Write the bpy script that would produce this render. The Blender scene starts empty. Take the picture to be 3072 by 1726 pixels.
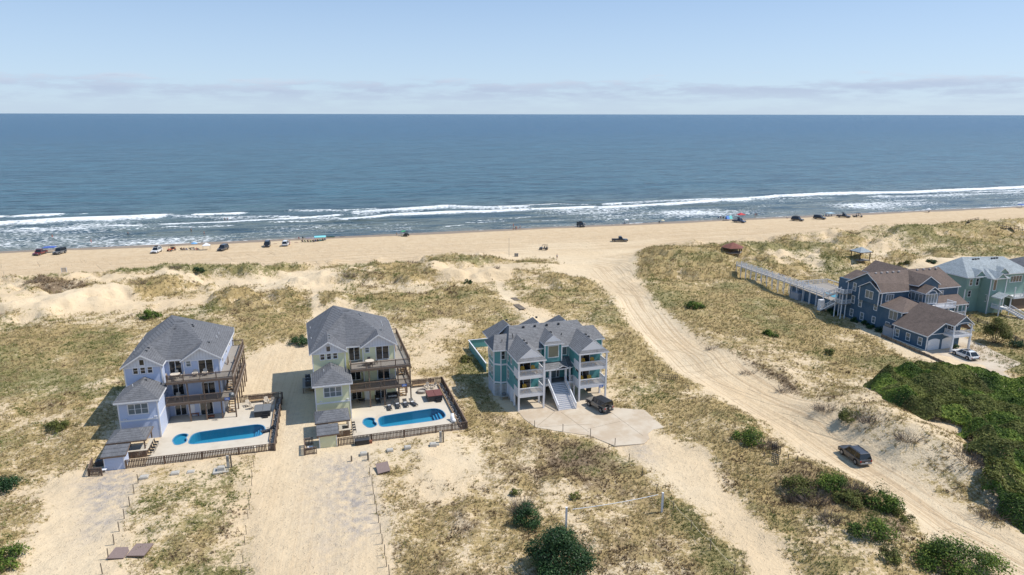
import bpy, math, random
import numpy as np
from mathutils import Vector, Matrix
from mathutils.geometry import tessellate_polygon
random.seed(7); RNG = np.random.default_rng(7)
sc = bpy.context.scene
C = sc.collection
PI = math.pi
# ---------------------------------------------------------------- camera, sky, sun, exposure
CAM_H = 48.0; PITCH = math.atan(521/2050); FOC = 2050.0; ROLL = math.radians(0.10)
cam_d = bpy.data.cameras.new('camera'); cam = bpy.data.objects.new('camera', cam_d); C.objects.link(cam)
cam_d.sensor_width = 36; cam_d.lens = 36*FOC/3072; cam_d.clip_start = 1; cam_d.clip_end = 200000
cam.matrix_world = (Matrix.Translation((0, 0, CAM_H)) @ Matrix.Rotation(PI/2-PITCH, 4, 'X') @ Matrix.Rotation(ROLL, 4, 'Z'))
sc.camera = cam
SUN = Vector((math.cos(math.radians(55)), 0.13*math.cos(math.radians(55)), math.sin(math.radians(55)))).normalized()
sun_d = bpy.data.lights.new('sun', 'SUN'); sun = bpy.data.objects.new('sun', sun_d); C.objects.link(sun)
sun_d.energy = 4.3; sun_d.angle = math.radians(0.5); sun_d.color = (1.0, 0.95, 0.87)
sun.rotation_euler = SUN.to_track_quat('Z', 'Y').to_euler(); sun.location = (0, 0, 100)
sc.view_settings.view_transform = 'Standard'; sc.view_settings.look = 'None'
sc.view_settings.exposure = 0.14; sc.view_settings.gamma = 1.0; sc.view_settings.use_curve_mapping = False
sc.cycles.max_bounces = 6; sc.cycles.caustics_reflective = False; sc.cycles.caustics_refractive = False
sc.cycles.transparent_max_bounces = 12

class NT:
    """small helper to write node trees"""
    def __init__(s, tree): s.t = tree; s.n = tree.nodes; s.l = tree.links
    def node(s, typ, ins=None, **kw):
        nd = s.n.new(typ)
        for k, v in kw.items(): setattr(nd, k, v)
        for k, v in (ins or {}).items():
            i = nd.inputs[k]
            if hasattr(v, 'links') or isinstance(v, bpy.types.NodeSocket): s.l.new(v, i)
            elif isinstance(v, (tuple, list)) and len(v) == 3 and i.type == 'RGBA': i.default_value = (*v, 1)
            else: i.default_value = v
        return nd
    def math(s, op, a, b=0.0, c=None, clamp=False):
        nd = s.n.new('ShaderNodeMath'); nd.operation = op; nd.use_clamp = clamp
        for k, v in enumerate((a, b, c)):
            if v is None: continue
            if isinstance(v, (int, float)): nd.inputs[k].default_value = v
            else: s.l.new(v, nd.inputs[k])
        return nd.outputs[0]
    def mix(s, f, a, b, typ='MIX'):
        nd = s.n.new('ShaderNodeMix'); nd.data_type = 'RGBA'; nd.blend_type = typ; nd.clamp_factor = True
        for k, v in ((0, f), (6, a), (7, b)):
            if isinstance(v, (int, float)): nd.inputs[k].default_value = v
            elif isinstance(v, (tuple, list)): nd.inputs[k].default_value = (*v[:3], 1)
            else: s.l.new(v, nd.inputs[k])
        return nd.outputs[2]
    def ss(s, x, a, b):
        nd = s.n.new('ShaderNodeMapRange'); nd.interpolation_type = 'SMOOTHSTEP'
        s.l.new(x, nd.inputs[0]); nd.inputs[1].default_value = a; nd.inputs[2].default_value = b
        return nd.outputs[0]
    def noise(s, vec, scale, detail=3, rough=0.55, sc3=None):
        if sc3:
            vec = s.node('ShaderNodeVectorMath', {0: vec, 1: sc3}, operation='MULTIPLY').outputs[0]
        nd = s.node('ShaderNodeTexNoise', {'Vector': vec, 'Scale': scale, 'Detail': detail, 'Roughness': rough})
        return nd.outputs[0]

world = bpy.data.worlds.new('World'); sc.world = world; world.use_nodes = True
w = NT(world.node_tree); w.n.clear()
sky = w.node('ShaderNodeTexSky', sky_type='NISHITA', sun_disc=False, sun_elevation=math.radians(55),
             sun_rotation=math.radians(82.6), altitude=40, air_density=0.65, dust_density=0.5, ozone_density=2.2)
tc = w.node('ShaderNodeTexCoord').outputs['Generated']
xyz = w.node('ShaderNodeSeparateXYZ', {0: tc})
el = xyz.outputs[2]
# low bank of cloud over the horizon, all the way round
cv = w.node('ShaderNodeVectorMath', {0: tc, 1: (7.0, 7.0, 46.0)}, operation='MULTIPLY').outputs[0]
n1 = w.noise(cv, 1.6, 8, 0.62)
n2 = w.noise(w.node('ShaderNodeVectorMath', {0: cv, 1: (3, 5, 1.8)}, operation='ADD').outputs[0], 0.55, 3, 0.5)
top = w.math('MULTIPLY_ADD', n2, 0.034, 0.028)      # ragged upper edge of the bank
d = w.math('SUBTRACT', top, el)
env = w.math('MULTIPLY_ADD', n1, 0.050, -0.026)
m = w.ss(w.math('ADD', d, env), -0.002, 0.010)
lowfade = w.ss(el, 0.008, 0.034)
dens = w.math('MULTIPLY', m, w.math('MULTIPLY_ADD', lowfade, 0.52, 0.20))
dens = w.math('MULTIPLY', dens, w.math('MULTIPLY_ADD', w.ss(n1, 0.38, 0.60), 0.85, 0.15))
edge = w.ss(w.math('ADD', d, env), 0.018, 0.002)
white = w.math('MULTIPLY', edge, w.ss(n1, 0.47, 0.62))
cloudc = w.mix(w.math('MULTIPLY', white, 0.7), (3.45, 4.05, 5.35), (5.3, 5.7, 6.5))
hz = w.mix(w.ss(el, 0.30, 0.0), w.mix(0.6, sky.outputs[0], (2.35, 4.25, 7.3)), (4.4, 5.6, 6.9))
skyc = w.mix(0.70, sky.outputs[0], hz)
col = w.mix(dens, skyc, cloudc)
bg = w.node('ShaderNodeBackground', {'Color': col, 'Strength': 0.122})
w.l.new(bg.outputs[0], w.node('ShaderNodeOutputWorld').inputs[0])

# ---------------------------------------------------------------- coordinates
def ray(px, py):
    u = (px-1536)/FOC; v = (py-863)/FOC
    c, s = math.cos(ROLL), math.sin(ROLL); u, v = u*c+v*s, -u*s+v*c
    cp, sp = math.cos(PITCH), math.sin(PITCH)
    return u, cp-sp*v, -sp-cp*v
def G(px, py, z=3.0):
    d = ray(px, py); t = (z-CAM_H)/d[2]
    return d[0]*t, d[1]*t
KD = 3072/2575.0
# coast: runs along U, land lies on the side of NI
CO = (-183.0, 240.0); CA = math.radians(15.8)
UX, UY = math.cos(CA), math.sin(CA)
def coast(x, y):
    dx, dy = x-CO[0], y-CO[1]
    return dx*UX+dy*UY, -(-dx*UY+dy*UX)      # along, inland distance

# ---------------------------------------------------------------- terrain raster
GX0, GX1, GY0, GY1, GS = -290.0, 420.0, 10.0, 440.0, 0.5
gx = np.arange(GX0, GX1, GS); gy = np.arange(GY0, GY1, GS)
XX, YY = np.meshgrid(gx, gy)
def blur(a, sig):
    r = int(sig*2.5/GS)+1; k = np.exp(-0.5*((np.arange(-r, r+1)*GS)/sig)**2); k /= k.sum()
    for ax in (0, 1):
        pad = [(0, 0), (0, 0)]; pad[ax] = (r, r); p = np.pad(a, pad, mode='edge'); o = np.zeros_like(a)
        n = a.shape[ax]
        for i, kk in enumerate(k): o += kk*(p[i:i+n] if ax == 0 else p[:, i:i+n])
        a = o
    return a
def vnoise(x, y, seed):
    r = np.random.default_rng(seed).random((256, 256))
    xi = np.floor(x).astype(int); yi = np.floor(y).astype(int); fx = x-xi; fy = y-yi
    fx = fx*fx*(3-2*fx); fy = fy*fy*(3-2*fy)
    a = r[yi % 256, xi % 256]; b = r[yi % 256, (xi+1) % 256]; c = r[(yi+1) % 256, xi % 256]; d = r[(yi+1) % 256, (xi+1) % 256]
    return (a*(1-fx)+b*fx)*(1-fy)+(c*(1-fx)+d*fx)*fy
def fbm(x, y, sc_, seed, oct=4):
    o = 0; amp = 0.5; t = 0
    for k in range(oct):
        o = o+amp*vnoise(x/sc_*2**k+17.3*k, y/sc_*2**k+9.1*k, seed+k); t += amp; amp *= 0.5
    return o/t
def pip(poly, x, y):
    """points in polygon"""
    ins = np.zeros(x.shape, bool); n = len(poly)
    for i in range(n):
        x1, y1 = poly[i]; x2, y2 = poly[(i+1) % n]
        if y1 == y2: continue
        c = ((y1 > y) != (y2 > y)) & (x < (x2-x1)*(y-y1)/(y2-y1)+x1)
        ins ^= c
    return ins
def wpoly(pts, z=3.0, k=KD): return [G(a*k, b*k, z) for a, b in pts]
def rast(pts, z=3.0, k=KD, world=False):
    P = pts if world else wpoly(pts, z, k)
    m = np.zeros(XX.shape)
    xs = [p[0] for p in P]; ys = [p[1] for p in P]
    i0, i1 = np.searchsorted(gx, [min(xs)-1, max(xs)+1]); j0, j1 = np.searchsorted(gy, [min(ys)-1, max(ys)+1])
    if i1 <= i0 or j1 <= j0: return m
    m[j0:j1, i0:i1] = pip(P, XX[j0:j1, i0:i1], YY[j0:j1, i0:i1])
    return m
def frame(o, deg):
    c, s = math.cos(math.radians(deg)), math.sin(math.radians(deg))
    return lambda x, y: (o[0]+x*c-y*s, o[1]+x*s+y*c)
# homes: origin (a front corner) and yaw of each house
H1O, H1A = (-50.18, 89.63), 15.0
H2O, H2A = (-24.38, 95.90), 17.0
H3O, H3A = (1.07, 98.64), 17.0
H4O, H4A = (81.27, 127.09), 16.0
H5O, H5A = (105.68, 154.34), 16.0
f1, f2, f3, f4, f5 = frame(H1O, H1A), frame(H2O, H2A), frame(H3O, H3A), frame(H4O, H4A), frame(H5O, H5A)

AL, SS = coast(XX, YY)
base = np.interp(SS, [-400, -40, 0, 6, 25, 60, 95, 125, 600], [-14, -1.8, 0.0, 0.35, 0.95, 1.5, 2.1, 3.0, 3.0])
ROADC = [(1180, 640), (1400, 640), (1520, 668), (1590, 740), (1660, 830), (1760, 925), (1900, 1010), (2010, 1080), (2110, 1150), (2230, 1225), (2370, 1320), (2520, 1400), (2760, 1530)]
ROAD = [(1480, 690), (1500, 640), (1590, 625), (1592, 700), (1640, 760), (1700, 815), (1800, 885), (1900, 930), (1980, 975), (2060, 1035), (2120, 1095),
        (2220, 1150), (2330, 1235), (2450, 1300), (2575, 1345), (2760, 1430), (2760, 1620), (2520, 1480), (2440, 1415), (2330, 1320), (2250, 1262), (2180, 1218), (2085, 1165), (2000, 1105),
        (1900, 1040), (1800, 985), (1700, 925), (1640, 870), (1590, 815), (1560, 765), (1530, 715)]
road = rast(ROAD)
roadb = blur(road, 1.0); roadw = blur(road, 4.0)
PATIO = [(-0.05, -0.1), (-0.4, -8.6), (15.95, -8.75), (15.95, 9.7), (7.7, 9.7), (7.7, 7.1), (0, 7.1)]
SLAB3 = [(-0.2, 0.1), (-0.05, -2.96), (0.76, -6.26), (3.29, -8.21), (7.23, -10.94), (9.36, -14.9), (13.7, -15.49), (15.1, -14.3), (15.61, -12.89), (17.0, -11.9), (18.88, -11.72), (18.98, -5.4), (14.42, -2.9), (15.6, 1.0), (15.3, 9.0), (0.3, 9.0)]
pads = np.zeros(XX.shape)
for ff, poly in ((f1, [(-6, -9.5), (16.5, -9), (16.5, 24), (-6, 24)]), (f2, [(-7, -10.5), (16.5, -9), (16.5, 24), (-7, 24)]),
                 (f3, [(-3, -3), (-1, -12), (20, -17), (20, 16), (8, 34), (-3, 33)]), (f4, [(-3, 1), (12, -22), (34, -10), (26, 33), (-1, 46)]), (f5, [(-2, -8), (22, -10), (26, 18), (-2, 14)])):
    pads = np.maximum(pads, rast([ff(*p) for p in poly], world=True))
padb = blur(pads, 2.5)
# sand drives and swept sand between the houses
DRIVE1 = [(345, 1175), (335, 1225), (300, 1320), (262, 1447), (230, 1560), (-40, 1560), (60, 1447), (120, 1360), (150, 1290), (140, 1230), (190, 1195), (250, 1190)]
DRIVE2 = [(640, 895), (700, 870), (775, 855), (790, 1000), (765, 1150), (850, 1135), (915, 1150), (938, 1250), (955, 1330), (985, 1447), (1000, 1560), (625, 1560), (632, 1447), (640, 1200), (700, 1110), (705, 1000), (610, 985)]
DRIVE3 = [(1620, 1100), (1680, 1105), (1740, 1130), (1800, 1180), (1830, 1250), (1920, 1340), (1990, 1447), (2080, 1560), (1900, 1560), (1880, 1400), (1780, 1290), (1700, 1215), (1630, 1160), (1590, 1125)]
dr = blur(np.maximum.reduce([rast(DRIVE1), rast(DRIVE2), rast(DRIVE3)]), 1.3)
dune_on = np.interp(SS, [52, 66, 100, 118, 145], [0, 1, 1, 0.4, 0.0])
ramp = blur(rast([(1500, 745), (1490, 700), (1280, 690), (1240, 600), (1700, 590), (1600, 640), (1600, 745)]), 5)
ridg = 1-np.abs(fbm(XX, YY, 7.5, 37, 3)-0.5)*4
n_big = fbm(AL*0.8, SS*1.5, 26, 11); n_med = fbm(XX, YY, 9, 31); n_sm = fbm(XX, YY, 3.2, 51)
hq = np.clip((n_big+0.45*(n_med-.5)-0.40)*7.0, 0, 1); hq = hq*hq*(3-2*hq)
hum = hq*2.0+np.clip(n_med-0.35, 0, 1)*1.6+np.clip(ridg, 0, 1)*0.8*hq-.1
HGT = base+dune_on*(1-ramp)*(hum-0.45)
und = (fbm(XX, YY, 15, 71)-0.5)*1.7+(n_sm-0.5)*0.75+np.clip(ridg, 0, 1)*0.35
inland = np.interp(SS, [55, 75, 600], [0, 1, 1])*(1-padb)*(1-roadb)*(1-dr*0.9)*(1-ramp)
HGT = HGT+inland*und
HGT = HGT*(1-padb)+3.0*padb
HGT = HGT-roadw*0.9*(1-padb)*np.interp(SS, [100, 140], [0.1, 1])
def mound(px, py, r, h, z=3.0, ax=1.0, d=True):
    global HGT
    x, y = G(px*KD, py*KD, z) if d else (px, py)
    q = ((XX-x)/(r*ax))**2+((YY-y)/r)**2
    HGT = HGT+h*np.exp(-q*1.2)
for a in ((1330, 672, 7, 1.9, 2.5, 1.8), (1345, 700, 6, 1.0, 2.6, 1.6), (880, 700, 5, 1.1, 2.5), (560, 662, 6, 0.9, 2.2, 2.2), (980, 668, 6, 1.0, 2.2, 2.6), (430, 690, 6, 1.2, 2.4, 2.0), (90, 715, 6, 1.3, 2.4, 2), (480, 640, 1, 0, 2),
          (1720, 660, 13, 2.1, 2.6, 1.7), (1640, 720, 7, 1.6, 3, 1), (1860, 640, 12, 1.6, 2.6, 1.8), (2150, 590, 14, 2.0, 2.4, 1.6), (2300, 600, 13, 2.4, 2.4, 1.5), (2450, 580, 13, 2.2, 2.4, 1.6), (2560, 575, 12, 2.4, 2.4, 1.5),
          (1800, 900, 6, 1.2), (2080, 1040, 6, 1.6), (2200, 1080, 6, 2.2), (2300, 1130, 6, 2.0), (2420, 1180, 7, 2.0), (2180, 1020, 6, 1.4), (2350, 1060, 10, 1.2), (2030, 1200, 5, 0.9), (2150, 1260, 5, 0.9), (1870, 1090, 4, 0.7), (2100, 1330, 8, 0.5)):
    mound(*a)
HSURF = HGT.copy()
POOL = [(3.84, -2.6), (3.9, -1.6), (4.25, -0.95), (5.0, -0.62), (11.9, -0.12), (12.9, -0.25), (13.55, -0.9), (13.85, -2.0), (13.85, -3.2), (13.45, -3.95), (12.6, -4.3), (11.5, -4.45), (5.0, -4.45), (4.15, -4.3), (3.86, -3.8)]
KID = [(1.55, -2.0), (1.75, -1.0), (2.3, -0.6), (2.95, -0.75), (3.3, -1.25), (3.15, -1.9), (3.15, -2.3), (3.45, -2.9), (3.3, -3.7), (2.6, -4.15), (2.1, -3.95), (1.85, -3.3), (1.6, -2.7)]
def grow(P, d):
    cx = sum(p[0] for p in P)/len(P); cy = sum(p[1] for p in P)/len(P)
    return [(x+d*(1 if x > cx else -1), y+d*(1 if y > cy else -1)) for x, y in P]
for ff, oy, ox in ((f1, 0.85, 0.25), (f2, 0, 0)):
    for P in (POOL, KID):
        HGT = HGT-2.6*rast([ff(x+ox, y+oy) for x, y in grow(P, 0.7)], world=True)
def samp(A, x, y):
    x = np.asarray(x, float); y = np.asarray(y, float)
    fx = np.clip((x-GX0)/GS, 0, len(gx)-1.001); fy = np.clip((y-GY0)/GS, 0, len(gy)-1.001)
    i = fx.astype(int); j = fy.astype(int); fx = fx-i; fy = fy-j
    return (A[j, i]*(1-fx)+A[j, i+1]*fx)*(1-fy)+(A[j+1, i]*(1-fx)+A[j+1, i+1]*fx)*fy
def gh(x, y): return float(samp(HSURF, x, y))
def W(px, py, dz=0.0):
    """the point on the ground seen at a pixel of the photograph"""
    z = 3.0
    for _ in range(12):
        x, y = G(px, py, z+dz); z = 0.5*z+0.5*gh(x, y)
    return x, y, gh(x, y)

# ---------------------------------------------------------------- vegetation masks: (polygon, cover, green, brown)
VEG = [
 ([(-60, 694), (150, 678), (260, 674), (300, 666), (380, 674), (470, 662), (560, 655), (790, 657), (800, 664), (720, 670), (700, 688), (640, 692), (560, 688), (500, 694), (420, 690), (340, 702), (240, 690), (100, 700), (-60, 706)], .8, .75, 0),
 ([(40, 712), (140, 698), (210, 716), (290, 722), (200, 748), (100, 742), (60, 730)], .7, .1, .8),
 ([(310, 722), (400, 702), (560, 696), (690, 702), (740, 718), (790, 724), (782, 800), (775, 860), (700, 868), (630, 890), (600, 900), (590, 800), (500, 790), (400, 778), (350, 745)], .8, .35, .3),
 ([(-80, 790), (100, 795), (200, 778), (300, 772), (400, 780), (560, 800), (600, 820), (600, 900), (480, 1000), (300, 990), (290, 1080), (240, 1180), (130, 1190), (90, 1270), (60, 1447), (40, 1560), (-300, 1560), (-200, 1000)], .56, .35, .2),
 ([(-60, 850), (180, 820), (330, 830), (320, 900), (200, 960), (-60, 980)], .8, .55, .05),
 ([(-80, 720), (30, 722), (60, 740), (120, 760), (-80, 790)], .55, .5, .2),
 ([(345, 1180), (480, 1175), (640, 1160), (640, 1447), (620, 1560), (240, 1560), (262, 1447), (300, 1320), (338, 1225)], .42, .55, .35),
 ([(420, 1330), (640, 1310), (640, 1560), (300, 1560), (380, 1400)], .56, .6, .3),
 ([(800, 662), (840, 652), (1000, 650), (1090, 648), (1270, 650), (1280, 658), (1180, 668), (1080, 672), (1060, 690), (960, 688), (880, 680), (810, 672)], .8, .6, .3),
 ([(880, 690), (960, 688), (1080, 690), (1120, 706), (1250, 704), (1270, 720), (1250, 745), (1290, 790), (1330, 810), (1240, 860), (1180, 900), (1190, 960), (1140, 960), (1030, 940), (1010, 850), (960, 800), (850, 760), (795, 790), (800, 724), (850, 700)], .78, .35, .28),
 ([(1265, 700), (1290, 682), (1360, 668), (1440, 690), (1500, 705), (1540, 745), (1600, 830), (1700, 935), (1790, 990), (1900, 1050), (1990, 1110), (1900, 1075), (1800, 1090), (1700, 1060), (1540, 1000), (1530, 900), (1500, 830), (1390, 790), (1330, 770), (1290, 745)], .74, .3, .3),
 ([(1285, 655), (1330, 638), (1400, 645), (1420, 660), (1380, 668), (1290, 668)], .75, .6, .1),
 ([(1180, 900), (1240, 870), (1240, 1030), (1310, 1040), (1180, 1050), (1150, 960)], .85, .75, .1),
 ([(1090, 1060), (1180, 1040), (1310, 1035), (1350, 1080), (1460, 1100), (1550, 1120), (1600, 1160), (1680, 1230), (1760, 1300), (1870, 1420), (1900, 1560), (1000, 1560), (985, 1447), (960, 1330), (1050, 1300), (1150, 1250), (1230, 1180), (1180, 1120)], .60, .22, .42),
 ([(1270, 1060), (1350, 1085), (1460, 1105), (1560, 1125), (1600, 1170), (1640, 1240), (1560, 1260), (1400, 1200), (1300, 1130)], .88, .35, .55),
 ([(960, 1130), (1180, 1080), (1230, 1180), (1150, 1250), (1050, 1300), (965, 1330), (940, 1250)], .38, .3, .4),
 ([(1640, 1220), (1700, 1250), (1830, 1380), (1900, 1470), (1990, 1560), (1880, 1560), (1780, 1420), (1690, 1310)], .9, .8, .05),
 ([(1700, 1060), (1800, 1080), (1900, 1080), (1990, 1120), (2080, 1180), (2180, 1240), (2260, 1290), (2330, 1350), (2420, 1430), (2520, 1560), (2100, 1560), (1990, 1447), (1900, 1330), (1830, 1240), (1790, 1160), (1700, 1110)], .62, .38, .32),
 ([(1800, 1150), (1900, 1150), (1930, 1210), (1990, 1290), (1940, 1330), (1860, 1240), (1800, 1190)], .9, .35, .55),
 ([(1595, 640), (1640, 615), (1740, 605), (1830, 618), (1860, 640), (1980, 660), (2120, 680), (2130, 720), (2000, 740), (2080, 800), (2200, 860), (2330, 930), (2200, 950), (2180, 980), (2060, 1020), (1980, 965), (1900, 925), (1800, 880), (1700, 810), (1640, 758), (1600, 700)], .8, .45, .15),
 ([(1690, 850), (1760, 840), (1900, 840), (2020, 900), (2180, 930), (2180, 990), (2060, 1030), (1900, 930), (1790, 880)], .45, .35, .3),
 ([(1830, 620), (1900, 600), (2000, 590), (2100, 585), (2200, 580), (2330, 580), (2440, 556), (2560, 552), (2800, 540), (2800, 760), (2575, 660), (2420, 650), (2300, 660), (2130, 720), (1980, 700), (1880, 650)], .74, .55, .25),
 ([(2440, 700), (2575, 700), (2800, 760), (2800, 960), (2575, 960), (2420, 870), (2400, 790)], .75, .6, .1),
 ([(2100, 780), (2250, 900), (2330, 920), (2430, 950), (2575, 1000), (2575, 1010), (2350, 960), (2230, 930), (2120, 870), (2000, 790)], .75, .5, .1),
 ([(1745, 842), (1800, 880), (1900, 922), (1990, 962), (2060, 1010), (2075, 1035), (2040, 1030), (1960, 985), (1880, 940), (1780, 895), (1720, 860)], .95, .1, .9),
 ([(2070, 1000), (2130, 1010), (2190, 1040), (2260, 1075), (2300, 1110), (2270, 1120), (2200, 1090), (2130, 1060), (2080, 1040)], .85, .15, .9),
 ([(2400, 1090), (2440, 1120), (2445, 1240), (2500, 1290), (2575, 1325), (2575, 1340), (2470, 1300), (2415, 1240)], .9, .2, .8),
 ([(1940, 1180), (2080, 1180), (2200, 1250), (2290, 1310), (2330, 1370), (2250, 1390), (2130, 1330), (2020, 1290), (1950, 1240)], .9, .3, .85),
 ([(1500, 1000), (1600, 1020), (1720, 1090), (1700, 1110), (1600, 1060), (1500, 1040)], .9, .4, .6),
 ([(2060, 1035), (2180, 985), (2300, 1070), (2400, 1100), (2440, 1200), (2480, 1290), (2380, 1260), (2200, 1140), (2120, 1090)], .34, .3, .5),
]
SANDY = [([(0, 700), (40, 704), (50, 735), (120, 750), (200, 750), (300, 735), (330, 712), (400, 703), (470, 700), (560, 698), (700, 706), (720, 722), (560, 694), (400, 700), (330, 718), (280, 745), (210, 768), (100, 782), (0, 775)], .8),
 ([(120, 700), (240, 695), (290, 720), (210, 712), (140, 708)], .7),
 ([(700, 690), (800, 665), (860, 690), (830, 712), (790, 724), (740, 712)], 1), ([(380, 745), (440, 738), (500, 742), (560, 740), (500, 770), (420, 768)], .8),
 ([(1000, 830), (1130, 800), (1210, 830), (1180, 850), (1090, 870), (1150, 890), (1130, 930), (1030, 940)], .75), ([(1100, 690), (1250, 668), (1290, 690), (1250, 705), (1120, 700)], .9),
 ([(1290, 690), (1390, 675), (1500, 690), (1510, 706), (1400, 690), (1330, 682)], .9), ([(2000, 640), (2060, 630), (2070, 690), (2010, 660)], .8), ([(1930, 640), (1990, 630), (2000, 680), (1950, 668)], .7),
 ([(2150, 622), (2260, 600), (2290, 616), (2200, 640)], .7), ([(1980, 596), (2090, 588), (2140, 604), (2060, 612)], .6), ([(1560, 745), (1600, 700), (1620, 760), (1740, 860), (1800, 895), (1740, 900), (1650, 850)], .5),
 ([(990, 1140), (1150, 1100), (1200, 1150), (1120, 1220), (1000, 1250)], .6), ([(1340, 1110), (1300, 1200), (1420, 1330), (1240, 1260), (1260, 1120)], .45)]
veg = np.zeros(XX.shape); grn = np.zeros(XX.shape); brn = np.zeros(XX.shape)
for P, c, g, b in VEG:
    m_ = blur(rast(P), 1.6)
    veg = veg*(1-m_)+c*m_; grn = grn*(1-m_)+g*m_; brn = brn*(1-m_)+b*m_
for P, c in SANDY:
    m_ = blur(rast(P), 1.2)*c; veg = veg*(1-m_)
pathm = np.zeros(XX.shape)
def path(pts, wd, z=3.0, strength=1.0):
    global pathm
    P = wpoly(pts, z); d = np.full(XX.shape, 1e9)
    for (ax, ay), (bx, by) in zip(P[:-1], P[1:]):
        L = (bx-ax)**2+(by-ay)**2; t = np.clip(((XX-ax)*(bx-ax)+(YY-ay)*(by-ay))/L, 0, 1)
        d = np.minimum(d, np.hypot(XX-ax-t*(bx-ax), YY-ay-t*(by-ay)))
    pathm = np.maximum(pathm, np.clip(1.6-d/wd, 0, 1)*strength)
path([(800, 700), (790, 745), (797, 785), (785, 850)], .9)
path([(1250, 705), (1268, 735), (1300, 765), (1335, 790)], .6)
path([(1340, 1100), (1330, 1180), (1420, 1290), (1500, 1380)], 1.0, 3, .4)
n_p = fbm(XX, YY, 5, 91); n_q = fbm(XX, YY, 1.6, 95)
inland_v = np.interp(SS, [58, 66, 90], [0, 1, 1])
duz = np.interp(SS, [60, 70, 104, 120], [0, 1, 1, 0])
veg = veg*(1-duz*(1-np.clip(0.48+0.9*hq, 0, 1)))
keep = (1-np.clip(roadb*1.4, 0, 1))*(1-np.clip(dr*1.3, 0, 1))*(1-pathm)*inland_v
veg = np.clip(veg*1.14+(n_p-0.5)*1.0*(veg > 0.05)+(n_q-0.5)*0.55*(veg > 0.1), 0, 1)*keep
grn = np.clip(grn+(fbm(XX, YY, 12, 97)-0.5)*1.1, 0, 1); brn = np.clip(brn+(fbm(XX, YY, 8, 99)-0.5)*0.9, 0, 1)
hard = np.zeros(XX.shape)
for ff, P in ((f1, PATIO), (f2, PATIO), (f3, SLAB3)): hard = np.maximum(hard, rast([ff(*p) for p in P], world=True))
for ff, P in ((f1, [(-5, 0), (0, 0), (7.7, 6), (7.7, 21.5), (-5, 21.5)]), (f2, [(-5, 0), (0, 0), (7.7, 6), (7.7, 21.5), (-5, 21.5)]), (f3, [(-2, 0), (15, 0), (17, 15), (-2, 15)]), (f4, [(0, 0), (12, 0), (21, 14), (21, 24), (2, 24)]), (f5, [(0, 0), (20, -3), (20, 9), (0, 9)])):
    hard = np.maximum(hard, rast([ff(*p) for p in P], world=True))
veg = veg*(1-hard)
gravel = 1.35*blur(np.maximum.reduce([rast([(770, 1160), (850, 1150), (870, 1300), (860, 1447), (800, 1447), (770, 1300)])*0.4, rast([(350, 1180), (300, 1170), (200, 1200), (230, 1300), (200, 1390), (290, 1320), (330, 1230)]), rast([(830, 1150), (915, 1150), (935, 1240), (950, 1330), (880, 1380), (860, 1250)]),
        rast([(700, 1000), (760, 1010), (775, 1150), (720, 1100)])*0.35, rast([(1585, 1120), (1630, 1110), (1640, 1150), (1620, 1180)]), rast([(2480, 950), (2560, 985), (2700, 1040), (2560, 1000)])]), 1.5)
# distance and run along the nearest track, for tyre marks
tdist = np.full(XX.shape, 999.0); talong = np.zeros(XX.shape); acc = 0.0
RC = wpoly(ROADC)
for (ax, ay), (bx, by) in zip(RC[:-1], RC[1:]):
    L = math.hypot(bx-ax, by-ay); t = ((XX-ax)*(bx-ax)+(YY-ay)*(by-ay))/L**2; tcl = np.clip(t, 0, 1)
    dd = np.hypot(XX-ax-tcl*(bx-ax), YY-ay-tcl*(by-ay)); sg = np.sign((XX-ax)*(by-ay)-(YY-ay)*(bx-ax))
    k = dd < np.abs(tdist); tdist = np.where(k, dd*sg, tdist); talong = np.where(k, acc+tcl*L, talong); acc += L
beachlane = np.interp(SS, [8, 20, 38, 60, 66], [0.15, 0.45, 1, 1, 0])
isroad = roadb > 0.15
track = np.maximum(roadb, beachlane*(~isroad)*(SS < 66))
track = np.maximum(track, blur(rast(DRIVE2), 1)*0.30*(~isroad))
d2 = rast(DRIVE2) > .5
acr = np.where(isroad, tdist, np.where(d2, XX*0.97+YY*0.2, SS)); alo = np.where(isroad, talong, np.where(d2, YY, AL))
# ---------------------------------------------------------------- materials
MATS = {}
def mat(name, col, rough=0.7, noise=0.12, nscale=3.0, bump=0.0, bscale=12, metal=0.0, spec=0.5, extra=None, objrand=0.0):
    if name in MATS: return MATS[name]
    m = bpy.data.materials.new(name); m.use_nodes = True; t = NT(m.node_tree); b = t.n['Principled BSDF']
    co = t.node('ShaderNodeTexCoord').outputs['Object']
    n = t.noise(co, nscale, 5, 0.6)
    f = t.math('MULTIPLY_ADD', n, 2*noise, 1-noise)
    if objrand:
        oi = t.node('ShaderNodeObjectInfo').outputs['Random']
        f = t.math('MULTIPLY', f, t.math('MULTIPLY_ADD', oi, 2*objrand, 1-objrand))
    c = t.mix(1.0, (*col, 1), t.node('ShaderNodeCombineColor', {0: f, 1: f, 2: f}).outputs[0], 'MULTIPLY')
    b.inputs['Roughness'].default_value = rough; b.inputs['Metallic'].default_value = metal
    b.inputs['Specular IOR Level'].default_value = spec
    if extra: c = extra(t, co, c, b)
    t.l.new(c, b.inputs['Base Color'])
    if bump and not b.inputs['Normal'].links:
        bn = t.node('ShaderNodeBump', {'Height': t.noise(co, bscale, 4), 'Strength': bump, 'Distance': 0.02})
        t.l.new(bn.outputs[0], b.inputs['Normal'])
    MATS[name] = m
    return m
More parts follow.
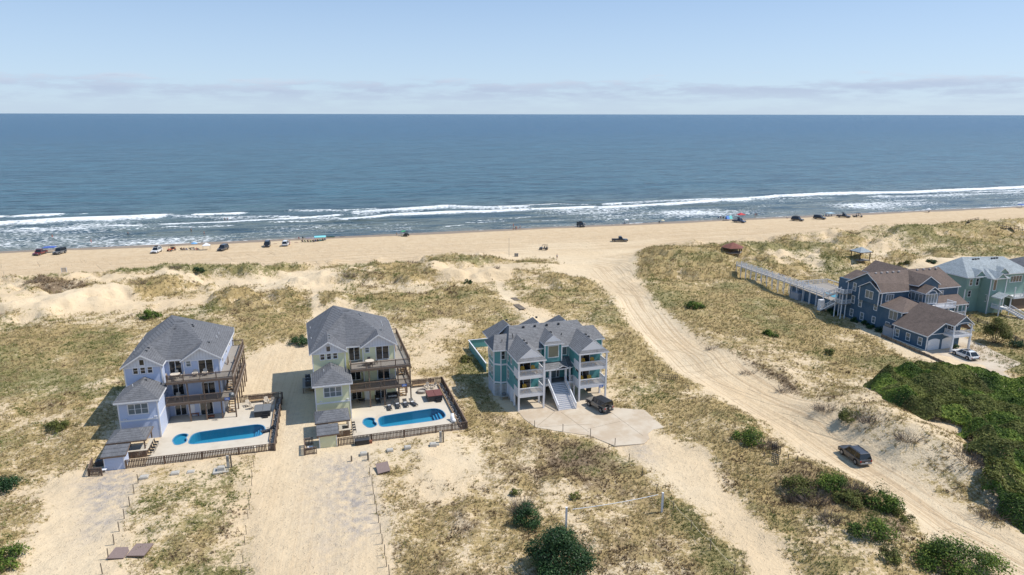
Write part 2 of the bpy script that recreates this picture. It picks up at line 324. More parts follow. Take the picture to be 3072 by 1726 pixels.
def lap(step=0.19, dark=0.62):
    def f(t, co, c, b):
        z = t.node('ShaderNodeSeparateXYZ', {0: co}).outputs[2]
        fr = t.math('FRACT', t.math('DIVIDE', z, step))
        line = t.ss(fr, 0.16, 0.0)
        c = t.mix(t.math('MULTIPLY', line, 1-dark), c, (0.02, 0.02, 0.02))
        h = t.math('SUBTRACT', 1.0, fr)
        bn = t.node('ShaderNodeBump', {'Height': h, 'Strength': 0.9, 'Distance': 0.025}); t.l.new(bn.outputs[0], b.inputs['Normal'])
        weather = t.ss(t.noise(co, 0.5, 4), 0.35, 0.75)
        return t.mix(t.math('MULTIPLY', weather, 0.10), c, (0.45, 0.42, 0.36))
    return f
def batten(t, co, c, b):
    x = t.node('ShaderNodeSeparateXYZ', {0: co}).outputs[0]
    fr = t.math('FRACT', t.math('DIVIDE', x, 0.42))
    return t.mix(t.math('MULTIPLY', t.ss(t.math('ABSOLUTE', t.math('SUBTRACT', fr, 0.5)), 0.40, 0.48), 0.3), c, (0.1, 0.1, 0.1))
def shingle(t, co, c, b):
    z = t.node('ShaderNodeSeparateXYZ', {0: co}).outputs[2]
    zn = t.math('ADD', z, t.math('MULTIPLY', t.noise(co, 2.5, 2), 0.05))
    fr = t.math('FRACT', t.math('DIVIDE', zn, 0.16))
    g = t.noise(co, 9, 3, 0.7); g2 = t.noise(co, 0.8, 4)
    g4 = t.noise(co, 1.0, 3, 0.7, (2.2, 2.2, 5.0)); fac = t.math('ADD', t.math('ADD', t.math('MULTIPLY', g, 0.9), t.math('MULTIPLY', t.math('SUBTRACT', g4, 0.5), 1.1)), t.math('MULTIPLY', g2, 0.6))
    fac = t.math('SUBTRACT', fac, t.math('MULTIPLY', t.ss(fr, 0.34, 0.0), 0.45))
    fac = t.math('MAXIMUM', t.math('ADD', fac, 0.32), 0.25)
    bn = t.node('ShaderNodeBump', {'Height': t.math('ADD', t.math('SUBTRACT', 1.0, fr), g), 'Strength': 0.8, 'Distance': 0.03}); t.l.new(bn.outputs[0], b.inputs['Normal'])
    return t.mix(1.0, c, t.node('ShaderNodeCombineColor', {0: fac, 1: fac, 2: fac}).outputs[0], 'MULTIPLY')
def woodgrain(t, co, c, b):
    g = t.noise(co, 6, 4, 0.6, (6, 6, 0.6)); return t.mix(t.math('MULTIPLY', t.ss(g, 0.4, 0.75), 0.45), c, (0.28, 0.24, 0.2))
def glassf(t, co, c, b):
    b.inputs['Coat Weight'].default_value = 0.3
    return c
M_BLUE = mat('periwinkle_lap_siding', (0.48, 0.55, 0.72), 0.55, .05, 1, extra=lap())
M_YEL = mat('pale_yellow_lap_siding', (0.72, 0.71, 0.45), 0.55, .05, 1, extra=lap())
M_TEAL = mat('teal_board_siding', (0.085, 0.30, 0.31), 0.55, .07, 1, extra=lap(0.2, 0.75))
M_NAVY = mat('navy_lap_siding', (0.030, 0.090, 0.155), 0.55, .07, 1, extra=lap(0.2, 0.8))
M_SAGE = mat('sage_green_lap_siding', (0.22, 0.34, 0.29), 0.6, .07, 1, extra=lap(0.2, 0.8))
M_GREYW = mat('grey_siding', (0.30, 0.31, 0.34), 0.6, .07, 1, extra=lap(0.2, 0.8))
M_WHITE = mat('white_trim_paint', (0.72, 0.72, 0.74), 0.5, .05, 4)
M_BATTEN = mat('white_board_and_batten', (0.62, 0.64, 0.69), 0.55, .04, 2, extra=batten)
M_SH_GREY = mat('charcoal_grey_shingles', (0.125, 0.127, 0.136), 0.9, .15, 5, extra=shingle)
M_SH_LT = mat('grey_shingles', (0.165, 0.165, 0.170), 0.9, .15, 5, extra=shingle)
M_SH_BR = mat('brown_shingles', (0.135, 0.098, 0.080), 0.9, .15, 5, extra=shingle)
M_SH_PALE = mat('pale_grey_green_shingles', (0.30, 0.335, 0.35), 0.9, .12, 5, extra=shingle)
M_SH_RED = mat('red_brown_shingles', (0.20, 0.075, 0.055), 0.9, .15, 5, extra=shingle)
M_GLASS = mat('window_glass', (0.020, 0.024, 0.028), 0.06, .3, 0.8, spec=0.7, extra=glassf)
M_GLASSC = mat('window_glass_with_blinds', (0.14, 0.17, 0.18), 0.10, .2, 0.8, spec=0.7, extra=glassf)
M_DECK = mat('weathered_brown_deck_timber', (0.150, 0.098, 0.068), 0.85, .3, 4, .4, extra=woodgrain, objrand=.12)
M_DECKL = mat('pale_deck_boards', (0.30, 0.27, 0.235), 0.85, .15, 2, .3, extra=woodgrain)
M_FENCE = mat('weathered_fence_timber', (0.135, 0.088, 0.062), 0.9, .3, 5, .4, extra=woodgrain, objrand=.28)
M_POST = mat('old_timber_post', (0.16, 0.125, 0.09), 0.9, .3, 6, .4, extra=woodgrain, objrand=.15)
M_NEWWOOD = mat('light_timber', (0.45, 0.30, 0.16), 0.8, .2, 4, .3, extra=woodgrain)
M_CONC = mat('pool_deck_concrete', (0.58, 0.515, 0.42), 0.85, .06, .6, .15, 20, extra=lambda t, co, c, b: t.mix(t.math('MULTIPLY', t.ss(t.noise(co, 0.35, 6, 0.65), 0.48, 0.68), 0.35), c, (0.40, 0.33, 0.24)))
def slabf(t, co, c, b):
    s = t.ss(t.noise(co, 0.22, 6, 0.65), 0.40, 0.62); return t.mix(t.math('MULTIPLY', s, 0.60), c, (0.42, 0.31, 0.20))
M_SLAB = mat('driveway_concrete', (0.56, 0.475, 0.365), 0.85, .08, .8, .15, 20, extra=slabf)
M_CBOX = mat('cast_concrete', (0.45, 0.42, 0.37), 0.85, .12, 4, .2)
M_POOLW = mat('pool_shell_blue', (0.06, 0.30, 0.45), 0.5, .06, 2)
M_POOLS = mat('pool_step_blue', (0.10, 0.34, 0.55), 0.5, .06, 2)
M_COPING = mat('pool_coping', (0.12, 0.27, 0.42), 0.6, .08, 3)
M_BLACK = mat('black_resin', (0.018, 0.018, 0.020), 0.55, .2, 4)
M_DGREY = mat('dark_grey_resin', (0.055, 0.058, 0.065), 0.5, .2, 4)
M_GREYM = mat('grey_metal', (0.20, 0.21, 0.22), 0.45, .1, 4, metal=.3)
M_TUBRED = mat('brown_vinyl_cover', (0.17, 0.060, 0.048), 0.6, .08, 2)
M_TUBGREY = mat('grey_vinyl_cover', (0.16, 0.165, 0.17), 0.6, .08, 2)
M_PAPERW = mat('white_towel_cloth', (0.75, 0.75, 0.75), 0.9, .06, 4)
M_YCHAIR = mat('yellow_resin', (0.80, 0.42, 0.015), 0.5, .05, 4)
M_STONE = mat('pale_stone', (0.33, 0.29, 0.25), 0.95, .35, 5, .6)
M_SIGN = mat('blue_sign_face', (0.05, 0.13, 0.42), 0.5, .03, 4)
M_TIRE = mat('black_tyre_rubber', (0.018, 0.018, 0.018), 0.85, .1, 6)
M_RIM = mat('alloy_rim', (0.32, 0.32, 0.33), 0.35, .05, 6, metal=.7)
M_CARGLASS = mat('car_glass', (0.012, 0.014, 0.016), 0.05, .1, 1, spec=0.8)
M_LAMP = mat('clear_lamp_lens', (0.65, 0.66, 0.66), 0.15, .03, 4)
M_TAIL = mat('red_lamp_lens', (0.35, 0.012, 0.012), 0.2, .03, 4)
M_ROPE = mat('pale_rope', (0.55, 0.48, 0.33), 0.9, .1, 4)
M_SKIN = mat('skin', (0.42, 0.22, 0.14), 0.6, .04, 4)
M_HAIR = mat('dark_hair', (0.03, 0.02, 0.015), 0.7, .1, 8)
def paint(name, col, rough=0.3):
    def f(t, co, c, b):
        b.inputs['Coat Weight'].default_value = 0.5; b.inputs['Coat Roughness'].default_value = 0.08
        d = t.ss(t.node('ShaderNodeSeparateXYZ', {0: co}).outputs[2], 0.75, 0.2)
        return t.mix(t.math('MULTIPLY', d, t.math('MULTIPLY', t.noise(co, 3, 4), 0.7)), c, (0.42, 0.34, 0.24))
    return mat(name, col, rough, .03, 2, extra=f)
P_BLACK = paint('black_car_paint', (0.018, 0.019, 0.022)); P_DGREY = paint('dark_grey_car_paint', (0.055, 0.055, 0.06))
P_WHITE = paint('white_car_paint', (0.78, 0.78, 0.78)); P_RED = paint('maroon_car_paint', (0.16, 0.018, 0.025))
P_NAVY = paint('navy_car_paint', (0.02, 0.05, 0.12)); P_GREY = paint('grey_car_paint', (0.16, 0.165, 0.17)); P_ORANGE = paint('orange_car_paint', (0.55, 0.12, 0.03))
P_SILVER = paint('pale_silver_car_paint', (0.55, 0.56, 0.58))

# water in the pools: clear, tinted, reflects at grazing angles
mw = bpy.data.materials.new('pool_water'); mw.use_nodes = True; t = NT(mw.node_tree); t.n.clear()
co = t.node('ShaderNodeTexCoord').outputs['Object']
bn = t.node('ShaderNodeBump', {'Height': t.noise(co, 5, 3), 'Strength': 0.25, 'Distance': 0.03})
fr = t.node('ShaderNodeFresnel', {'IOR': 1.33, 'Normal': bn.outputs[0]})
tr = t.node('ShaderNodeBsdfTransparent', {'Color': (0.62, 0.90, 0.96)})
gl = t.node('ShaderNodeBsdfGlossy', {'Roughness': 0.03, 'Normal': bn.outputs[0]})
mx = t.node('ShaderNodeMixShader', {0: fr.outputs[0], 1: tr.outputs[0], 2: gl.outputs[0]})
t.l.new(mx.outputs[0], t.node('ShaderNodeOutputMaterial').inputs[0]); M_WATER = mw

# ground: sand with litter, tyre marks, gravel; colour attributes carry where things grow
mg = bpy.data.materials.new('sand_ground'); mg.use_nodes = True; t = NT(mg.node_tree); b = t.n['Principled BSDF']
b.inputs['Roughness'].default_value = 0.95; b.inputs['Specular IOR Level'].default_value = 0.15
co = t.node('ShaderNodeTexCoord').outputs['Object']
a1 = t.node('ShaderNodeSeparateColor', {0: t.node('ShaderNodeAttribute', attribute_name='cover').outputs['Color']})
a2 = t.node('ShaderNodeSeparateColor', {0: t.node('ShaderNodeAttribute', attribute_name='surface').outputs['Color']})
a3 = t.node('ShaderNodeAttribute', attribute_name='lane').outputs['Vector']
vg, gn, br = a1.outputs[0], a1.outputs[1], a1.outputs[2]
tk, gv, wt = a2.outputs[0], a2.outputs[1], a2.outputs[2]
nbig = t.noise(co, 0.05, 4); nmed = t.noise(co, 0.5, 5); nf = t.noise(co, 4.0, 5, 0.7); nff = t.noise(co, 14.0, 3, 0.6)
sand = t.mix(t.ss(nbig, 0.3, 0.7), (0.68, 0.55, 0.375), (0.63, 0.485, 0.31))
sand = t.mix(t.math('MULTIPLY', t.ss(nmed, 0.45, 0.75), 0.35), sand, (0.58, 0.445, 0.285))
sand = t.mix(t.math('MULTIPLY', t.ss(nf, 0.5, 0.8), 0.35), sand, (0.44, 0.32, 0.19))
bch = a2.outputs[2]
beach_c = t.mix(t.ss(nmed, 0.35, 0.7), (0.61, 0.475, 0.310), (0.55, 0.410, 0.255))
dampf = t.ss(wt, 0.02, 0.5); sand = t.mix(dampf, sand, beach_c)
lane = t.noise(a3, 1.0, 4, 0.6, (0.030, 2.3, 0)); lane2 = t.noise(a3, 1.0, 4, 0.7, (0.010, 0.45, 0))
sand = t.mix(t.math('MULTIPLY', tk, t.math('MULTIPLY', t.ss(lane, 0.48, 0.60), 0.75)), sand, (0.46, 0.33, 0.20))
sand = t.mix(t.math('MULTIPLY', tk, t.math('MULTIPLY', t.ss(lane2, 0.5, 0.7), 0.35)), sand, (0.50, 0.36, 0.21))
sand = t.mix(t.math('MULTIPLY', tk, t.math('MULTIPLY', t.ss(lane2, 0.45, 0.3), 0.5)), sand, (0.76, 0.62, 0.43))
gvc = t.mix(t.ss(nff, 0.35, 0.65), (0.22, 0.19, 0.17), (0.50, 0.44, 0.38))
sand = t.mix(t.math('MULTIPLY', gv, t.ss(t.math('ADD', t.noise(co, 0.9, 5, 0.65), t.math('MULTIPLY', nff, 0.3)), 0.45, 0.85)), sand, gvc)
wetc = t.mix(t.ss(nmed, 0.3, 0.7), (0.30, 0.215, 0.135), (0.25, 0.18, 0.115))
wf = t.ss(wt, 0.62, 0.9); sand = t.mix(wf, sand, wetc)
straw = t.mix(t.ss(nff, 0.35, 0.65), (0.45, 0.335, 0.150), (0.25, 0.180, 0.072))
grs = t.mix(t.ss(nff, 0.35, 0.65), (0.27, 0.240, 0.095), (0.125, 0.115, 0.040))
bro = t.mix(t.ss(nff, 0.35, 0.65), (0.27, 0.19, 0.115), (0.115, 0.078, 0.05))
lit = t.mix(t.ss(t.math('ADD', gn, t.math('MULTIPLY', t.math('SUBTRACT', nmed, 0.5), 0.9)), 0.35, 0.75), straw, grs)
lit = t.mix(t.ss(t.math('ADD', br, t.math('MULTIPLY', t.math('SUBTRACT', nmed, 0.5), -0.9)), 0.42, 0.85), lit, bro)
patch = t.math('ADD', vg, t.math('MULTIPLY', t.math('SUBTRACT', t.math('ADD', t.math('MULTIPLY', t.noise(co, 3.0, 5, 0.75), 0.55), t.math('MULTIPLY', t.noise(co, 0.9, 6, 0.7), 0.55)), 0.55), 4.0))
mk = t.math('MULTIPLY', t.ss(patch, 0.28, 0.68), t.ss(vg, 0.02, 0.12))
speck = t.math('MULTIPLY', t.ss(t.noise(co, 2.2, 6, 0.8), 0.56, 0.70), t.ss(vg, 0.0, 0.2))
colr = t.mix(t.math('MAXIMUM', t.math('MULTIPLY', mk, 0.90), t.math('MULTIPLY', speck, 0.7)), sand, lit)
t.l.new(colr, b.inputs['Base Color'])
t.l.new(t.math('SUBTRACT', 0.95, t.math('MULTIPLY', wf, 0.55)), b.inputs['Roughness'])
hgt = t.math('ADD', t.math('MULTIPLY', t.noise(co, 1.1, 5, 0.6), 0.5), t.math('ADD', t.math('MULTIPLY', nf, 0.22), t.math('MULTIPLY', t.math('MULTIPLY', lane, tk), 0.22)))
rot = t.node('ShaderNodeVectorRotate', {'Vector': co, 'Angle': 0.9}, rotation_type='Z_AXIS').outputs[0]; rot2 = t.node('ShaderNodeVectorRotate', {'Vector': co, 'Angle': -0.3}, rotation_type='Z_AXIS').outputs[0]
rut = t.math('MAXIMUM', t.ss(t.noise(rot, 1.0, 3, 0.5, (0.04, 0.8, 0)), 0.60, 0.68), t.ss(t.noise(rot2, 1.0, 3, 0.5, (0.05, 0.9, 0)), 0.60, 0.68))
rut = t.math('MULTIPLY', rut, t.ss(tk, 0.58, 0.9)); foot = t.math('MULTIPLY', t.ss(t.noise(co, 2.2, 2, 0.5), 0.60, 0.70), 0.30)
colr = t.mix(t.math('MULTIPLY', t.math('MAXIMUM', t.math('MULTIPLY', rut, 0.22), t.math('MULTIPLY', foot, t.math('SUBTRACT', 0.55, t.math('MULTIPLY', vg, 0.5)))), t.math('SUBTRACT', 1.0, wf)), colr, (0.42, 0.31, 0.20)); t.l.new(colr, b.inputs['Base Color'])
hgt = t.math('SUBTRACT', hgt, t.math('ADD', t.math('MULTIPLY', foot, 0.5), t.math('MULTIPLY', rut, 0.25)))
hgt = t.math('ADD', hgt, t.math('MULTIPLY', t.noise(co, 0.35, 3), 0.8))
bn = t.node('ShaderNodeBump', {'Height': hgt, 'Strength': t.math('SUBTRACT', 0.75, t.math('MULTIPLY', wf, 0.65)), 'Distance': 0.6}); t.l.new(bn.outputs[0], b.inputs['Normal'])

def tag(o, label=None, cat=None, group=None, kind=None):
    if label: o['label'] = label
    if cat: o['category'] = cat
    if group: o['group'] = group
    if kind: o['kind'] = kind
    return o
def grid_mesh(name, X, Y, Z, m, smooth=True, attrs=None):
    nr, nc = X.shape; v = np.stack([X, Y, Z], -1).reshape(-1, 3).astype(np.float32)
    idx = np.arange(nr*nc).reshape(nr, nc)
    q = np.stack([idx[:-1, :-1], idx[:-1, 1:], idx[1:, 1:], idx[1:, :-1]], -1).reshape(-1, 4)
    return raw_mesh(name, v, q, m, smooth, attrs)
def raw_mesh(name, v, q, m, smooth=False, attrs=None, parent=None):
    k = q.shape[1]; me = bpy.data.meshes.new(name)
    me.vertices.add(len(v)); me.vertices.foreach_set('co', np.ascontiguousarray(v, np.float32).ravel())
    me.loops.add(q.size); me.loops.foreach_set('vertex_index', q.ravel().astype(np.int32))
    me.polygons.add(len(q)); me.polygons.foreach_set('loop_start', np.arange(0, q.size, k, dtype=np.int32))
    me.polygons.foreach_set('use_smooth', np.full(len(q), smooth))
    for an, typ, arr in (attrs or ()):
        a = me.attributes.new(an, typ, 'POINT')
        a.data.foreach_set('color' if typ == 'FLOAT_COLOR' else 'vector', np.ascontiguousarray(arr, np.float32).ravel())
    me.update(); me.validate(); me.materials.append(m)
    o = bpy.data.objects.new(name, me); C.objects.link(o)
    if parent: o.parent = parent
    return o
# the ground is one sheet, fine where the drone looks, coarse out to the horizon
ys = [-3000, -900, -300, -120, -50, -10, 15, 30]; y = 40.0
while y < 425: ys.append(y); y *= 1.0053
ys += [450, 520, 650, 900, 1400, 2200, 4000]
ts = np.concatenate([[-14, -7, -4, -2.4, -1.6, -1.2, -1.0], np.linspace(-0.9, 0.98, 620), [1.1, 1.3, 1.6, 2.2, 3.2, 5, 9, 16]])
ysa = np.array(ys); TX = (np.maximum(ysa, 40)+4)[:, None]*ts[None, :]; TY = np.repeat(ysa[:, None], len(ts), 1)
al_, ss_ = coast(TX, TY)
inb = (TX > GX0+2) & (TX < GX1-3) & (TY > GY0+2) & (TY < GY1-3)
TZ = np.where(inb, samp(HGT, TX, TY), np.interp(ss_, [-400, -40, 0, 6, 25, 60, 95, 125, 600], [-14, -1.8, 0.0, 0.35, 0.95, 1.5, 2.1, 3.0, 3.0]))
TZ = TZ+np.where(inb, (fbm(TX, TY, 1.3, 131, 3)-0.5)*0.10*np.interp(ss_, [5, 40], [0, 1])*(1-samp(padb, TX, TY)), 0)
lim = lambda a: np.where(inb, samp(a, TX, TY), 0)
far = (~inb) & (ss_ > 66)
wet = np.interp(ss_+2.2*(fbm(al_, ss_*0, 22, 141)-0.5)*2, [-5, 4.5, 9.5, 22, 58, 75], [1, 1, 0.55, 0.5, 0.32, 0.0])
wet = wet*(1-lim(ramp)*0.8)
cover = np.stack([np.where(far, 0.6, lim(veg)), np.where(far, .4, lim(grn)), np.where(far, .2, lim(brn)), np.ones_like(TX)], -1).reshape(-1, 4)
surf = np.stack([lim(track), lim(gravel), wet, np.ones_like(TX)], -1).reshape(-1, 4)
lanev = np.stack([np.where(inb, samp(alo, TX, TY), al_), np.where(inb, samp(acr, TX, TY), ss_), np.zeros_like(TX)], -1).reshape(-1, 3)
gr = grid_mesh('ground', TX, TY, TZ, mg, True, [('cover', 'FLOAT_COLOR', cover), ('surface', 'FLOAT_COLOR', surf), ('lane', 'FLOAT_VECTOR', lanev)])
tag(gr, kind='structure')

# ---------------------------------------------------------------- sea (local x runs along the shore, local y out to sea)
sx = np.concatenate([[-70000, -20000, -6000, -2500, -1200, -700], np.arange(-480, 960, 1.7), [1200, 1800, 3000, 7000, 20000, 70000]])
sy = np.concatenate([np.arange(-14, 150, 0.85), [152, 156, 162, 170, 185, 210, 260, 350, 500, 800, 1500, 4000, 12000, 40000, 90000]])
SXg, SYg = np.meshgrid(sx, sy)
def swell(x, y):
    amp = np.interp(y, [-14, 0, 8, 30, 80, 150, 260], [0, 0.02, 0.16, 0.42, 0.34, 0.22, 0])
    wob = 7*(fbm(x, y*0+3, 55, 201)-0.5)+5*(fbm(x, y, 30, 205)-0.5)
    ph = (y+wob)*2*PI/(13+0.05*np.clip(y, 0, 150))
    patchy = 0.4+1.2*fbm(x, y*1.2, 45, 211)
    return amp*patchy*(np.exp(1.3*np.cos(ph))/3.67-0.25)
SZ = np.where(SYg < 260, swell(SXg, SYg), 0)+0.0
def sea_xy(px, py, k=KD):
    x, y = G(px*k, py*k, 0.0); a, s = coast(x, y); return a, -s
foam = np.zeros_like(SXg); face = np.zeros_like(SXg)
FO = [ # polyline of a breaker in photo pixels, seaward depth m, shoreward depth m, strength
 ([(-40, 546), (20, 543)], 2.5, 5, 1), ([(28, 544), (95, 540), (162, 538)], 2, 5, 1), ([(477, 540), (540, 538), (617, 536)], 1.5, 4, 1),
 ([(-60, 562), (60, 556), (200, 549), (330, 545), (425, 541)], 4, 11, .95), ([(425, 541), (560, 548), (700, 545), (860, 548)], 3, 8, .5), ([(200, 538), (215, 537)], .8, 2, 1),
 ([(40, 577), (105, 574)], 2, 3, 1), ([(75, 584), (100, 583)], 1, 1.5, 1), ([(265, 566), (340, 567), (368, 564)], 1, 2.2, 1), ([(400, 564), (480, 560), (590, 556), (720, 549), (860, 540)], 1.2, 2.8, .95), ([(200, 566), (232, 565)], .8, 1.3, .9),
 ([(215, 580), (235, 579)], .6, 1, .9), ([(144, 580), (163, 579)], .6, 1, .8), ([(400, 573), (430, 571), (500, 570), (590, 567)], .8, 1.6, .7), ([(670, 560), (800, 556), (850, 553)], .8, 1.5, .6), ([(230, 583), (360, 575)], .5, 1, .5),
 ([(720, 530), (870, 528), (960, 524)], 2, 6, .5), ([(850, 552), (900, 548), (1000, 538), (1100, 534), (1230, 530), (1330, 526), (1500, 519)], 2, 5, 1), ([(880, 533), (1020, 524), (1130, 518), (1230, 520), (1330, 518)], 5, 14, .72),
 ([(1230, 520), (1400, 512), (1490, 516)], 1.2, 2, .9), ([(1500, 521), (1600, 516), (1700, 511), (1790, 505), (1890, 501)], 2, 5, 1), ([(1510, 514), (1640, 506), (1780, 500), (1900, 498)], 3, 8, .62),
 ([(1880, 498), (1960, 492), (2060, 487), (2160, 484), (2290, 483), (2420, 476), (2700, 464)], 5, 9, 1), ([(1760, 508), (1960, 500), (2100, 497)], 1, 3, .5), ([(2180, 495), (2330, 492), (2575, 484)], 3, 10, .55),
 ([(2200, 492), (2240, 492)], .8, 1.2, 1), ([(2315, 491), (2350, 490)], .6, 1, 1), ([(2385, 487), (2430, 486)], .6, 1.3, 1), ([(2440, 484), (2575, 478)], .8, 1.5, .95), ([(1830, 507), (1870, 503)], 1, 1, .8), ([(2240, 505), (2330, 503)], 1, 2, .7),
 ([(1190, 557), (1290, 549), (1420, 540), (1550, 533)], .8, 1.5, .5), ([(1170, 560), (1200, 561), (1270, 555)], .8, 1.4, .8), ([(1330, 556), (1430, 553)], .8, 1.2, .8), ([(1000, 573), (1040, 571)], .6, 1, .8), ([(1100, 572), (1180, 566)], .6, 1, .6), ([(1500, 538), (1700, 526)], 1, 3, .35)]
for pts, o_, i_, st in FO:
    P = [sea_xy(*p) for p in pts]
    xs = np.array([p[0] for p in P]); ysv = np.array([p[1] for p in P]); od = np.argsort(xs); xs = xs[od]; ysv = ysv[od]
    k = (SXg > xs[0]-3) & (SXg < xs[-1]+3)
    yc = np.interp(SXg, xs, ysv)+3*(fbm(SXg, SXg*0, 16, 221)-0.5)
    endf = np.clip(np.minimum(SXg-xs[0]+3, xs[-1]+3-SXg)/6, 0, 1)
    dd = SYg-yc; f = np.where(dd > 0, 1-dd/o_, 1+dd/(1.5*i_*(0.35+1.3*fbm(SXg, SYg, 9, 231))))
    foam = np.maximum(foam, np.where(k, np.clip(f, 0, 1)**0.8*st*endf*(0.62+0.6*fbm(SXg, SYg*.5, 12, 235)), 0))
    k2 = (SXg > xs[0]-26) & (SXg < xs[-1]+26); ef2 = np.clip(np.minimum(SXg-xs[0]+26, xs[-1]+26-SXg)/22, 0, 1)
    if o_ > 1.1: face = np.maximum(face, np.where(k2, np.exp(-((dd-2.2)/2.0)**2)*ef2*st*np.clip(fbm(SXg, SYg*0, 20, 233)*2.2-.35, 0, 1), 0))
    crest = np.where(k, np.exp(-((dd-0.3)/2.0)**2)*endf*st, 0); SZ = SZ+0.30*crest*(o_ > 1.4)
run = 3.4*(fbm(SXg, SYg*0, 30, 241)-0.5)*2+1.4*(fbm(SXg, SYg*0, 7, 243)-0.5)
sw = np.exp(-((SYg-run+0.3)/0.8)**2)*np.clip(fbm(SXg, SYg*0, 24, 247)*2.2-0.35, 0, 1)
foam = np.maximum(foam, sw*0.9)
lace = np.interp(SYg, [-2, 2, 14, 60, 85], [0, .38, .48, .40, 0])*np.clip(fbm(SXg, SYg*2, 50, 251)*2.4-0.75, 0, 1.2)
foam = np.maximum(foam, lace)
ms = bpy.data.materials.new('sea_water'); ms.use_nodes = True; t = NT(ms.node_tree); b = t.n['Principled BSDF']
co = t.node('ShaderNodeTexCoord').outputs['Object']; yv = t.node('ShaderNodeSeparateXYZ', {0: co}).outputs[1]
fsc = t.node('ShaderNodeSeparateColor', {0: t.node('ShaderNodeAttribute', attribute_name='foam').outputs['Color']}); fa = fsc.outputs[0]; fce = fsc.outputs[1]
deep = t.mix(t.ss(yv, 120, 1800), (0.050, 0.122, 0.155), (0.020, 0.090, 0.172))
wc = t.mix(t.ss(yv, 6, 170), (0.150, 0.170, 0.145), deep)
fz = t.math('MULTIPLY', t.ss(yv, 8, 22), t.ss(yv, 150, 60)); fl = t.noise(co, 1.0, 4, 0.55, (0.011, 0.085, 0)); wc = t.mix(t.math('MULTIPLY', fz, t.math('MULTIPLY', t.ss(fl, 0.54, 0.66), 0.8)), wc, (0.040, 0.050, 0.030))
wc = t.mix(t.ss(yv, 10, -3), wc, (0.21, 0.195, 0.15))
big = t.noise(co, 1.0, 4, 0.6, (0.0016, 0.008, 0)); wc = t.mix(t.math('MULTIPLY', t.ss(big, 0.4, 0.7), 0.30), wc, (0.035, 0.155, 0.215))
st1 = t.noise(co, 1.0, 6, 0.62, (0.045, 0.15, 0)); st2 = t.noise(co, 1.0, 6, 0.65, (0.012, 0.035, 0)); st3 = t.noise(co, 1.0, 8, 0.72, (0.10, 0.36, 0)); wc = t.mix(t.math('MULTIPLY', t.ss(st3, 0.52, 0.60), 0.60), wc, (0.014, 0.036, 0.050)); wc = t.mix(t.math('MULTIPLY', t.ss(st3, 0.46, 0.38), 0.45), wc, (0.13, 0.21, 0.25))
wc = t.mix(t.math('MULTIPLY', t.math('ADD', 0.0, t.ss(st1, 0.50, 0.60)), 0.80), wc, (0.020, 0.050, 0.066))
wc = t.mix(t.math('MULTIPLY', t.ss(st2, 0.49, 0.60), 0.6), wc, (0.016, 0.055, 0.085))
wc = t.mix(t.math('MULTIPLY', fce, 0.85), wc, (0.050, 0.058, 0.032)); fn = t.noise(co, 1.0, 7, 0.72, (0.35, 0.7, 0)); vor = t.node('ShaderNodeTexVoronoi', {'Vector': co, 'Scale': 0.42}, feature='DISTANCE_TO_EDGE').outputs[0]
fcr = t.math('ADD', fa, t.math('MULTIPLY', t.math('SUBTRACT', fn, 0.5), 2.3))
fcr = t.math('ADD', fcr, t.math('MULTIPLY', t.ss(vor, 0.28, 0.0), 0.20))
fm = t.math('MULTIPLY', t.ss(fcr, 0.42, 0.72), t.ss(fa, 0.04, 0.14))
wc = t.mix(fm, wc, (0.80, 0.82, 0.82)); t.l.new(wc, b.inputs['Base Color'])
t.l.new(t.math('ADD', 0.26, t.math('MULTIPLY', fm, 0.5)), b.inputs['Roughness']); b.inputs['IOR'].default_value = 1.33; b.inputs['Specular IOR Level'].default_value = 0.38
h1 = t.noise(co, 1.0, 5, 0.62, (0.22, 0.60, 0)); h2 = t.noise(co, 1.0, 5, 0.6, (0.035, 0.13, 0))
hh = t.math('ADD', t.math('MULTIPLY', h1, 0.8), t.math('MULTIPLY', h2, 4.2))
bn = t.node('ShaderNodeBump', {'Height': hh, 'Strength': 1.0, 'Distance': 1.0}); t.l.new(bn.outputs[0], b.inputs['Normal'])
fa4 = np.stack([foam, face, foam, foam], -1).reshape(-1, 4)
sea = grid_mesh('sea', SXg, SYg, SZ, ms, True, [('foam', 'FLOAT_COLOR', fa4)])
sea.location = (CO[0], CO[1], 0.0); sea.rotation_euler = (0, 0, CA); tag(sea, kind='structure')

# ---------------------------------------------------------------- plants
def leafmat(name, cols, rough=0.75, attr='tint'):
    m = bpy.data.materials.new(name); m.use_nodes = True; t = NT(m.node_tree); b = t.n['Principled BSDF']
    a = t.node('ShaderNodeAttribute', attribute_name=attr).outputs['Fac']
    cr = t.node('ShaderNodeValToRGB', {0: a}); e = cr.color_ramp.elements
    for i, (p, c) in enumerate(cols):
        el_ = e[i] if i < 2 else e.new(p); el_.position = p; el_.color = (*c, 1)
    t.l.new(cr.outputs[0], b.inputs['Base Color']); b.inputs['Roughness'].default_value = rough; b.inputs['Specular IOR Level'].default_value = 0.25
    tl = t.node('ShaderNodeBsdfTranslucent', {0: cr.outputs[0]})
    mx = t.node('ShaderNodeMixShader', {0: 0.22, 1: b.outputs[0], 2: tl.outputs[0]}); t.l.new(mx.outputs[0], t.n['Material Output'].inputs[0])
    return m
M_GRASS = leafmat('dune_grass_blades', [(0, (0.12, 0.08, 0.05)), (0.22, (0.25, 0.175, 0.10)), (0.45, (0.46, 0.37, 0.19)), (0.62, (0.33, 0.30, 0.12)), (0.82, (0.17, 0.19, 0.055)), (1, (0.08, 0.12, 0.03))])
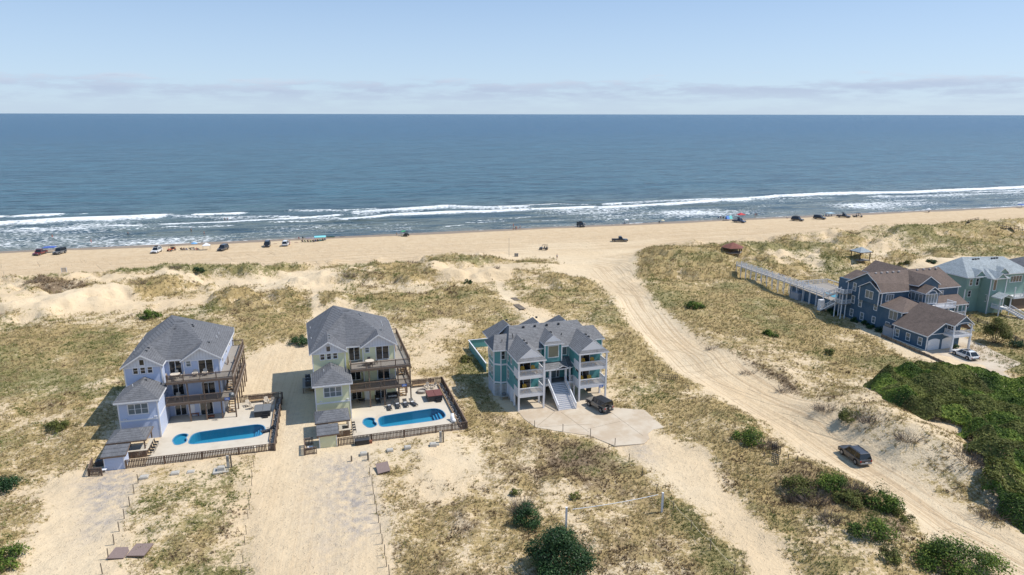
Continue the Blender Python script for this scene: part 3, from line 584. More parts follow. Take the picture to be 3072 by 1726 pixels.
def tufts(name, px, py, tint, hgt, spread, nb=8, wid=0.06):
    n = len(px); pz = samp(HSURF, px, py)-0.03
    ang = RNG.random((n, nb))*2*PI; lean = RNG.random((n, nb))*spread+0.12; h = hgt[:, None]*(0.55+0.6*RNG.random((n, nb)))
    wind = np.array([-0.15, -0.12]); rr = 0.22*hgt[:, None]*np.sqrt(RNG.random((n, nb)))
    bx = px[:, None]+np.cos(ang)*rr; by = py[:, None]+np.sin(ang)*rr
    tx = bx+(np.cos(ang)*lean+wind[0])*h; ty = by+(np.sin(ang)*lean+wind[1])*h
    w_ = wid*(0.7+0.7*RNG.random((n, nb)))*(hgt[:, None]/0.5)**0.5; pa = ang+PI/2+RNG.normal(0, .5, (n, nb))
    z0 = np.repeat(pz[:, None], nb, 1)
    A = np.stack([bx-np.cos(pa)*w_, by-np.sin(pa)*w_, z0], -1); B = np.stack([bx+np.cos(pa)*w_, by+np.sin(pa)*w_, z0], -1)
    T = np.stack([tx, ty, z0+h*np.sqrt(np.clip(1-lean**2*0.5, .2, 1))], -1)
    v = np.stack([A, B, T], 2).reshape(-1, 3); q = np.arange(len(v)).reshape(-1, 3)
    ti = np.clip(tint[:, None]+RNG.normal(0, .07, (n, nb)), 0, 1); ti = np.repeat(ti.reshape(-1), 3); ti[2::3] = np.clip(ti[2::3]-0.06, 0, 1)
    o = raw_mesh(name, v, q, M_GRASS, False, [('tint', 'FLOAT_COLOR', np.repeat(ti[:, None], 4, 1))])
    tag(o, kind='stuff'); return o
NT_ = 1500000
u_ = RNG.random((NT_, 2)); qy = 46*(330/46.0)**u_[:, 1]; qx = (qy+2)*(u_[:, 0]*1.84-0.92)
vv = samp(veg, qx, qy); fine = fbm(qx, qy, 1.15, 301, 3); f2_ = fbm(qx, qy, 4.5, 305, 2)
dens = np.clip(vv*1.25+(fine-0.5)*1.5+(f2_-0.5)*0.7-0.22, 0, 1)*(vv > 0.05)
keepk = (RNG.random(NT_) < dens*0.40*np.interp(qy, [50, 80, 130, 320], [0.50, 0.72, 0.8, .34]))
qx, qy, vv = qx[keepk], qy[keepk], vv[keepk]
g_ = samp(grn, qx, qy); b_ = samp(brn, qx, qy); loc = fbm(qx, qy, 2.5, 311, 2)
tint = 0.46+RNG.normal(0, .10, len(qx)); isg = g_+(loc-0.5)*1.2 > 0.55; isb = b_-(loc-0.5)*1.2 > 0.62
tint = np.where(isg, 0.78+RNG.normal(0, .10, len(qx)), tint); tint = np.where(isb & ~isg, 0.17+RNG.normal(0, .08, len(qx)), tint)
hg = (0.16+0.28*RNG.random(len(qx)))*np.interp(qy, [55, 120, 300], [0.85, 1.15, 1.7])
s_in = coast(qx, qy)[1]; hg = hg*np.where((s_in > 62) & (s_in < 118), 1.55, 1)
tufts('dune_grass', qx, qy, tint, hg, 0.85, 6, 0.042)
print('tufts', len(qx))

M_LEAF = leafmat('shrub_leaves', [(0, (0.020, 0.038, 0.012)), (0.35, (0.050, 0.090, 0.018)), (0.7, (0.12, 0.185, 0.030)), (1, (0.25, 0.31, 0.055))])
M_LEAFD = leafmat('dark_glossy_leaves', [(0, (0.014, 0.032, 0.014)), (0.5, (0.028, 0.070, 0.024)), (1, (0.065, 0.125, 0.035))], 0.5)
M_LEAFO = leafmat('olive_leaves', [(0, (0.065, 0.060, 0.028)), (0.5, (0.115, 0.125, 0.035)), (1, (0.20, 0.215, 0.055))])
M_TWIG = mat('grey_brown_twigs', (0.16, 0.125, 0.10), 0.9, .3, 6)
def leaf_mesh(name, P, N, size, m, parent=None, seed=0, tintv=None):
    """small leaf sprays: one quad each, loosely facing N"""
    n = len(P); r = np.random.default_rng(seed)
    N = N+r.normal(0, .55, (n, 3)); N /= np.linalg.norm(N, axis=1)[:, None]+1e-6
    T = np.cross(N, r.normal(0, 1, (n, 3))); T /= np.linalg.norm(T, axis=1)[:, None]+1e-6; Bv = np.cross(N, T)
    s = (size*(0.6+0.8*r.random(n)))[:, None]
    v = np.stack([P-T*s, P-Bv*s*.55, P+T*s, P+Bv*s*.55], 1).reshape(-1, 3); q = np.arange(4*n).reshape(-1, 4)
    ti = np.clip((tintv if tintv is not None else 0.5)+r.normal(0, .16, n), 0, 1); ti = np.repeat(ti, 4)
    return raw_mesh(name, v, q, m, False, [('tint', 'FLOAT_COLOR', np.repeat(ti[:, None], 4, 1))], parent)
BUSHN = [0]
def bush(name, label, x, y, rx, ry, h, m, n, leaf=0.10, cat='shrub', group=None, clump=None, z=None, twig=True, dry=0.0, lift=0.0):
    BUSHN[0] += 1; r = np.random.default_rng(1000+BUSHN[0]); z = gh(x, y) if z is None else z
    o = bpy.data.objects.new(name, None); C.objects.link(o); o.location = (x, y, z-0.05); tag(o, label, cat, group)
    k = clump or max(7, int(6*rx*ry/1.2)); cx = 1.12*r.random(k)**.5; ca = r.random(k)*2*PI
    cc = np.stack([np.cos(ca)*cx*rx*0.78, np.sin(ca)*cx*ry*0.78, np.zeros(k)], 1)
    cz = h*(1-(np.minimum(cx, 1)**2)*0.7)*(0.30+0.62*r.random(k))+lift; cc[:, 2] = cz
    cr = (0.20+0.34*r.random(k))*min(rx, ry, h*1.2)*0.95+0.08
    which = r.integers(0, k, n); d = r.normal(0, 1, (n, 3)); d /= np.linalg.norm(d, axis=1)[:, None]; d[:, 2] = np.where(d[:, 2] < -0.3, -d[:, 2], d[:, 2])
    rad = cr[which]*(0.60+0.55*r.random(n)**1.5+(r.random(n) < .12)*r.random(n)*.55); P = cc[which]+d*rad[:, None]; P[:, 2] = np.maximum(P[:, 2], 0.02+lift*0.6)
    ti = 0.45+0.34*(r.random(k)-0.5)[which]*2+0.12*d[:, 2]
    leaf_mesh('foliage', P, d+np.array([0, 0, .3]), leaf, m, o, BUSHN[0], ti)
    if twig:
        V = []; Q = []; nt = int(6+rx*ry*3)
        for i in range(nt):
            c = cc[r.integers(0, k)]*np.array([1, 1, 1.0])+r.normal(0, .12, 3)*np.array([rx, ry, h*.4]); b0 = np.array([c[0]*.25, c[1]*.25, 0]); wdt = 0.03+0.012*h
            p = np.array([-c[1], c[0], 0.01]); p /= np.linalg.norm(p)+1e-6; kk = len(V)
            V += [b0-p*wdt, b0+p*wdt, c+p*wdt*.25, c-p*wdt*.25]; Q.append([kk, kk+1, kk+2, kk+3])
        raw_mesh('stems', np.array(V), np.array(Q), M_TWIG, False, None, o)
    return o
def drybush(label, x, y, rx, ry, h, n, group='bare grey shrubs'):
    r = np.random.default_rng(int(abs(x*7+y*3))+5); z = gh(x, y); V = []; Q = []
    for i in range(n):
        a = r.random()*2*PI; q = r.random()**.5; b0 = np.array([math.cos(a)*q*rx*.7, math.sin(a)*q*ry*.7, 0.0]); d = np.array([math.cos(a)*.6+r.normal(0, .5), math.sin(a)*.6+r.normal(0, .5), 1.0]); c = b0+d*h*(.5+.5*r.random())
        p = np.cross(d, r.normal(0, 1, 3)); p /= np.linalg.norm(p); wv = 0.022; kk = len(V); V += [b0-p*wv, b0+p*wv, c+p*wv*.4, c-p*wv*.4]; Q.append([kk, kk+1, kk+2, kk+3])
    o = raw_mesh('bare_shrub', np.array(V), np.array(Q), M_TWIG, False); o.location = (x, y, z-.05); tag(o, label, 'shrub', group); return o
def D(px, py): return W(px*KD, py*KD)[:2]
for px, py, rx, ry, h, m, n, lf, lab in (
  (148, 1080, 3.0, 1.7, 1.1, M_LEAFO, 2600, .10, 'low dark green oval bush alone on the sand left of the periwinkle house'),
  (5, 1235, 2.0, 1.9, 1.6, M_LEAFD, 2200, .11, 'dark green bush cut by the left frame edge, upper one of two'),
  (10, 1415, 2.3, 1.9, 1.5, M_LEAF, 2400, .11, 'green bush cut by the left frame edge, lower one of two'),
  (377, 799, 2.4, 1.8, 1.6, M_LEAF, 1500, .16, 'round green bush on the dune grass behind the periwinkle house'),
  (756, 866, 2.0, 1.7, 2.6, M_LEAFD, 2300, .13, 'dark green bush against the back left corner of the yellow house'),
  (500, 687, 1.7, 1.3, 1.6, M_LEAFD, 700, .18, 'small dark green bush on the foredune by the beach'),
  (735, 600, 0.0, 0, 0, M_LEAF, 0, 0, ''),
  (1744, 775, 2.6, 1.8, 1.6, M_LEAF, 1500, .16, 'bright green bush on the open grass right of the sand road'),
  (1937, 845, 1.9, 1.5, 1.2, M_LEAF, 1200, .14, 'low rounded green bush between the sand road and the navy house'),
  (2085, 888, 1.6, 1.0, .7, M_LEAFO, 700, .13, 'flat olive bush in front of the navy house'),
  (1176, 712, 1.3, 1.1, 1.1, M_LEAFD, 600, .15, 'little green bush in the dune grass behind the yellow house'),
  (1172, 910, 1.3, 1.2, 1.5, M_LEAFO, 900, .12, 'olive green shrub on the grass left of the teal house pool fence'),
  (1443, 1240/1.0*0+1253, .8, .6, .7, M_LEAFO, 350, .10, 'small shrub beside the foot of the teal house stairs'),
  (1880, 1108, 2.3, 2.0, 1.9, M_LEAF, 3000, .10, 'bright green spreading bush beside the black wire frames'),
  (2138, 1055, 1.7, 1.5, 1.5, M_LEAFO, 1700, .11, 'rounded olive bush alone on the sand bank right of the road'),
  (1322, 1318, 1.9, 1.7, 2.6, M_LEAFD, 3800, .09, 'tall thin dark green shrub left of the volleyball posts'),
  (1298, 1243, .8, .7, .9, M_LEAFO, 500, .09, 'small olive shrub above the tall thin shrub'),
  (1396, 1432, 3.6, 3.0, 4.6, M_LEAFD, 15000, .105, 'large dark glossy tree at the bottom edge of the lawn'),
  (2010, 1235, 2.2, 1.9, 1.6, M_LEAFO, 2600, .10, 'olive brown shrub at the top of the roadside bank'),
  (2085, 1225, 2.2, 1.8, 1.9, M_LEAF, 2800, .10, 'green shrub in the roadside bank left of the dark wagon'),
  (2215, 1270, 2.1, 2.0, 2.0, M_LEAF, 3200, .10, 'bright green round shrub at the road edge below the dark wagon'),
  (2140, 1265, 1.9, 1.6, 1.6, M_LEAFO, 2200, .10, 'olive shrub between two green shrubs on the roadside bank'),
  (2190, 1345, 2.4, 1.9, 1.6, M_LEAF, 3000, .10, 'green shrub on the verge below the roadside shrubs'),
  (2262, 1300, 1.6, 1.3, 1.0, M_LEAFO, 1300, .09, 'low dull shrub right of the roadside shrubs'),
  (2410, 1430, 4.6, 3.2, 2.6, M_LEAF, 9000, .11, 'wide bright green bush at the bottom right by the sand road'),
  (2230, 1405, 1.6, 1.3, 1.1, M_LEAFO, 1300, .09, 'small olive bush left of the wide bright green bush'),
  (2395, 873, 1.6, 1.2, 1.3, M_LEAFD, 900, .12, 'dark shrub at the foot of the split rail fence'),
  (2548, 873, 2.0, 1.5, 1.6, M_LEAFD, 1200, .12, 'dark shrub in the right end of the split rail fence'),
  (2340, 662, 2.2, 1.4, 1.3, M_LEAFD, 700, .18, 'dark green shrub in the dunes left of the sage green house'),
  (2275, 665, 2.0, 1.2, .9, M_LEAFO, 500, .18, 'flat olive shrub in the dunes behind the navy house'),
  (640, 1010, .01, .01, 0, M_LEAF, 0, 0, '')):
    if n: x, y = D(px, py); bush('shrub', lab, x, y, rx, ry, h, m, n, lf)
for px, py, rx, ry, h, n, lab in ((1310, 1290, 1.3, 1.1, 1.9, 260, 'bare grey twigs beside the tall thin shrub'), (1930, 1125, 1.8, 1.3, 1.2, 320, 'bare grey twigs right of the bright green spreading bush'),
                                  (2150, 1240, 1.7, 1.2, 1.4, 300, 'bare grey twigs among the roadside shrubs'), (2000, 1255, 1.8, 1.4, 1.0, 300, 'bare brown twigs at the foot of the roadside bank'), (2085, 1310, 1.5, 1.3, .9, 240, 'bare brown twigs on the slope below the roadside shrubs'),
                                  (440, 676, 2.2, 1.0, 1.3, 150, 'bare brown shrub on the foredune near the small dark green bush'), (350, 715, 2.6, 1.2, 1.4, 180, 'bare brown shrub on the second dune'), (880, 697, 2.4, 1.4, 1.5, 200, 'bare brown shrub on the dune behind the yellow house'),
                                  (1030, 664, 4, 1.4, 1.2, 240, 'long bare brown shrub on the foredune crest'), (2140, 590, 4, 2, 1.6, 240, 'bare brown shrub on the high dune by the right-hand beach'), (1250, 676, 1, .7, 1.2, 80, 'single bare bush standing in the sand hollow'), (90, 712, 4.5, 1.5, 1.4, 240, 'bare brown shrub on the leftmost dune')):
    x, y = D(px, py); drybush(lab, x, y, rx, ry, h, n)
# tree by the split rail fence
x, y = D(2500, 862); bush('tree', 'bushy green pine tree standing before the sage green house', x, y, 2.5, 2.4, 4.6, M_LEAFO, 5200, .13, 'tree', lift=0.9)
# the thicket on the right, one mass
TH = [(2190, 968), (2290, 935), (2360, 948), (2430, 955), (2575, 990), (2740, 1030), (2740, 1380), (2575, 1320), (2490, 1285), (2445, 1240), (2432, 1180), (2440, 1130), (2405, 1085), (2330, 1085), (2250, 1060), (2205, 1020)]
tp = wpoly(TH); xs = [p[0] for p in tp]; yy_ = [p[1] for p in tp]; n = 330000
tx_ = RNG.uniform(min(xs), max(xs), n); ty_ = RNG.uniform(min(yy_), max(yy_), n); thm = blur(rast(TH), 1.4)
mk_ = samp(thm, tx_, ty_); edn = fbm(tx_, ty_, 3.0, 421, 3); k = (mk_+(edn-0.5)*1.3 > 0.38) & (RNG.random(n) < 0.8) & (vnoise(tx_/1.5, ty_/1.5, 423)+mk_*.8 > 0.42); tx_, ty_, mk_ = tx_[k], ty_[k], mk_[k]
def canopy(x, y):
    a = vnoise(x/2.6, y/2.6, 401); b = vnoise(x/1.1+5, y/1.1, 403); c = vnoise(x/9, y/9, 407)
    return np.interp(samp(thm, x, y), [0.25, 0.5, 0.9], [0.15, 1.3, 2.4])*(0.12+0.95*a+0.35*b)+c*1.1*np.interp(samp(thm, x, y), [.3, .9], [0, 1])
hc = canopy(tx_, ty_); e = .3
nx = -(canopy(tx_+e, ty_)-hc)/e; ny = -(canopy(tx_, ty_+e)-hc)/e
Pn = np.stack([tx_, ty_, samp(HSURF, tx_, ty_)+hc-np.abs(RNG.normal(0, .16, len(tx_)))-(RNG.random(len(tx_)) < .15)*hc*.4*RNG.random(len(tx_))], -1); Nn = np.stack([nx, ny, np.ones_like(nx)], -1)
ti = 0.60+0.85*(vnoise(tx_/3.4, ty_/3.4, 411)-0.42)+0.25*(vnoise(tx_/1.4, ty_/1.4, 413)-0.5)
k = vnoise(tx_/4, ty_/4, 417) < 0.52
a_ = leaf_mesh('thicket_foliage', Pn[k], Nn[k], 0.17, M_LEAF, None, 77, ti[k]); tag(a_, 'dense green coastal thicket filling the ground right of the sand road', 'thicket', kind='stuff')
a_ = leaf_mesh('thicket_foliage', Pn[~k], Nn[~k], 0.17, M_LEAFO, None, 78, ti[~k]); tag(a_, 'olive patches of the coastal thicket right of the sand road', 'thicket', kind='stuff')
# ---------------------------------------------------------------- mesh helpers
class MB:
    def __init__(s): s.v = []; s.f = []
    def quad(s, pts): k = len(s.v); s.v += [tuple(p) for p in pts]; s.f.append(tuple(range(k, k+len(pts)))); return s
    def box(s, x0, x1, y0, y1, z0, z1):
        k = len(s.v); s.v += [(x, y, z) for z in (z0, z1) for x, y in ((x0, y0), (x1, y0), (x1, y1), (x0, y1))]
        s.f += [tuple(k+i for i in f) for f in ((3, 2, 1, 0), (4, 5, 6, 7), (0, 1, 5, 4), (1, 2, 6, 5), (2, 3, 7, 6), (3, 0, 4, 7))]; return s
    def prism(s, poly, z0, z1):
        n = len(poly); k = len(s.v); a = sum(poly[i][0]*poly[(i+1) % n][1]-poly[(i+1) % n][0]*poly[i][1] for i in range(n))
        if a < 0: poly = poly[::-1]
        s.v += [(x, y, z0) for x, y in poly]+[(x, y, z1) for x, y in poly]
        s.f += [tuple(k+i for i in range(n))[::-1], tuple(k+n+i for i in range(n))]
        s.f += [(k+i, k+(i+1) % n, k+n+(i+1) % n, k+n+i) for i in range(n)]; return s
    def ext(s, pts, vec):
        """planar outline swept along vec"""
        n = len(pts); k = len(s.v); vec = Vector(vec); pts = [Vector(p) for p in pts]
        nn = Vector((0, 0, 0))
        for i in range(n): nn += pts[i].cross(pts[(i+1) % n])
        if nn.dot(vec) > 0: pts = pts[::-1]
        s.v += [tuple(p) for p in pts]+[tuple(p+vec) for p in pts]
        s.f += [tuple(k+i for i in range(n)), tuple(k+n+i for i in range(n))[::-1]]
        s.f += [(k+(i+1) % n, k+i, k+n+i, k+n+(i+1) % n) for i in range(n)]; return s
    def beam(s, p, q, w_, h, up=(0, 0, 1)):
        p, q = Vector(p), Vector(q); d = (q-p).normalized(); up = Vector(up)
        if abs(d.dot(up)) > .98: up = Vector((0, 1, 0))
        a = d.cross(up).normalized()*w_/2; b = a.cross(d).normalized()*h/2
        return s.ext([p-a-b, p+a-b, p+a+b, p-a+b], q-p)
    def cyl(s, p, q, r1, r2=None, n=10):
        r2 = r1 if r2 is None else r2; p, q = Vector(p), Vector(q); d = (q-p).normalized(); up = Vector((0, 0, 1)) if abs(d.z) < .9 else Vector((1, 0, 0))
        a = d.cross(up).normalized(); b = d.cross(a); k = len(s.v)
        for c, r in ((p, r1), (q, r2)): s.v += [tuple(c+a*math.cos(2*PI*i/n)*r+b*math.sin(2*PI*i/n)*r) for i in range(n)]
        s.f += [(k+i, k+(i+1) % n, k+n+(i+1) % n, k+n+i) for i in range(n)]+[tuple(k+i for i in range(n))[::-1], tuple(k+n+i for i in range(n))]; return s
    def mesh(s, name, m):
        me = bpy.data.meshes.new(name); me.from_pydata(s.v, [], s.f); me.materials.append(m); me.update(); return me
    def build(s, name, m, parent=None, loc=None, rz=0, smooth=False, bevel=0):
        me = s.mesh(name, m)
        import bmesh
        bm = bmesh.new(); bm.from_mesh(me); bmesh.ops.recalc_face_normals(bm, faces=bm.faces); bm.to_mesh(me); bm.free()
        if smooth: me.polygons.foreach_set('use_smooth', [True]*len(me.polygons))
        o = bpy.data.objects.new(name, me); C.objects.link(o)
        if parent: o.parent = parent
        if loc is not None: o.location = loc
        o.rotation_euler.z = rz
        if bevel:
            b = o.modifiers.new('b', 'BEVEL'); b.width = bevel; b.segments = 2; b.limit_method = 'ANGLE'; b.angle_limit = 0.6
        return o
def put(name, me, parent=None, loc=(0, 0, 0), rz=0, rx=0, ry=0):
    o = bpy.data.objects.new(name, me); C.objects.link(o); o.parent = parent; o.location = loc; o.rotation_euler = (rx, ry, rz); return o
def thing(name, label, cat, loc=(0, 0, 0), rz=0, group=None):
    o = bpy.data.objects.new(name, None); C.objects.link(o); o.location = loc; o.rotation_euler = (0, 0, rz); tag(o, label, cat, group); return o
def copy_tree(o, parent=None, loc=None, rz=None, label=None):
    c = o.copy(); C.objects.link(c)
    if parent: c.parent = parent
    for ch in o.children: copy_tree(ch, c)
    if loc is not None: c.location = loc
    if rz is not None: c.rotation_euler.z = rz
    if label: c['label'] = label
    return c
def roof(parent, V, F, m, th=0.16, fm=None, name='roof'):
    """sloping planes with an underside, plus a white fascia along every free edge"""
    mb = MB(); n = len(V); mb.v = [tuple(p) for p in V]+[(x, y, z-th) for x, y, z in V]
    cnt = {}
    for f in F:
        nn = Vector((0, 0, 0))
        for i in range(len(f)): nn += Vector(V[f[i]]).cross(Vector(V[f[(i+1) % len(f)]]))
        if nn.z < 0: f = f[::-1]
        mb.f.append(tuple(f)); mb.f.append(tuple(i+n for i in f[::-1]))
        for i in range(len(f)): a, b = f[i], f[(i+1) % len(f)]; cnt.setdefault(frozenset((a, b)), []).append((a, b))
    fa = MB()
    for k, e in cnt.items():
        if len(e) == 1:
            a, b = e[0]; mb.f.append((a, a+n, b+n, b)); A, B_ = Vector(V[a]), Vector(V[b]); d = (B_-A); o = Vector((d.y, -d.x, 0))
            if o.length < 1e-4: continue
            o = o.normalized()*0.035; lo = Vector((0, 0, -th-0.10)); hi = Vector((0, 0, -0.035))
            fa.ext([A+hi, B_+hi, B_+lo, A+lo], o)
    r = mb.build(name, m, parent); 
    if fm: fa.build('fascia', fm, r)
    return r
def window(parent, p, rz, w_, h, cols=1, rows=2, glass=None, slide=False, name='window', trim=None, arch=False):
    """p = lower left corner seen from outside; local -y points out of the wall"""
    fr = trim or M_WHITE; mb = MB(); t_ = 0.11; o = 0.05
    mb.box(-t_, 0, -o, .03, -t_, h+t_); mb.box(w_, w_+t_, -o, .03, -t_, h+t_); mb.box(0, w_, -o, .03, -t_, 0); mb.box(0, w_, -o, .03, h, h+t_)
    for i in range(1, cols): mb.box(w_*i/cols-.045, w_*i/cols+.045, -o+.006, .03, 0, h)
    if rows > 1 and not slide: mb.box(0, w_, -o+.012, .03, h/2-.025, h/2+.025)
    o_ = mb.build(name, fr, parent, p, rz)
    for i in range(cols):
        MB().box(w_*i/cols+.03, w_*(i+1)/cols-.03, -.018, .02, .02, h-.02).build('pane', glass or M_GLASS, o_)
    return o_
BAL = {}
def railing(parent, p, q, z, top=1.0, m=None, step=0.17, posts=None, bw=0.05, post=0.10, stair=None, posth=None, name='railing'):
    """p,q local xy; z floor height (or (z0,z1) on a slope)"""
    m = m or M_DECK; z0, z1 = z if isinstance(z, tuple) else (z, z)
    P, Q = Vector((*p, z0)), Vector((*q, z1)); L = (Q-P).xy.length; up = Vector((0, 0, 1))
    mb = MB(); mb.beam(P+up*top, Q+up*top, .13, .045); mb.beam(P+up*(top-.12), Q+up*(top-.12), .045, .07); mb.beam(P+up*.10, Q+up*.10, .045, .07)
    r = mb.build(name, m, parent)
    n = posts if posts is not None else max(1, round(L/2.3))
    key = ('rp', m.name, round(top, 2), post)
    if key not in BAL: BAL[key] = MB().box(-post/2, post/2, -post/2, post/2, -.25, top+.06).mesh('rail_post', m)
    for i in range(n+1): put('rail_post', BAL[key], r, P.lerp(Q, i/n), math.atan2(q[1]-p[1], q[0]-p[0]))
    if step:
        key = (m.name, round(top, 2), bw)
        if key not in BAL: BAL[key] = MB().box(-bw/2, bw/2, -bw/2, bw/2, .12, top-.08).mesh('baluster', m)
        nb = int(L/step)
        for i in range(1, nb):
            c = P.lerp(Q, i/nb); put('baluster', BAL[key], r, c, math.atan2(q[1]-p[1], q[0]-p[0]))
    return r
def stairs(parent, p, d, w_, z0, z1, run, m, n, stringer=None, name='stairs'):
    """p = foot centre, d = unit direction uphill"""
    d = Vector((*d, 0)); s = Vector((-d.y, d.x, 0)); P = Vector((*p, z0)); mb = MB()
    for k in (-1, 1): mb.beam(P+s*k*w_/2+Vector((0, 0, .02)), P+s*k*w_/2+d*run+Vector((0, 0, z1-z0-.08)), .06, .28)
    st = mb.build(name, stringer or m, parent); th = .05; tr = run/n; me = MB().box(0, tr*.92, -w_/2+.03, w_/2-.03, -th, 0).mesh('tread', m)
    for i in range(n):
        put('tread', me, st, P+d*(tr*i)+Vector((0, 0, (z1-z0)*(i+1)/n)), math.atan2(d.y, d.x))
    return st
def boards(parent, p, q, H, step=0.165, bw=0.095, z=0.0, m=None, gap=True, seed=0, posts=2.4, rail=True, side=1, name='board'):
    m = m or M_FENCE; P, Q = Vector((*p, z)), Vector((*q, z)); L = (Q-P).length; d = (Q-P)/L; ang = math.atan2(d.y, d.x); s = Vector((-d.y, d.x, 0))*side
    n = int(L/step); key = ('bd', m.name, H, bw)
    if key not in BAL: BAL[key] = MB().box(-bw/2, bw/2, -.012, .012, .04, H).mesh('board', m)
    rr = random.Random(seed)
    for i in range(n):
        if gap and rr.random() < .012: continue
        c = P+d*(step*(i+.5)); put(name, BAL[key], parent, c-s*.045+Vector((0, 0, rr.uniform(-.02, .02))), ang+rr.uniform(-.03, .03), 0, rr.uniform(-.012, .012))
    rm = MB().box(0, L, -.02, .02, -.045, .045).mesh('rail', m)
    for zz in (H*.25, H*.8): put('rail', rm, parent, P+s*.0+Vector((0, 0, zz)), ang)
    put('cap_rail', MB().box(0, L, -.07, .07, 0, .035).mesh('cap_rail', m), parent, P+Vector((0, 0, H+.022)), ang)
    pm = MB().box(-.055, .055, -.055, .055, -.2, H+.015).mesh('post', m); k = max(1, round(L/posts))
    for i in range(k+1): put('post', pm, parent, P+d*(L*i/k)+s*.06, ang)
def smooth_poly(P, it=2):
    for _ in range(it):
        Q = []
        for i in range(len(P)):
            a, b = P[i], P[(i+1) % len(P)]; Q += [(a[0]*.75+b[0]*.25, a[1]*.75+b[1]*.25), (a[0]*.25+b[0]*.75, a[1]*.25+b[1]*.75)]
        P = Q
    return P
def pool(name, label, cat, P, fr, zt, depth, steps=None):
    """basin under the deck edge, coping ring, water"""
    P = smooth_poly(P, 1 if name == 'swimming_pool' else 2); n = len(P); t_ = thing(name, label, cat, fr.location, fr.rotation_euler.z)
    mb = MB(); mb.v = [(x, y, zt-.005) for x, y in P]+[(x, y, zt-depth) for x, y in P]; mb.f = [((i+1) % n, i, n+i, n+(i+1) % n) for i in range(n)]+[tuple(range(n, 2*n))]
    o = mb.build('basin', M_POOLW, t_)
    cx = sum(p[0] for p in P)/n; cy = sum(p[1] for p in P)/n; out = []
    for i in range(n):
        a, b = P[i-1], P[(i+1) % n]; tx, ty = b[0]-a[0], b[1]-a[1]; L = math.hypot(tx, ty); nx_, ny_ = ty/L, -tx/L
        if (P[i][0]+nx_*.1-cx)**2+(P[i][1]+ny_*.1-cy)**2 < (P[i][0]-cx)**2+(P[i][1]-cy)**2 and n < 10: nx_, ny_ = -nx_, -ny_
        out.append((P[i][0]+nx_*.14, P[i][1]+ny_*.14))
    area = sum(P[i][0]*P[(i+1) % n][1]-P[(i+1) % n][0]*P[i][1] for i in range(n))
    if area < 0: out = [(2*P[i][0]-out[i][0], 2*P[i][1]-out[i][1]) for i in range(n)]
    mb = MB(); mb.v = [(x, y, zt+.02) for x, y in P]+[(x, y, zt+.02) for x, y in out]+[(x, y, zt-.06) for x, y in P]
    mb.f = [(i, n+i, n+(i+1) % n, (i+1) % n) for i in range(n)]+[((i+1) % n, 2*n+(i+1) % n, 2*n+i, i) for i in range(n)]
    mb.build('coping', M_COPING, t_)
    mb = MB(); mb.v = [(x, y, zt-.10) for x, y in P]; mb.f = [tuple(range(n)) if area > 0 else tuple(range(n))[::-1]]; put('water', mb.mesh('water', M_WATER), t_)
    if steps:
        for a in steps: MB().box(*a).build('step', M_POOLS, t_)
    return t_
def slab(name, outer, holes, z0, z1, m, fr, label, cat, kind=None):
    tri = tessellate_polygon([[Vector((*p, 0)) for p in outer]]+[[Vector((*p, 0)) for p in h] for h in holes]); allp = list(outer)+[p for h in holes for p in h]
    mb = MB(); mb.v = [(x, y, z1) for x, y in allp]
    for a, b, c in tri:
        A, B_, C_ = Vector(allp[a]), Vector(allp[b]), Vector(allp[c]); mb.f.append((a, b, c) if (B_-A).cross(C_-A) > 0 else (a, c, b))
    k = len(mb.v); n = len(outer); mb.v += [(x, y, z1) for x, y in outer]+[(x, y, z0) for x, y in outer]; mb.f += [(k+i, k+(i+1) % n, k+n+(i+1) % n, k+n+i) for i in range(n)]
    me = mb.mesh(name, m); o = bpy.data.objects.new(name, me); C.objects.link(o); o.location = fr.location; o.rotation_euler = fr.rotation_euler
    tag(o, label, cat, kind=kind); return o
Z0 = 3.0
def local(fr, x, y): c, s = math.cos(fr.rotation_euler.z), math.sin(fr.rotation_euler.z); return fr.location.x+x*c-y*s, fr.location.y+x*s+y*c
def at(fr, name, label, cat, x, y, z=0.0, rz=0.0, group=None):
    wx, wy = local(fr, x, y); return thing(name, label, cat, (wx, wy, fr.location.z+z), fr.rotation_euler.z+rz, group)

# ---------------------------------------------------------------- small furniture (built once, copied)
def adirondack(name, label, m, cat='chair', group=None):
    t_ = thing(name, label, cat, group=group)
    b = MB(); w_ = .27
    for i in range(5): x = -w_+.055+i*.12; b.ext([(x-.05, .12, .32), (x+.05, .12, .32), (x+.05, .45, 1.0-abs(i-2)*.05), (x-.05, .45, 1.0-abs(i-2)*.05)], (0, .02, .01))
    b.build('backrest', m, t_)
    b = MB(); [b.box(-w_, w_, -.38+i*.11, -.29+i*.11, .37-.02*i, .39-.02*i) for i in range(5)]; b.build('seat', m, t_)
    for s in (-1, 1):
        MB().box(s*.34-.06, s*.34+.06, -.42, .28, .56, .585).build('armrest', m, t_)
        MB().box(s*.33-.035, s*.33+.035, -.36, -.28, 0, .56).build('leg', m, t_); MB().ext([(s*.30-.02, -.34, .36), (s*.30-.02, -.34, .26), (s*.30-.02, .5, 0), (s*.30-.02, .58, 0)], (.04, 0, 0)).build('leg', m, t_)
    return t_
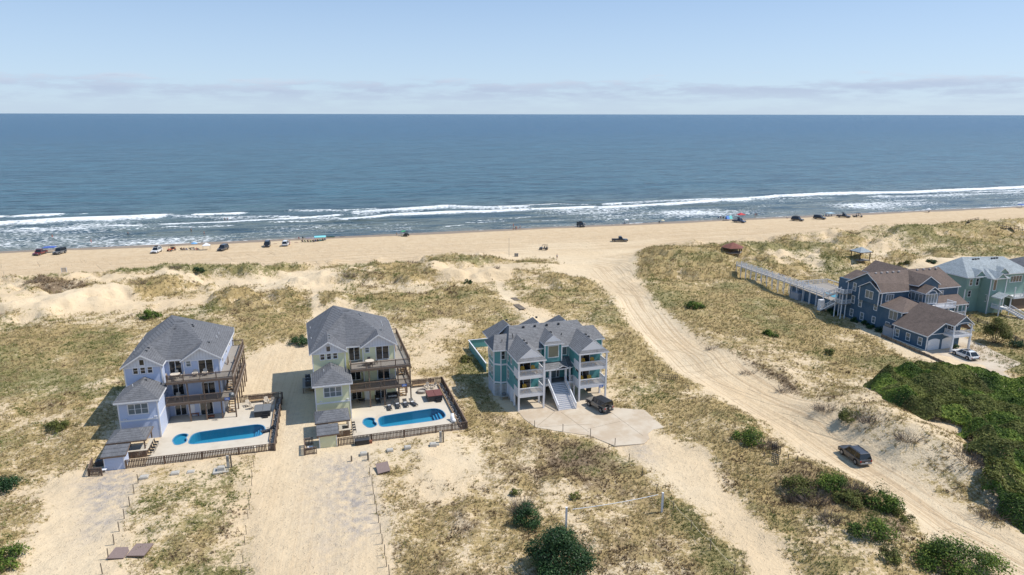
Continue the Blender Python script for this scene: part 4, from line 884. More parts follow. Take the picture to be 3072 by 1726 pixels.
def lounger(name, label, group):
    t_ = thing(name, label, 'sun lounger', group=group)
    f = MB(); f.box(-.33, .33, -1.0, .35, .26, .32); f.build('frame', M_BLACK, t_, bevel=.02)
    MB().ext([(-.33, .35, .27), (-.33, .35, .33), (-.33, .98, .78), (-.33, 1.0, .72)], (.66, 0, 0)).build('backrest', M_BLACK, t_)
    for x in (-.29, .29):
        for y in (-.9, .3): MB().box(x-.03, x+.03, y-.03, y+.03, 0, .26).build('leg', M_BLACK, t_)
    for s in (-1, 1): MB().box(s*.37-.03, s*.37+.03, -.05, .4, .46, .49).build('armrest', M_BLACK, t_)
    for i in range(4): MB().box(-.30, .30, -.96+i*.32, -.72+i*.32, .321, .335).build('slat', M_DGREY, t_)
    return t_
def dining(label, fr, x, y, z, r=.62, nch=4, m=None, square=False):
    m = m or M_NEWWHITE
    t_ = at(fr, 'table', label, 'table', x, y, z); MB().cyl((0, 0, .70), (0, 0, .74), r, r, 24).build('tabletop', m, t_); MB().cyl((0, 0, 0), (0, 0, .70), .06, .05).build('pedestal', M_DGREY, t_); MB().cyl((0, 0, 0), (0, 0, .04), .3, .26, 16).build('base', M_DGREY, t_)
def pchair(label, fr, x, y, z, rz, m=None, group=None):
    m = m or M_DGREY; t_ = at(fr, 'patio_chair', label, 'chair', x, y, z, rz, group)
    MB().box(-.23, .23, -.23, .23, .42, .46).build('seat', m, t_); MB().ext([(-.23, .2, .46), (.23, .2, .46), (.23, .27, .92), (-.23, .27, .92)], (0, .03, 0)).build('backrest', m, t_)
    for a in (-.2, .2):
        for b in (-.2, .2): MB().box(a-.02, a+.02, b-.02, b+.02, 0, .42).build('leg', m, t_)
M_NEWWHITE = mat('pale_resin_top', (0.60, 0.52, 0.42), 0.6, .05, 4)

# ---------------------------------------------------------------- the two matching houses with pools
def pool_house(O, A, wallm, yd, who, nbr, oy, ox, cover, first):
    H = thing('beach_house', who+' three storey house with grey roof and timber decks, '+nbr, 'house', (O[0], O[1], Z0), math.radians(A))
    MB().prism([(-5.05, 5.2), (-.15, 5.2), (-.15, 7.2), (2.65, 7.2), (2.65, 6.4), (7.65, 6.4), (7.65, 21.4), (-5.05, 21.4)], -.3, 9.12).build('wall', wallm, H)
    MB().prism([(-5.0, 0), (0, 0), (0, 5.19), (-5.0, 5.19)], -.3, 5.95).build('wing_wall', wallm, H)
    # gable fronts, white boards
    MB().ext([(-5.02, 5.17, 9.0), (-.18, 5.17, 9.0), (-.18, 5.17, 9.2), (-2.6, 5.17, 10.72), (-5.02, 5.17, 9.2)], (0, .15, 0)).build('gable_wall', M_BATTEN, H)
    MB().ext([(2.68, 6.36, 9.0), (7.62, 6.36, 9.0), (7.62, 6.36, 9.25), (5.15, 6.36, 10.85), (2.68, 6.36, 9.25)], (0, .15, 0)).build('gable_wall', M_BATTEN, H)
    tr = MB()
    for x, y, z0, z1 in ((-5.0, 0, 0, 5.9), (0, 0, 0, 5.9), (-5.05, 5.2, 6.0, 9.1), (-.15, 5.2, 6, 9.1), (2.65, 6.4, 0, 9.1), (7.65, 6.4, 0, 9.1), (7.65, 21.4, 0, 9.1), (-5.05, 21.4, 0, 9.1)):
        MB().box(x-.08, x+.08, y-.03, y+.13, z0, z1).build('corner_board', M_WHITE, H); 
    MB().box(-4.91, -.09, -.028, .01, 2.88, 3.12).build('band_board', M_WHITE, H); MB().box(.0, .028, .14, 5.18, 2.88, 3.12).build('band_board', M_WHITE, H)
    MB().box(-4.95, -.25, 5.13, 5.165, 8.92, 9.06).build('band_board', M_WHITE, H); MB().box(2.75, 7.55, 6.33, 6.355, 8.92, 9.06).build('band_board', M_WHITE, H)
    gl = M_GLASSC
    window(H, (-3.75, -.01, 3.95), 0, 2.5, 1.45, 3, 2, gl)
    for x in (-3.88, -2.9, -1.95): window(H, (x, 5.19, 8.05), 0, .6, .98, 1, 2)
    window(H, (-2.93, 5.165, 9.32), 0, .6, .82, 1, 1)
    window(H, (.55, 7.19, 6.78), 0, 1.6, 2.15, 2, 1, slide=True, name='sliding_door'); window(H, (3.05, 6.39, 8.12), 0, .58, .95, 1, 2, gl)
    window(H, (4.75, 6.39, 6.78), 0, 1.95, 2.2, 2, 1, slide=True, name='sliding_door')
    window(H, (.62, 7.19, 3.42), 0, 1.5, 1.75, 2, 1, slide=True, name='sliding_door'); window(H, (4.85, 6.39, 3.42), 0, 1.8, 1.85, 2, 1, slide=True, name='sliding_door')
    window(H, (.62, 7.19, .10), 0, 1.5, 1.95, 2, 1, slide=True, name='sliding_door'); window(H, (4.3, 6.39, .10), 0, 1.75, 1.95, 2, 1, slide=True, name='sliding_door')
    MB().box(2.8, 3.5, 6.36, 6.39, .05, 1.95).build('door', wallm if 0 else M_WHITE, H)
    for y in (9, 13, 17):
        for z in (4.2, 7.4): window(H, (7.66, y, z), PI/2, .8, 1.2, 1, 2); window(H, (-5.06, y+.8, z), -PI/2, .8, 1.2, 1, 2)
    V = [(-5.5, 4.85, 9.2), (-2.62, 4.85, 11.0), (.2, 4.85, 9.2), (-2.62, 10.3, 10.9), (.2, 7.0, 9.2), (.5, 14.7, 12.6), (2.1, 15.0, 12.6), (-1.0, 19.4, 12.75), (-5.7, 21.9, 9.2), (8.05, 21.7, 9.2),
         (8.1, 5.95, 9.2), (5.15, 5.95, 11.1), (2.3, 5.95, 9.2), (5.15, 9.0, 11.05), (2.3, 6.9, 9.2), (8.35, 19.2, 9.2), (2.5, 22.0, 9.25)]
    rf = roof(H, V, [(8, 0, 1, 3, 5, 7), (1, 2, 4, 3), (3, 4, 14, 13, 6, 5), (12, 11, 13, 14), (11, 10, 15, 9, 6, 13), (7, 5, 6), (7, 6, 9, 16), (8, 7, 16)], M_SH_GREY, .16, M_WHITE)
    wf = roof(H, [(-5.42, -.42, 5.98), (.42, -.42, 5.98), (.42, 5.15, 5.98), (-5.42, 5.15, 5.98), (-2.5, 2.5, 7.55), (-2.5, 5.15, 7.55)], [(0, 1, 4), (1, 2, 5, 4), (3, 0, 4, 5)], M_SH_GREY, .16, M_WHITE, 'wing_roof')
    vb = MB().box(-.17, .17, -.12, .12, -.15, .12).mesh('roof_vent', M_DGREY if first else M_GREYM); pp = MB().cyl((0, 0, -.3), (0, 0, .32), .055, .055, 8).mesh('vent_pipe', M_WHITE)
    for x, y, z in ((-.27, 18.2, 12.4), (-.29, 17.0, 12.45), (-.25, 15.9, 12.4), (.55, 13.5, 12.0), (1.26, 13.5, 12.0), (2.0, 13.5, 12.0), (2.9, 14.6, 12.2), (3.1, 14.0, 12.1), (-2.35, 8.6, 10.8), (-2.35, 7.2, 10.8), (5.9, 9.7, 10.6)): put('roof_vent', vb, rf, (x, y, z))
    for x, y, z in ((-5.1, 17.2, 9.55), (-5.05, 11.4, 9.5), (4.7, 9.9, 10.4), (6.6, 15.1, 10.2), (6.55, 13.2, 10.2)): put('vent_pipe', pp, rf, (x, y, z))
    put('roof_vent', vb, wf, (-2.1, 4.1, 7.35)); put('vent_pipe', pp, wf, (-3.55, 2.8, 7.05))
    # decks
    for z in (3.05, 6.38):
        x0 = .12 if z < 5 else .45
        MB().prism([(x0, yd), (9.7, yd), (9.7, 19.4), (7.68, 19.4), (7.68, 6.35), (2.6, 6.35), (2.6, 7.15), (x0, 7.15)], z+.10, z+.24).build('deck_floor', M_DECKL, H)
        e = MB(); e.box(x0-.04, 9.74, yd-.05, yd-.01, z-.14, z+.235); e.box(9.71, 9.75, yd, 19.4, z-.14, z+.235)
        for k in range(12): e.box(x0+.1+k*.8, x0+.15+k*.8, yd+.02, 6.3, z-.12, z+.09)
        e.build('joists', M_DECK, H)
        railing(H, (x0+.1, yd+.06), (9.62, yd+.06), z+.24, posts=4, step=.155); railing(H, (9.62, yd+.12), (9.62, 19.3), z+.24, posts=7, step=.19); railing(H, (7.9, 19.3), (9.56, 19.3), z+.24, posts=1, step=.19)
        if yd > .3 and z > 5: railing(H, (.55, yd+.12), (.55, 5.1), z+.24, posts=1, step=.17)
    pm = MB().box(-.09, .09, -.09, .09, -.2, 6.35).mesh('deck_post', M_DECK)
    for x in (3.2, 5.45, 7.65, 9.6): put('deck_post', pm, H, (x, yd+.16, 0))
    for y in (7.4, 9.8, 12.2, 14.6, 17, 19.2): put('deck_post', pm, H, (9.55, y, 0))
    stairs(H, (8.75, 6.1), (0, 1), .95, 0, 3.3, 3.6, M_NEWWOOD, 12, M_DECK); stairs(H, (8.75, 7.2), (0, 1), .95, 3.3, 6.6, 3.7, M_NEWWOOD, 12, M_DECK)
    railing(H, (9.25, 6.1), (9.25, 9.7), (0, 3.3), step=.2, posts=2); railing(H, (8.25, 7.2), (8.25, 10.9), (3.3, 6.6), step=.2, posts=2); railing(H, (9.25, 7.2), (9.25, 10.9), (3.3, 6.6), step=.2, posts=2)
    for x in (-4.4, -.5):
        lf = MB(); lf.cyl((x, -.02, 3.35), (x, -.16, 3.3), .06, .09, 8); lf.cyl((x+.22, -.02, 3.35), (x+.26, -.16, 3.3), .06, .09, 8); lf.box(x-.05, x+.27, -.03, .0, 3.33, 3.4); lf.build('floodlight', M_WHITE, H)
    sg = MB().box(8.2, 8.95, yd-.09, yd-.055, 3.02, 3.42).build('name_board', M_SIGN, H)
    ln = MB()
    for k, (a, b) in enumerate(((.06, .66), (.1, .6), (.16, .5))): ln.box(8.2+a, 8.2+b, yd-.096, yd-.092, 3.10+k*.10, 3.14+k*.10)
    ln.build('board_lettering', M_WHITE, sg)
    # pool terrace
    P2 = [(x+ox, y+oy) for x, y in POOL]; K2 = [(x+ox, y+oy) for x, y in KID]
    slab('pool_deck', PATIO, [smooth_poly(P2, 1), smooth_poly(K2)], -.25, .07, M_CONC, H, None, None, 'structure')
    st = [(12.35+.38*i+ox, 12.73+.38*i+ox, -3.9+oy+.25*(i > 1), -.45+oy-.2*(i > 1), -1.2, -.95+.27*i) for i in range(3)]
    pool('swimming_pool', 'long blue swimming pool beside the '+who+' house', 'pool', P2, H, .07, 1.35, st)
    pool('wading_pool', 'small kidney shaped wading pool beside the '+who+' house', 'pool', K2, H, .07, .32)
    # fence round the terrace
    Fn = thing('picket_fence', 'brown picket fence round the pool terrace of the '+who+' house', 'fence', H.location, H.rotation_euler.z)
    boards(Fn, (-2.45, -8.68), (15.98, -8.68), 1.2, .20, .135, 0, seed=1+first, side=-1)
    boards(Fn, (15.98, -8.6), (15.98, 9.75), 1.2, .20, .17, 0, seed=3+first, side=-1); boards(Fn, (15.9, 9.8), (9.8, 9.8), 1.2, .2, .12, 0, seed=5+first)
    B_ = at(H, 'bench', 'long slatted timber bench against the back fence of the '+who+' terrace', 'bench', 12.7, 9.55)
    for i in range(5): MB().box(-1.9, 1.9, -.02, .02, .50+i*.13, .60+i*.13).build('slat', M_FENCE, B_, (0, .03*i, 0))
    MB().box(-1.9, 1.9, -.5, -.05, .42, .47).build('seat', M_NEWWOOD, B_)
    for x in (-1.8, 0, 1.8): MB().box(x-.05, x+.05, -.42, -.3, .07, .42).build('leg', M_FENCE, B_)
    # planting bed with stones along the right fence
    bd = thing('raised_bed', 'timber edged bed of stones along the right fence of the '+who+' terrace', 'bed', H.location, H.rotation_euler.z)
    MB().box(15.02, 15.1, -5.6, 9.3, .07, .42).build('edging', M_NEWWOOD, bd); MB().box(15.1, 15.85, -8.4, 9.4, .07, .30).build('soil', mat('dark_soil', (.16, .12, .09), .95, .3, 4), bd)
    rr = random.Random(first+9); sm = []
    for v in range(4):
        b = MB(); pts = [(math.cos(a_)*rr.uniform(.13, .2), math.sin(a_)*rr.uniform(.1, .17)) for a_ in [k*PI/4 for k in range(8)]]; b.prism(pts, 0, .14); sm.append(b.mesh('stone', M_STONE))
    for k in range(84): put('stone', sm[k % 4], bd, (rr.uniform(15.25, 15.75), -8.2+k*.208, .29+rr.uniform(-.03, .03)), rr.uniform(0, 6))
    # hot tub
    T_ = at(H, 'hot_tub', 'square hot tub with %s cover on the %s terrace' % (cover, who), 'hot tub', 13.4, 3.75+oy*.9, .07)
    MB().box(-1.15, 1.15, -1.25, 1.25, 0, .88).build('cabinet', M_DGREY, T_, bevel=.04)
    for s in (-1, 1): MB().box(s*.61-.6, s*.61+.6, -1.3, 1.3, .89, 1.02).build('cover', M_TUBRED if cover == 'brown' else M_TUBGREY, T_, bevel=.04)
    for k in range(11): MB().box(-1.05+k*.2, -.92+k*.2, -1.275, -1.255, .06, .84).build('panel', M_BLACK, T_)
    sp = at(H, 'tub_steps', 'black two step stool against the hot tub on the %s terrace' % who, 'steps', 13.85, 2.2+oy*.9, .07); MB().box(-.4, .4, -.3, .25, 0, .22).build('step', M_BLACK, sp, bevel=.03); MB().box(-.4, .4, 0, .25, .22, .45).build('step', M_BLACK, sp, bevel=.03)
    # roofed bar
    cb = at(H, 'bar_shelter', 'open timber bar shelter with grey hip roof in front of the '+who+' house', 'shelter', -2.9, -3.2)
    roof(cb, [(-2.45, -2.55, 2.5), (2.4, -2.5, 2.5), (2.4, 1.75, 2.5), (-2.45, 1.7, 2.5), (-1.0, -.4, 3.35), (1.1, -.4, 3.35)], [(0, 1, 5, 4), (1, 2, 5), (2, 3, 4, 5), (3, 0, 4)], M_SH_GREY, .12, M_DECK)
    for x in (-2.2, 2.1):
        for y in (-2.25, 1.45): MB().box(x-.08, x+.08, y-.08, y+.08, -.1, 2.42).build('post', M_DECK, cb)
    MB().box(-.6, 2.45, -2.75, -2.35, 1.0, 1.08).build('counter', M_CONC, cb); MB().box(2.05, 2.5, -2.34, .9, 1.0, 1.08).build('counter', M_CONC, cb)
    for k in range(16): MB().box(-.6+k*.185, -.44+k*.185, -2.62, -2.58, .05, .99).build('panel_board', M_FENCE, cb)
    MB().box(2.12, 2.16, -2.3, .85, .05, .99).build('bar_front', M_FENCE, cb); MB().box(-2.2, -.6, 1.1, 1.4, 0, 1.0).build('cabinet', M_FENCE, cb); MB().box(-1.9, -1.2, .95, 1.09, .3, .95).build('grill', M_BLACK, cb)
    MB().box(-2.3, 2.1, -2.3, 1.3, .0, .05).build('floor_slab', M_CBOX, cb)
    for k in range(4): pchair('tall dark bar stool %s, %s bar' % (('nearest the front fence', 'second from the front fence', 'third from the front fence', 'nearest the wing wall')[k], who), H, .05, -5.6+k*.85, .32, PI/2, M_BLACK, None)
    # shed
    sh = at(H, 'shed', 'small '+('yellow' if first == 0 else 'pale blue')+' shed with grey roof at the fence corner of the '+who+' house', 'shed', -3.75, -7.6)
    MB().box(-1.15, 1.15, -1.05, 1.0, -.2, 2.05).build('wall', wallm, sh); MB().ext([(1.15, -1.05, 2.05), (1.15, 1.0, 2.05), (1.15, 1.0, 2.45)], (-2.3, 0, 0)).build('upper_wall', wallm, sh)
    for x in (-1.15, 1.15): MB().box(x-.06, x+.06, -1.08, -.98, -.1, 2.05).build('corner_board', M_WHITE, sh)
    roof(sh, [(-1.45, -1.3, 2.07), (1.5, -1.3, 2.07), (1.5, 1.2, 2.55), (-1.45, 1.2, 2.55)], [(0, 1, 2, 3)], M_SH_GREY, .10, M_DECK)
    MB().box(.1, .9, -1.07, -1.055, 0, 1.85).build('door', wallm, sh)
    # deck tables and chairs
    dining('pale round table on the top deck of the '+who+' house', H, 3.5 if first == 0 else 1.5, yd+1.5, 6.63, .7)
    tx0 = 3.5 if first == 0 else 1.5
    for k, (dx, dy, rz, w_) in enumerate(((-.95, -.1, PI/2, 'left of'), (.95, .1, -PI/2, 'right of'), (0, .95, 0, 'behind'), (.1, -.9, PI, 'in front of'))):
        pchair('patio chair %s the %s top deck table' % (w_, who.split()[-1]), H, tx0+dx, yd+1.5+dy, 6.63, rz, M_NEWWHITE if first else M_DGREY)
    return H
H1 = pool_house(H1O, H1A, M_BLUE, 4.2, 'periwinkle blue', 'leftmost of the row', .85, .25, 'grey', 1)
H2 = pool_house(H2O, H2A, M_YEL, 3.1, 'pale yellow', 'second from the left', 0, 0, 'brown', 0)
# things on the terraces
ad = adirondack('adirondack_chair', 'pale Adirondack chair beside the round table on the periwinkle top deck', M_NEWWHITE)
ad.location = (*local(H1, 4.2, 5.9), Z0+6.62); ad.rotation_euler.z = H1.rotation_euler.z
copy_tree(ad, None, (*local(H1, 5.6, 5.9), Z0+6.62), H1.rotation_euler.z+.1, 'pale Adirondack chair under the sliding door of the periwinkle top deck')
for k, (hh, x, y, z, rz, lab) in enumerate(((H1, 1.5, 5.6, 3.29, 0, 'pale Adirondack chair on the periwinkle middle deck'), (H2, 7.0, 5.5, 3.29, 0, 'pale Adirondack chair on the yellow middle deck'), (H2, 13.0, 8.2, .07, -.5, 'pale Adirondack chair behind the fire pit, left one'), (H2, 14.1, 8.0, .07, -1.2, 'pale Adirondack chair behind the brown hot tub cover, right one'),
        (H1, 10.9, 8.0, .07, .4, 'pale Adirondack chair between stairs and hot tub, periwinkle terrace'), (H1, 11.7, 6.9, .07, 2.0, 'pale Adirondack chair turned to the periwinkle fire table'), (H1, 13.6, 8.6, .07, .2, 'pale Adirondack chair before the periwinkle terrace bench'), (H1, 14.4, 8.1, .07, -.6, 'pale Adirondack chair at the right end of the periwinkle bench'))):
    copy_tree(ad, None, (*local(hh, x, y), Z0+z), hh.rotation_euler.z+rz, lab)
fp = at(H2, 'fire_pit', 'round stone fire pit on the yellow house terrace', 'fire pit', 11.95, 6.8, .07)
bm_ = MB().box(-.17, .17, -.1, .1, 0, .13).mesh('block', M_STONE)
for r_ in range(3):
    for k in range(14): a = 2*PI*(k+.5*(r_ % 2))/14; put('block', bm_, fp, (math.cos(a)*.72, math.sin(a)*.72, r_*.135), a+PI/2)
MB().cyl((0, 0, .05), (0, 0, .18), .6, .6, 16).build('ash', M_CBOX, fp)
ft = at(H1, 'fire_table', 'low pale square table among the chairs on the periwinkle terrace', 'table', 12.6, 7.7, .07); MB().box(-.5, .5, -.35, .35, .35, .42).build('tabletop', M_NEWWHITE, ft); MB().box(-.35, .35, -.25, .25, 0, .35).build('base', M_CBOX, ft)
l0 = lounger('sun_lounger', 'black sun lounger with white towel, leftmost of the four by the pool', 'black sun loungers by the pool')
locs = [(5.95, 1.9, 0, ''), (7.3, 2.2, 0, 'black sun lounger with white towel, second of the four by the pool'), (8.55, 2.3, .05, 'black sun lounger with white towel, third of the four by the pool'), (9.8, 2.3, .35, 'black sun lounger with white towel, turned outward at the right end of the four'), (4.5, 5.0, .05, 'black sun lounger in the shade under the yellow middle deck')]
for k, (x, y, rz, lab) in enumerate(locs):
    L_ = l0 if k == 0 else copy_tree(l0, None, None, None, lab)
    L_.location = (*local(H2, x, y), Z0+.07); L_.rotation_euler.z = H2.rotation_euler.z+rz
    tw = at(H2, 'rolled_towel', 'white towel on the %s lounger' % ('leftmost poolside', 'second poolside', 'third poolside', 'outward turned poolside', 'shaded')[k], 'towel', x, y, .40, rz); MB().box(-.25, .25, .28, .50, -.01, .12).build('cloth', M_PAPERW, tw, bevel=.03)
lb = copy_tree(l0, None, (*local(H1, 14.6, -2.2), Z0+.07), H1.rotation_euler.z-1.2, 'black sun lounger folded up at the pool end of the periwinkle terrace')
wc_ = at(H2, 'covered_float', 'white covered pool float leaning at the front right corner of the yellow terrace', 'cover', 14.5, -5.4, .07)
MB().cyl((0, 0, 0), (.1, .6, .95), .42, .22, 12).build('cloth', M_PAPERW, wc_, smooth=True, bevel=0); MB().cyl((.1, -.5, 0), (.1, -.2, .4), .4, .3, 12).build('fold', M_PAPERW, wc_, smooth=True)
so = at(H2, 'sofa', 'black framed outdoor sofa with white cushions on the yellow patio', 'sofa', 6.95, 5.9, .07)
MB().box(-.8, .8, -.3, .35, .2, .3).build('seat', M_BLACK, so); MB().box(-.8, .8, .3, .38, .3, .85).build('backrest', M_BLACK, so)
for x in (-.5, 0, .5): MB().box(x-.23, x+.23, -.25, .25, .3, .42).build('cushion', M_PAPERW, so, bevel=.04)
for s in (-1, 1): MB().box(s*.82-.04, s*.82+.04, -.3, .38, 0, .6).build('armrest', M_BLACK, so)
bt = at(H2, 'patio_table', 'small black table beside the ground floor door of the yellow house', 'table', 2.0, 5.6, .07); MB().box(-.5, .5, -.35, .35, .38, .45).build('tabletop', M_BLACK, bt)
for a in (-.42, .42):
    for b in (-.28, .28): MB().box(a-.03, a+.03, b-.03, b+.03, 0, .38).build('leg', M_BLACK, bt)
M_RUST = mat('red_brown_stained_timber', (.23, .085, .045), .8, .15, 5)
bb = at(H1, 'patio_bench', 'red brown timber bench on the periwinkle patio', 'bench', 3.4, 6.3, .07); MB().box(-.6, .6, -.25, .25, .38, .45).build('seat', M_RUST, bb); MB().box(-.6, .6, .24, .3, .45, .95).build('backrest', M_RUST, bb)
for s in (-.5, .5): MB().box(s-.05, s+.05, -.22, .25, 0, .38).build('leg', M_RUST, bb)
bb2 = at(H1, 'patio_table', 'red brown low table right of the bench on the periwinkle patio', 'table', 5.9, 4.9, .07); MB().box(-.5, .5, -.3, .3, .32, .40).build('tabletop', M_RUST, bb2)
for s in (-.4, .4): MB().box(s-.04, s+.04, -.25, .25, 0, .32).build('leg', M_RUST, bb2)
# satellite dish on the periwinkle corner post
sd = at(H1, 'satellite_dish', 'grey satellite dish on the corner post of the periwinkle deck', 'dish', 9.3, 3.95, 3.9)
b = MB(); R_ = 10
b.cyl((0, -.35, .1), (0, -.22, .05), .42, .12, 16); b.build('reflector', M_GREYM, sd, smooth=True); MB().beam((0, -.25, 0), (0, .1, -.3), .05, .05).build('arm', M_GREYM, sd)
# machines and small enclosures beside the houses
def ac_unit(label, fr, x, y, z=0.0):
    a = at(fr, 'air_conditioner', label, 'air conditioner', x, y, z, 0, 'outdoor air conditioning units'); MB().box(-.42, .42, -.42, .42, 0, .85).build('cabinet', M_DGREY, a, bevel=.03)
    MB().cyl((0, 0, .85), (0, 0, .875), .34, .34, 18).build('fan_grille', M_BLACK, a); MB().cyl((0, 0, .876), (0, 0, .9), .12, .12, 12).build('fan_hub', M_GREYM, a)
ac_unit('dark air conditioner in the slatted enclosure left of the periwinkle shed', H1, -6.0, -6.9)
for k, lab in enumerate(('nearest', 'middle', 'farthest')):
    ac_unit('dark air conditioner on the platform left of the yellow house, %s of three' % lab, H2, -6.1, 12.9+k*1.4, 1.0)
pf = at(H2, 'equipment_platform', 'raised timber platform with three air conditioners left of the yellow house', 'platform', -6.1, 14.3); MB().box(-.9, .9, -2.3, 2.3, .9, 1.0).build('platform_floor', M_DECKL, pf)
for x in (-.8, .8):
    for y in (-2.1, 2.1): MB().box(x-.07, x+.07, y-.07, y+.07, -.2, .9).build('post', M_DECK, pf)
e1 = thing('slatted_enclosure', 'slatted timber enclosure at the left corner of the periwinkle shed', 'fence', H1.location, H1.rotation_euler.z); boards(e1, (-6.5, -9.6), (-4.9, -9.9), 1.1, .17, .12, 0, side=-1); boards(e1, (-6.5, -9.6), (-6.9, -6.6), 1.1, .3, .12, 0)
e2 = thing('slatted_enclosure', 'slatted timber enclosure left of the yellow shed', 'fence', H2.location, H2.rotation_euler.z); boards(e2, (-6.9, -10.2), (-5.4, -10.2), 1.1, .17, .12, 0, side=-1); boards(e2, (-6.9, -10.2), (-6.9, -7.2), 1.1, .2, .12, 0); boards(e2, (-6.9, -7.2), (-5.8, -7.2), 1.1, .2, .12, 0)
for fr_, x, y, lab in ((H1, -5.0, -8.9, 'white plastic side table by the periwinkle enclosure'), (H2, -6.2, -8.6, 'white plastic crate inside the yellow enclosure')):
    q = at(fr_, 'plastic_table', lab, 'table', x, y); MB().box(-.35, .35, -.3, .3, .40, .45).build('tabletop', M_WHITE, q)
    for a in (-.3, .3):
        for c in (-.25, .25): MB().box(a-.03, a+.03, c-.03, c+.03, 0, .40).build('leg', M_WHITE, q)
# ---------------------------------------------------------------- teal house on piles
H3 = thing('beach_house', 'teal and white beach house on piles with wide front stairs, third from the left', 'house', (H3O[0], H3O[1], Z0), math.radians(H3A))
W_ = MB
W_().prism([(0, 2.4), (4.1, 2.4), (4.1, 5.4), (10.4, 5.4), (10.4, 3.1), (15.0, 3.1), (15, 7.0), (17, 7.0), (17, 11), (15, 11), (15, 13.6), (0, 13.6)], 2.6, 8.25).build('wall', M_TEAL, H3)
W_().prism([(-.02, 6.3), (-1.05, 6.3), (-2.05, 7.0), (-2.05, 10.0), (-1.2, 10.9), (-.02, 10.9)], 2.2, 8.25).build('bay_wall', M_TEAL, H3)
for x0, x1, y0, y1 in ((3.0, 4.1, 5.4, 13), (10.4, 11.4, 6, 13), (.3, 14.7, 13.0, 13.3)): W_().box(x0, x1, y0, y1, -.2, 2.58).build('ground_wall', M_WHITE, H3)
W_().box(-.04, .0, 2.4, 6.3, .3, 2.45).build('skirt_panel', M_WHITE, H3)
# lattice below the side bay
lt = W_(); 
for (ax, ay), (bx, by) in (((-.04, 6.28), (-1.05, 6.28)), ((-1.05, 6.28), (-2.05, 7.0)), ((-2.05, 7.0), (-2.05, 10))):
    L = math.hypot(bx-ax, by-ay); n = max(3, int(L/.22))
    for i in range(n+1): lt.beam((ax+(bx-ax)*i/n, ay+(by-ay)*i/n, 0), (ax+(bx-ax)*i/n, ay+(by-ay)*i/n, 2.1), .05, .05)
    for k in range(9): lt.beam((ax, ay, .1+k*.24), (bx, by, .1+k*.24), .04, .04)
lt.build('lattice', M_WHITE, H3)
for x, y in ((-1.05, 6.3), (-2.05, 7.0), (-2.05, 10.0), (0, 6.3), (4.1, 5.4), (10.4, 5.4), (0, 13.6), (17, 7.0)): W_().box(x-.09, x+.09, y-.09, y+.07, 0, 8.2).build('corner_board', M_WHITE, H3)
for a in (((-.03, 2.4), (-.03, 6.3)), ((-.03, 6.26), (-1.05, 6.26)), ((-1.05, 6.26), (-2.08, 6.98)), ((-2.08, 7), (-2.08, 10)), ((4.13, 2.4), (4.13, 5.4)), ((10.37, 3.1), (10.37, 5.4))):
    for z in (2.45, 5.55): W_().beam((*a[0], z), (*a[1], z), .05, .26).build('band_board', M_WHITE, H3)
def bay(x0, x1, y0, yw, tag_, two):
    for x in (x0, x1): W_().box(x-.13, x+.13, y0-.13, y0+.13, -.1, 8.15).build('porch_post', M_WHITE, H3)
    for x in (x0, x1): W_().box(x-.13, x+.13, yw-.26, yw-.01, -.1, 2.6).build('pile', M_WHITE, H3)
    for z in (2.62, 5.62):
        W_().box(x0, x1, y0+.02, yw-.01, z-.02, z+.1).build('balcony_floor', M_DECKL, H3)
        for a in ((x0-.1, x1+.1, y0-.06, y0-.01), (x0-.06, x0-.01, y0, yw), (x1+.01, x1+.06, y0, yw)): W_().box(a[0], a[1], a[2], a[3], z-.42, z+.12).build('rim_board', M_WHITE, H3)
        railing(H3, (x0+.1, y0+.02), (x1-.1, y0+.02), z+.12, .95, M_WHITE, .16, 1, .06, .1); railing(H3, (x1-.02, y0+.15), (x1-.02, yw-.1), z+.12, .95, M_WHITE, .16, 1, .06, .1)
        W_().box(x0-.05, x0+.0, y0+.15, yw-.02, z+.12, z+1.05).build('balcony_side_panel', M_WHITE, H3)
        window(H3, (x0+.35, yw-.01, z+.16), 0, 2.3, 1.95, 2, 1, slide=True, name='sliding_door')
        W_().box(x0-.04, x0+.0, y0+.45, yw-.25, z+1.15, z+2.2).build('screen_panel', M_TEAL, H3)
bay(0, 4.1, 0, 2.4, 'l', 1); bay(10.4, 15.0, .7, 3.1, 'r', 1)
for y in (4.0, 6.0): W_().box(-.12, .12, y-.12, y+.12, -.1, 2.4).build('pile', M_WHITE, H3)
for x, y in ((4.9, 5.3), (6.1, 5.2), (9.6, 5.3), (10.3, 4.4)): W_().box(x-.12, x+.12, y-.12, y+.12, -.1, 2.6).build('pile', M_WHITE, H3)
for y in (3.5, 5.2): window(H3, (-.01, y+.7, 6.45), -PI/2, .55, 1.35, 1, 2)
window(H3, (-.01, 5.9, 3.4), -PI/2, .6, 1.4, 1, 2); window(H3, (-.95, 6.29, 6.5), 0, .55, 1.3, 1, 2)
for z in (3.4, 6.5): window(H3, (-2.06, 9.6, z), -PI/2, .6, 1.35, 1, 2); window(H3, (-2.06, 8.3, z), -PI/2, .6, 1.35, 1, 2)
for a in (9.0,): window(H3, (a, 5.39, 6.55), 0, .95, 1.55, 1, 1, M_GLASSC); window(H3, (4.6, 5.39, 6.7), 0, .8, 1.3, 1, 1, M_GLASSC)
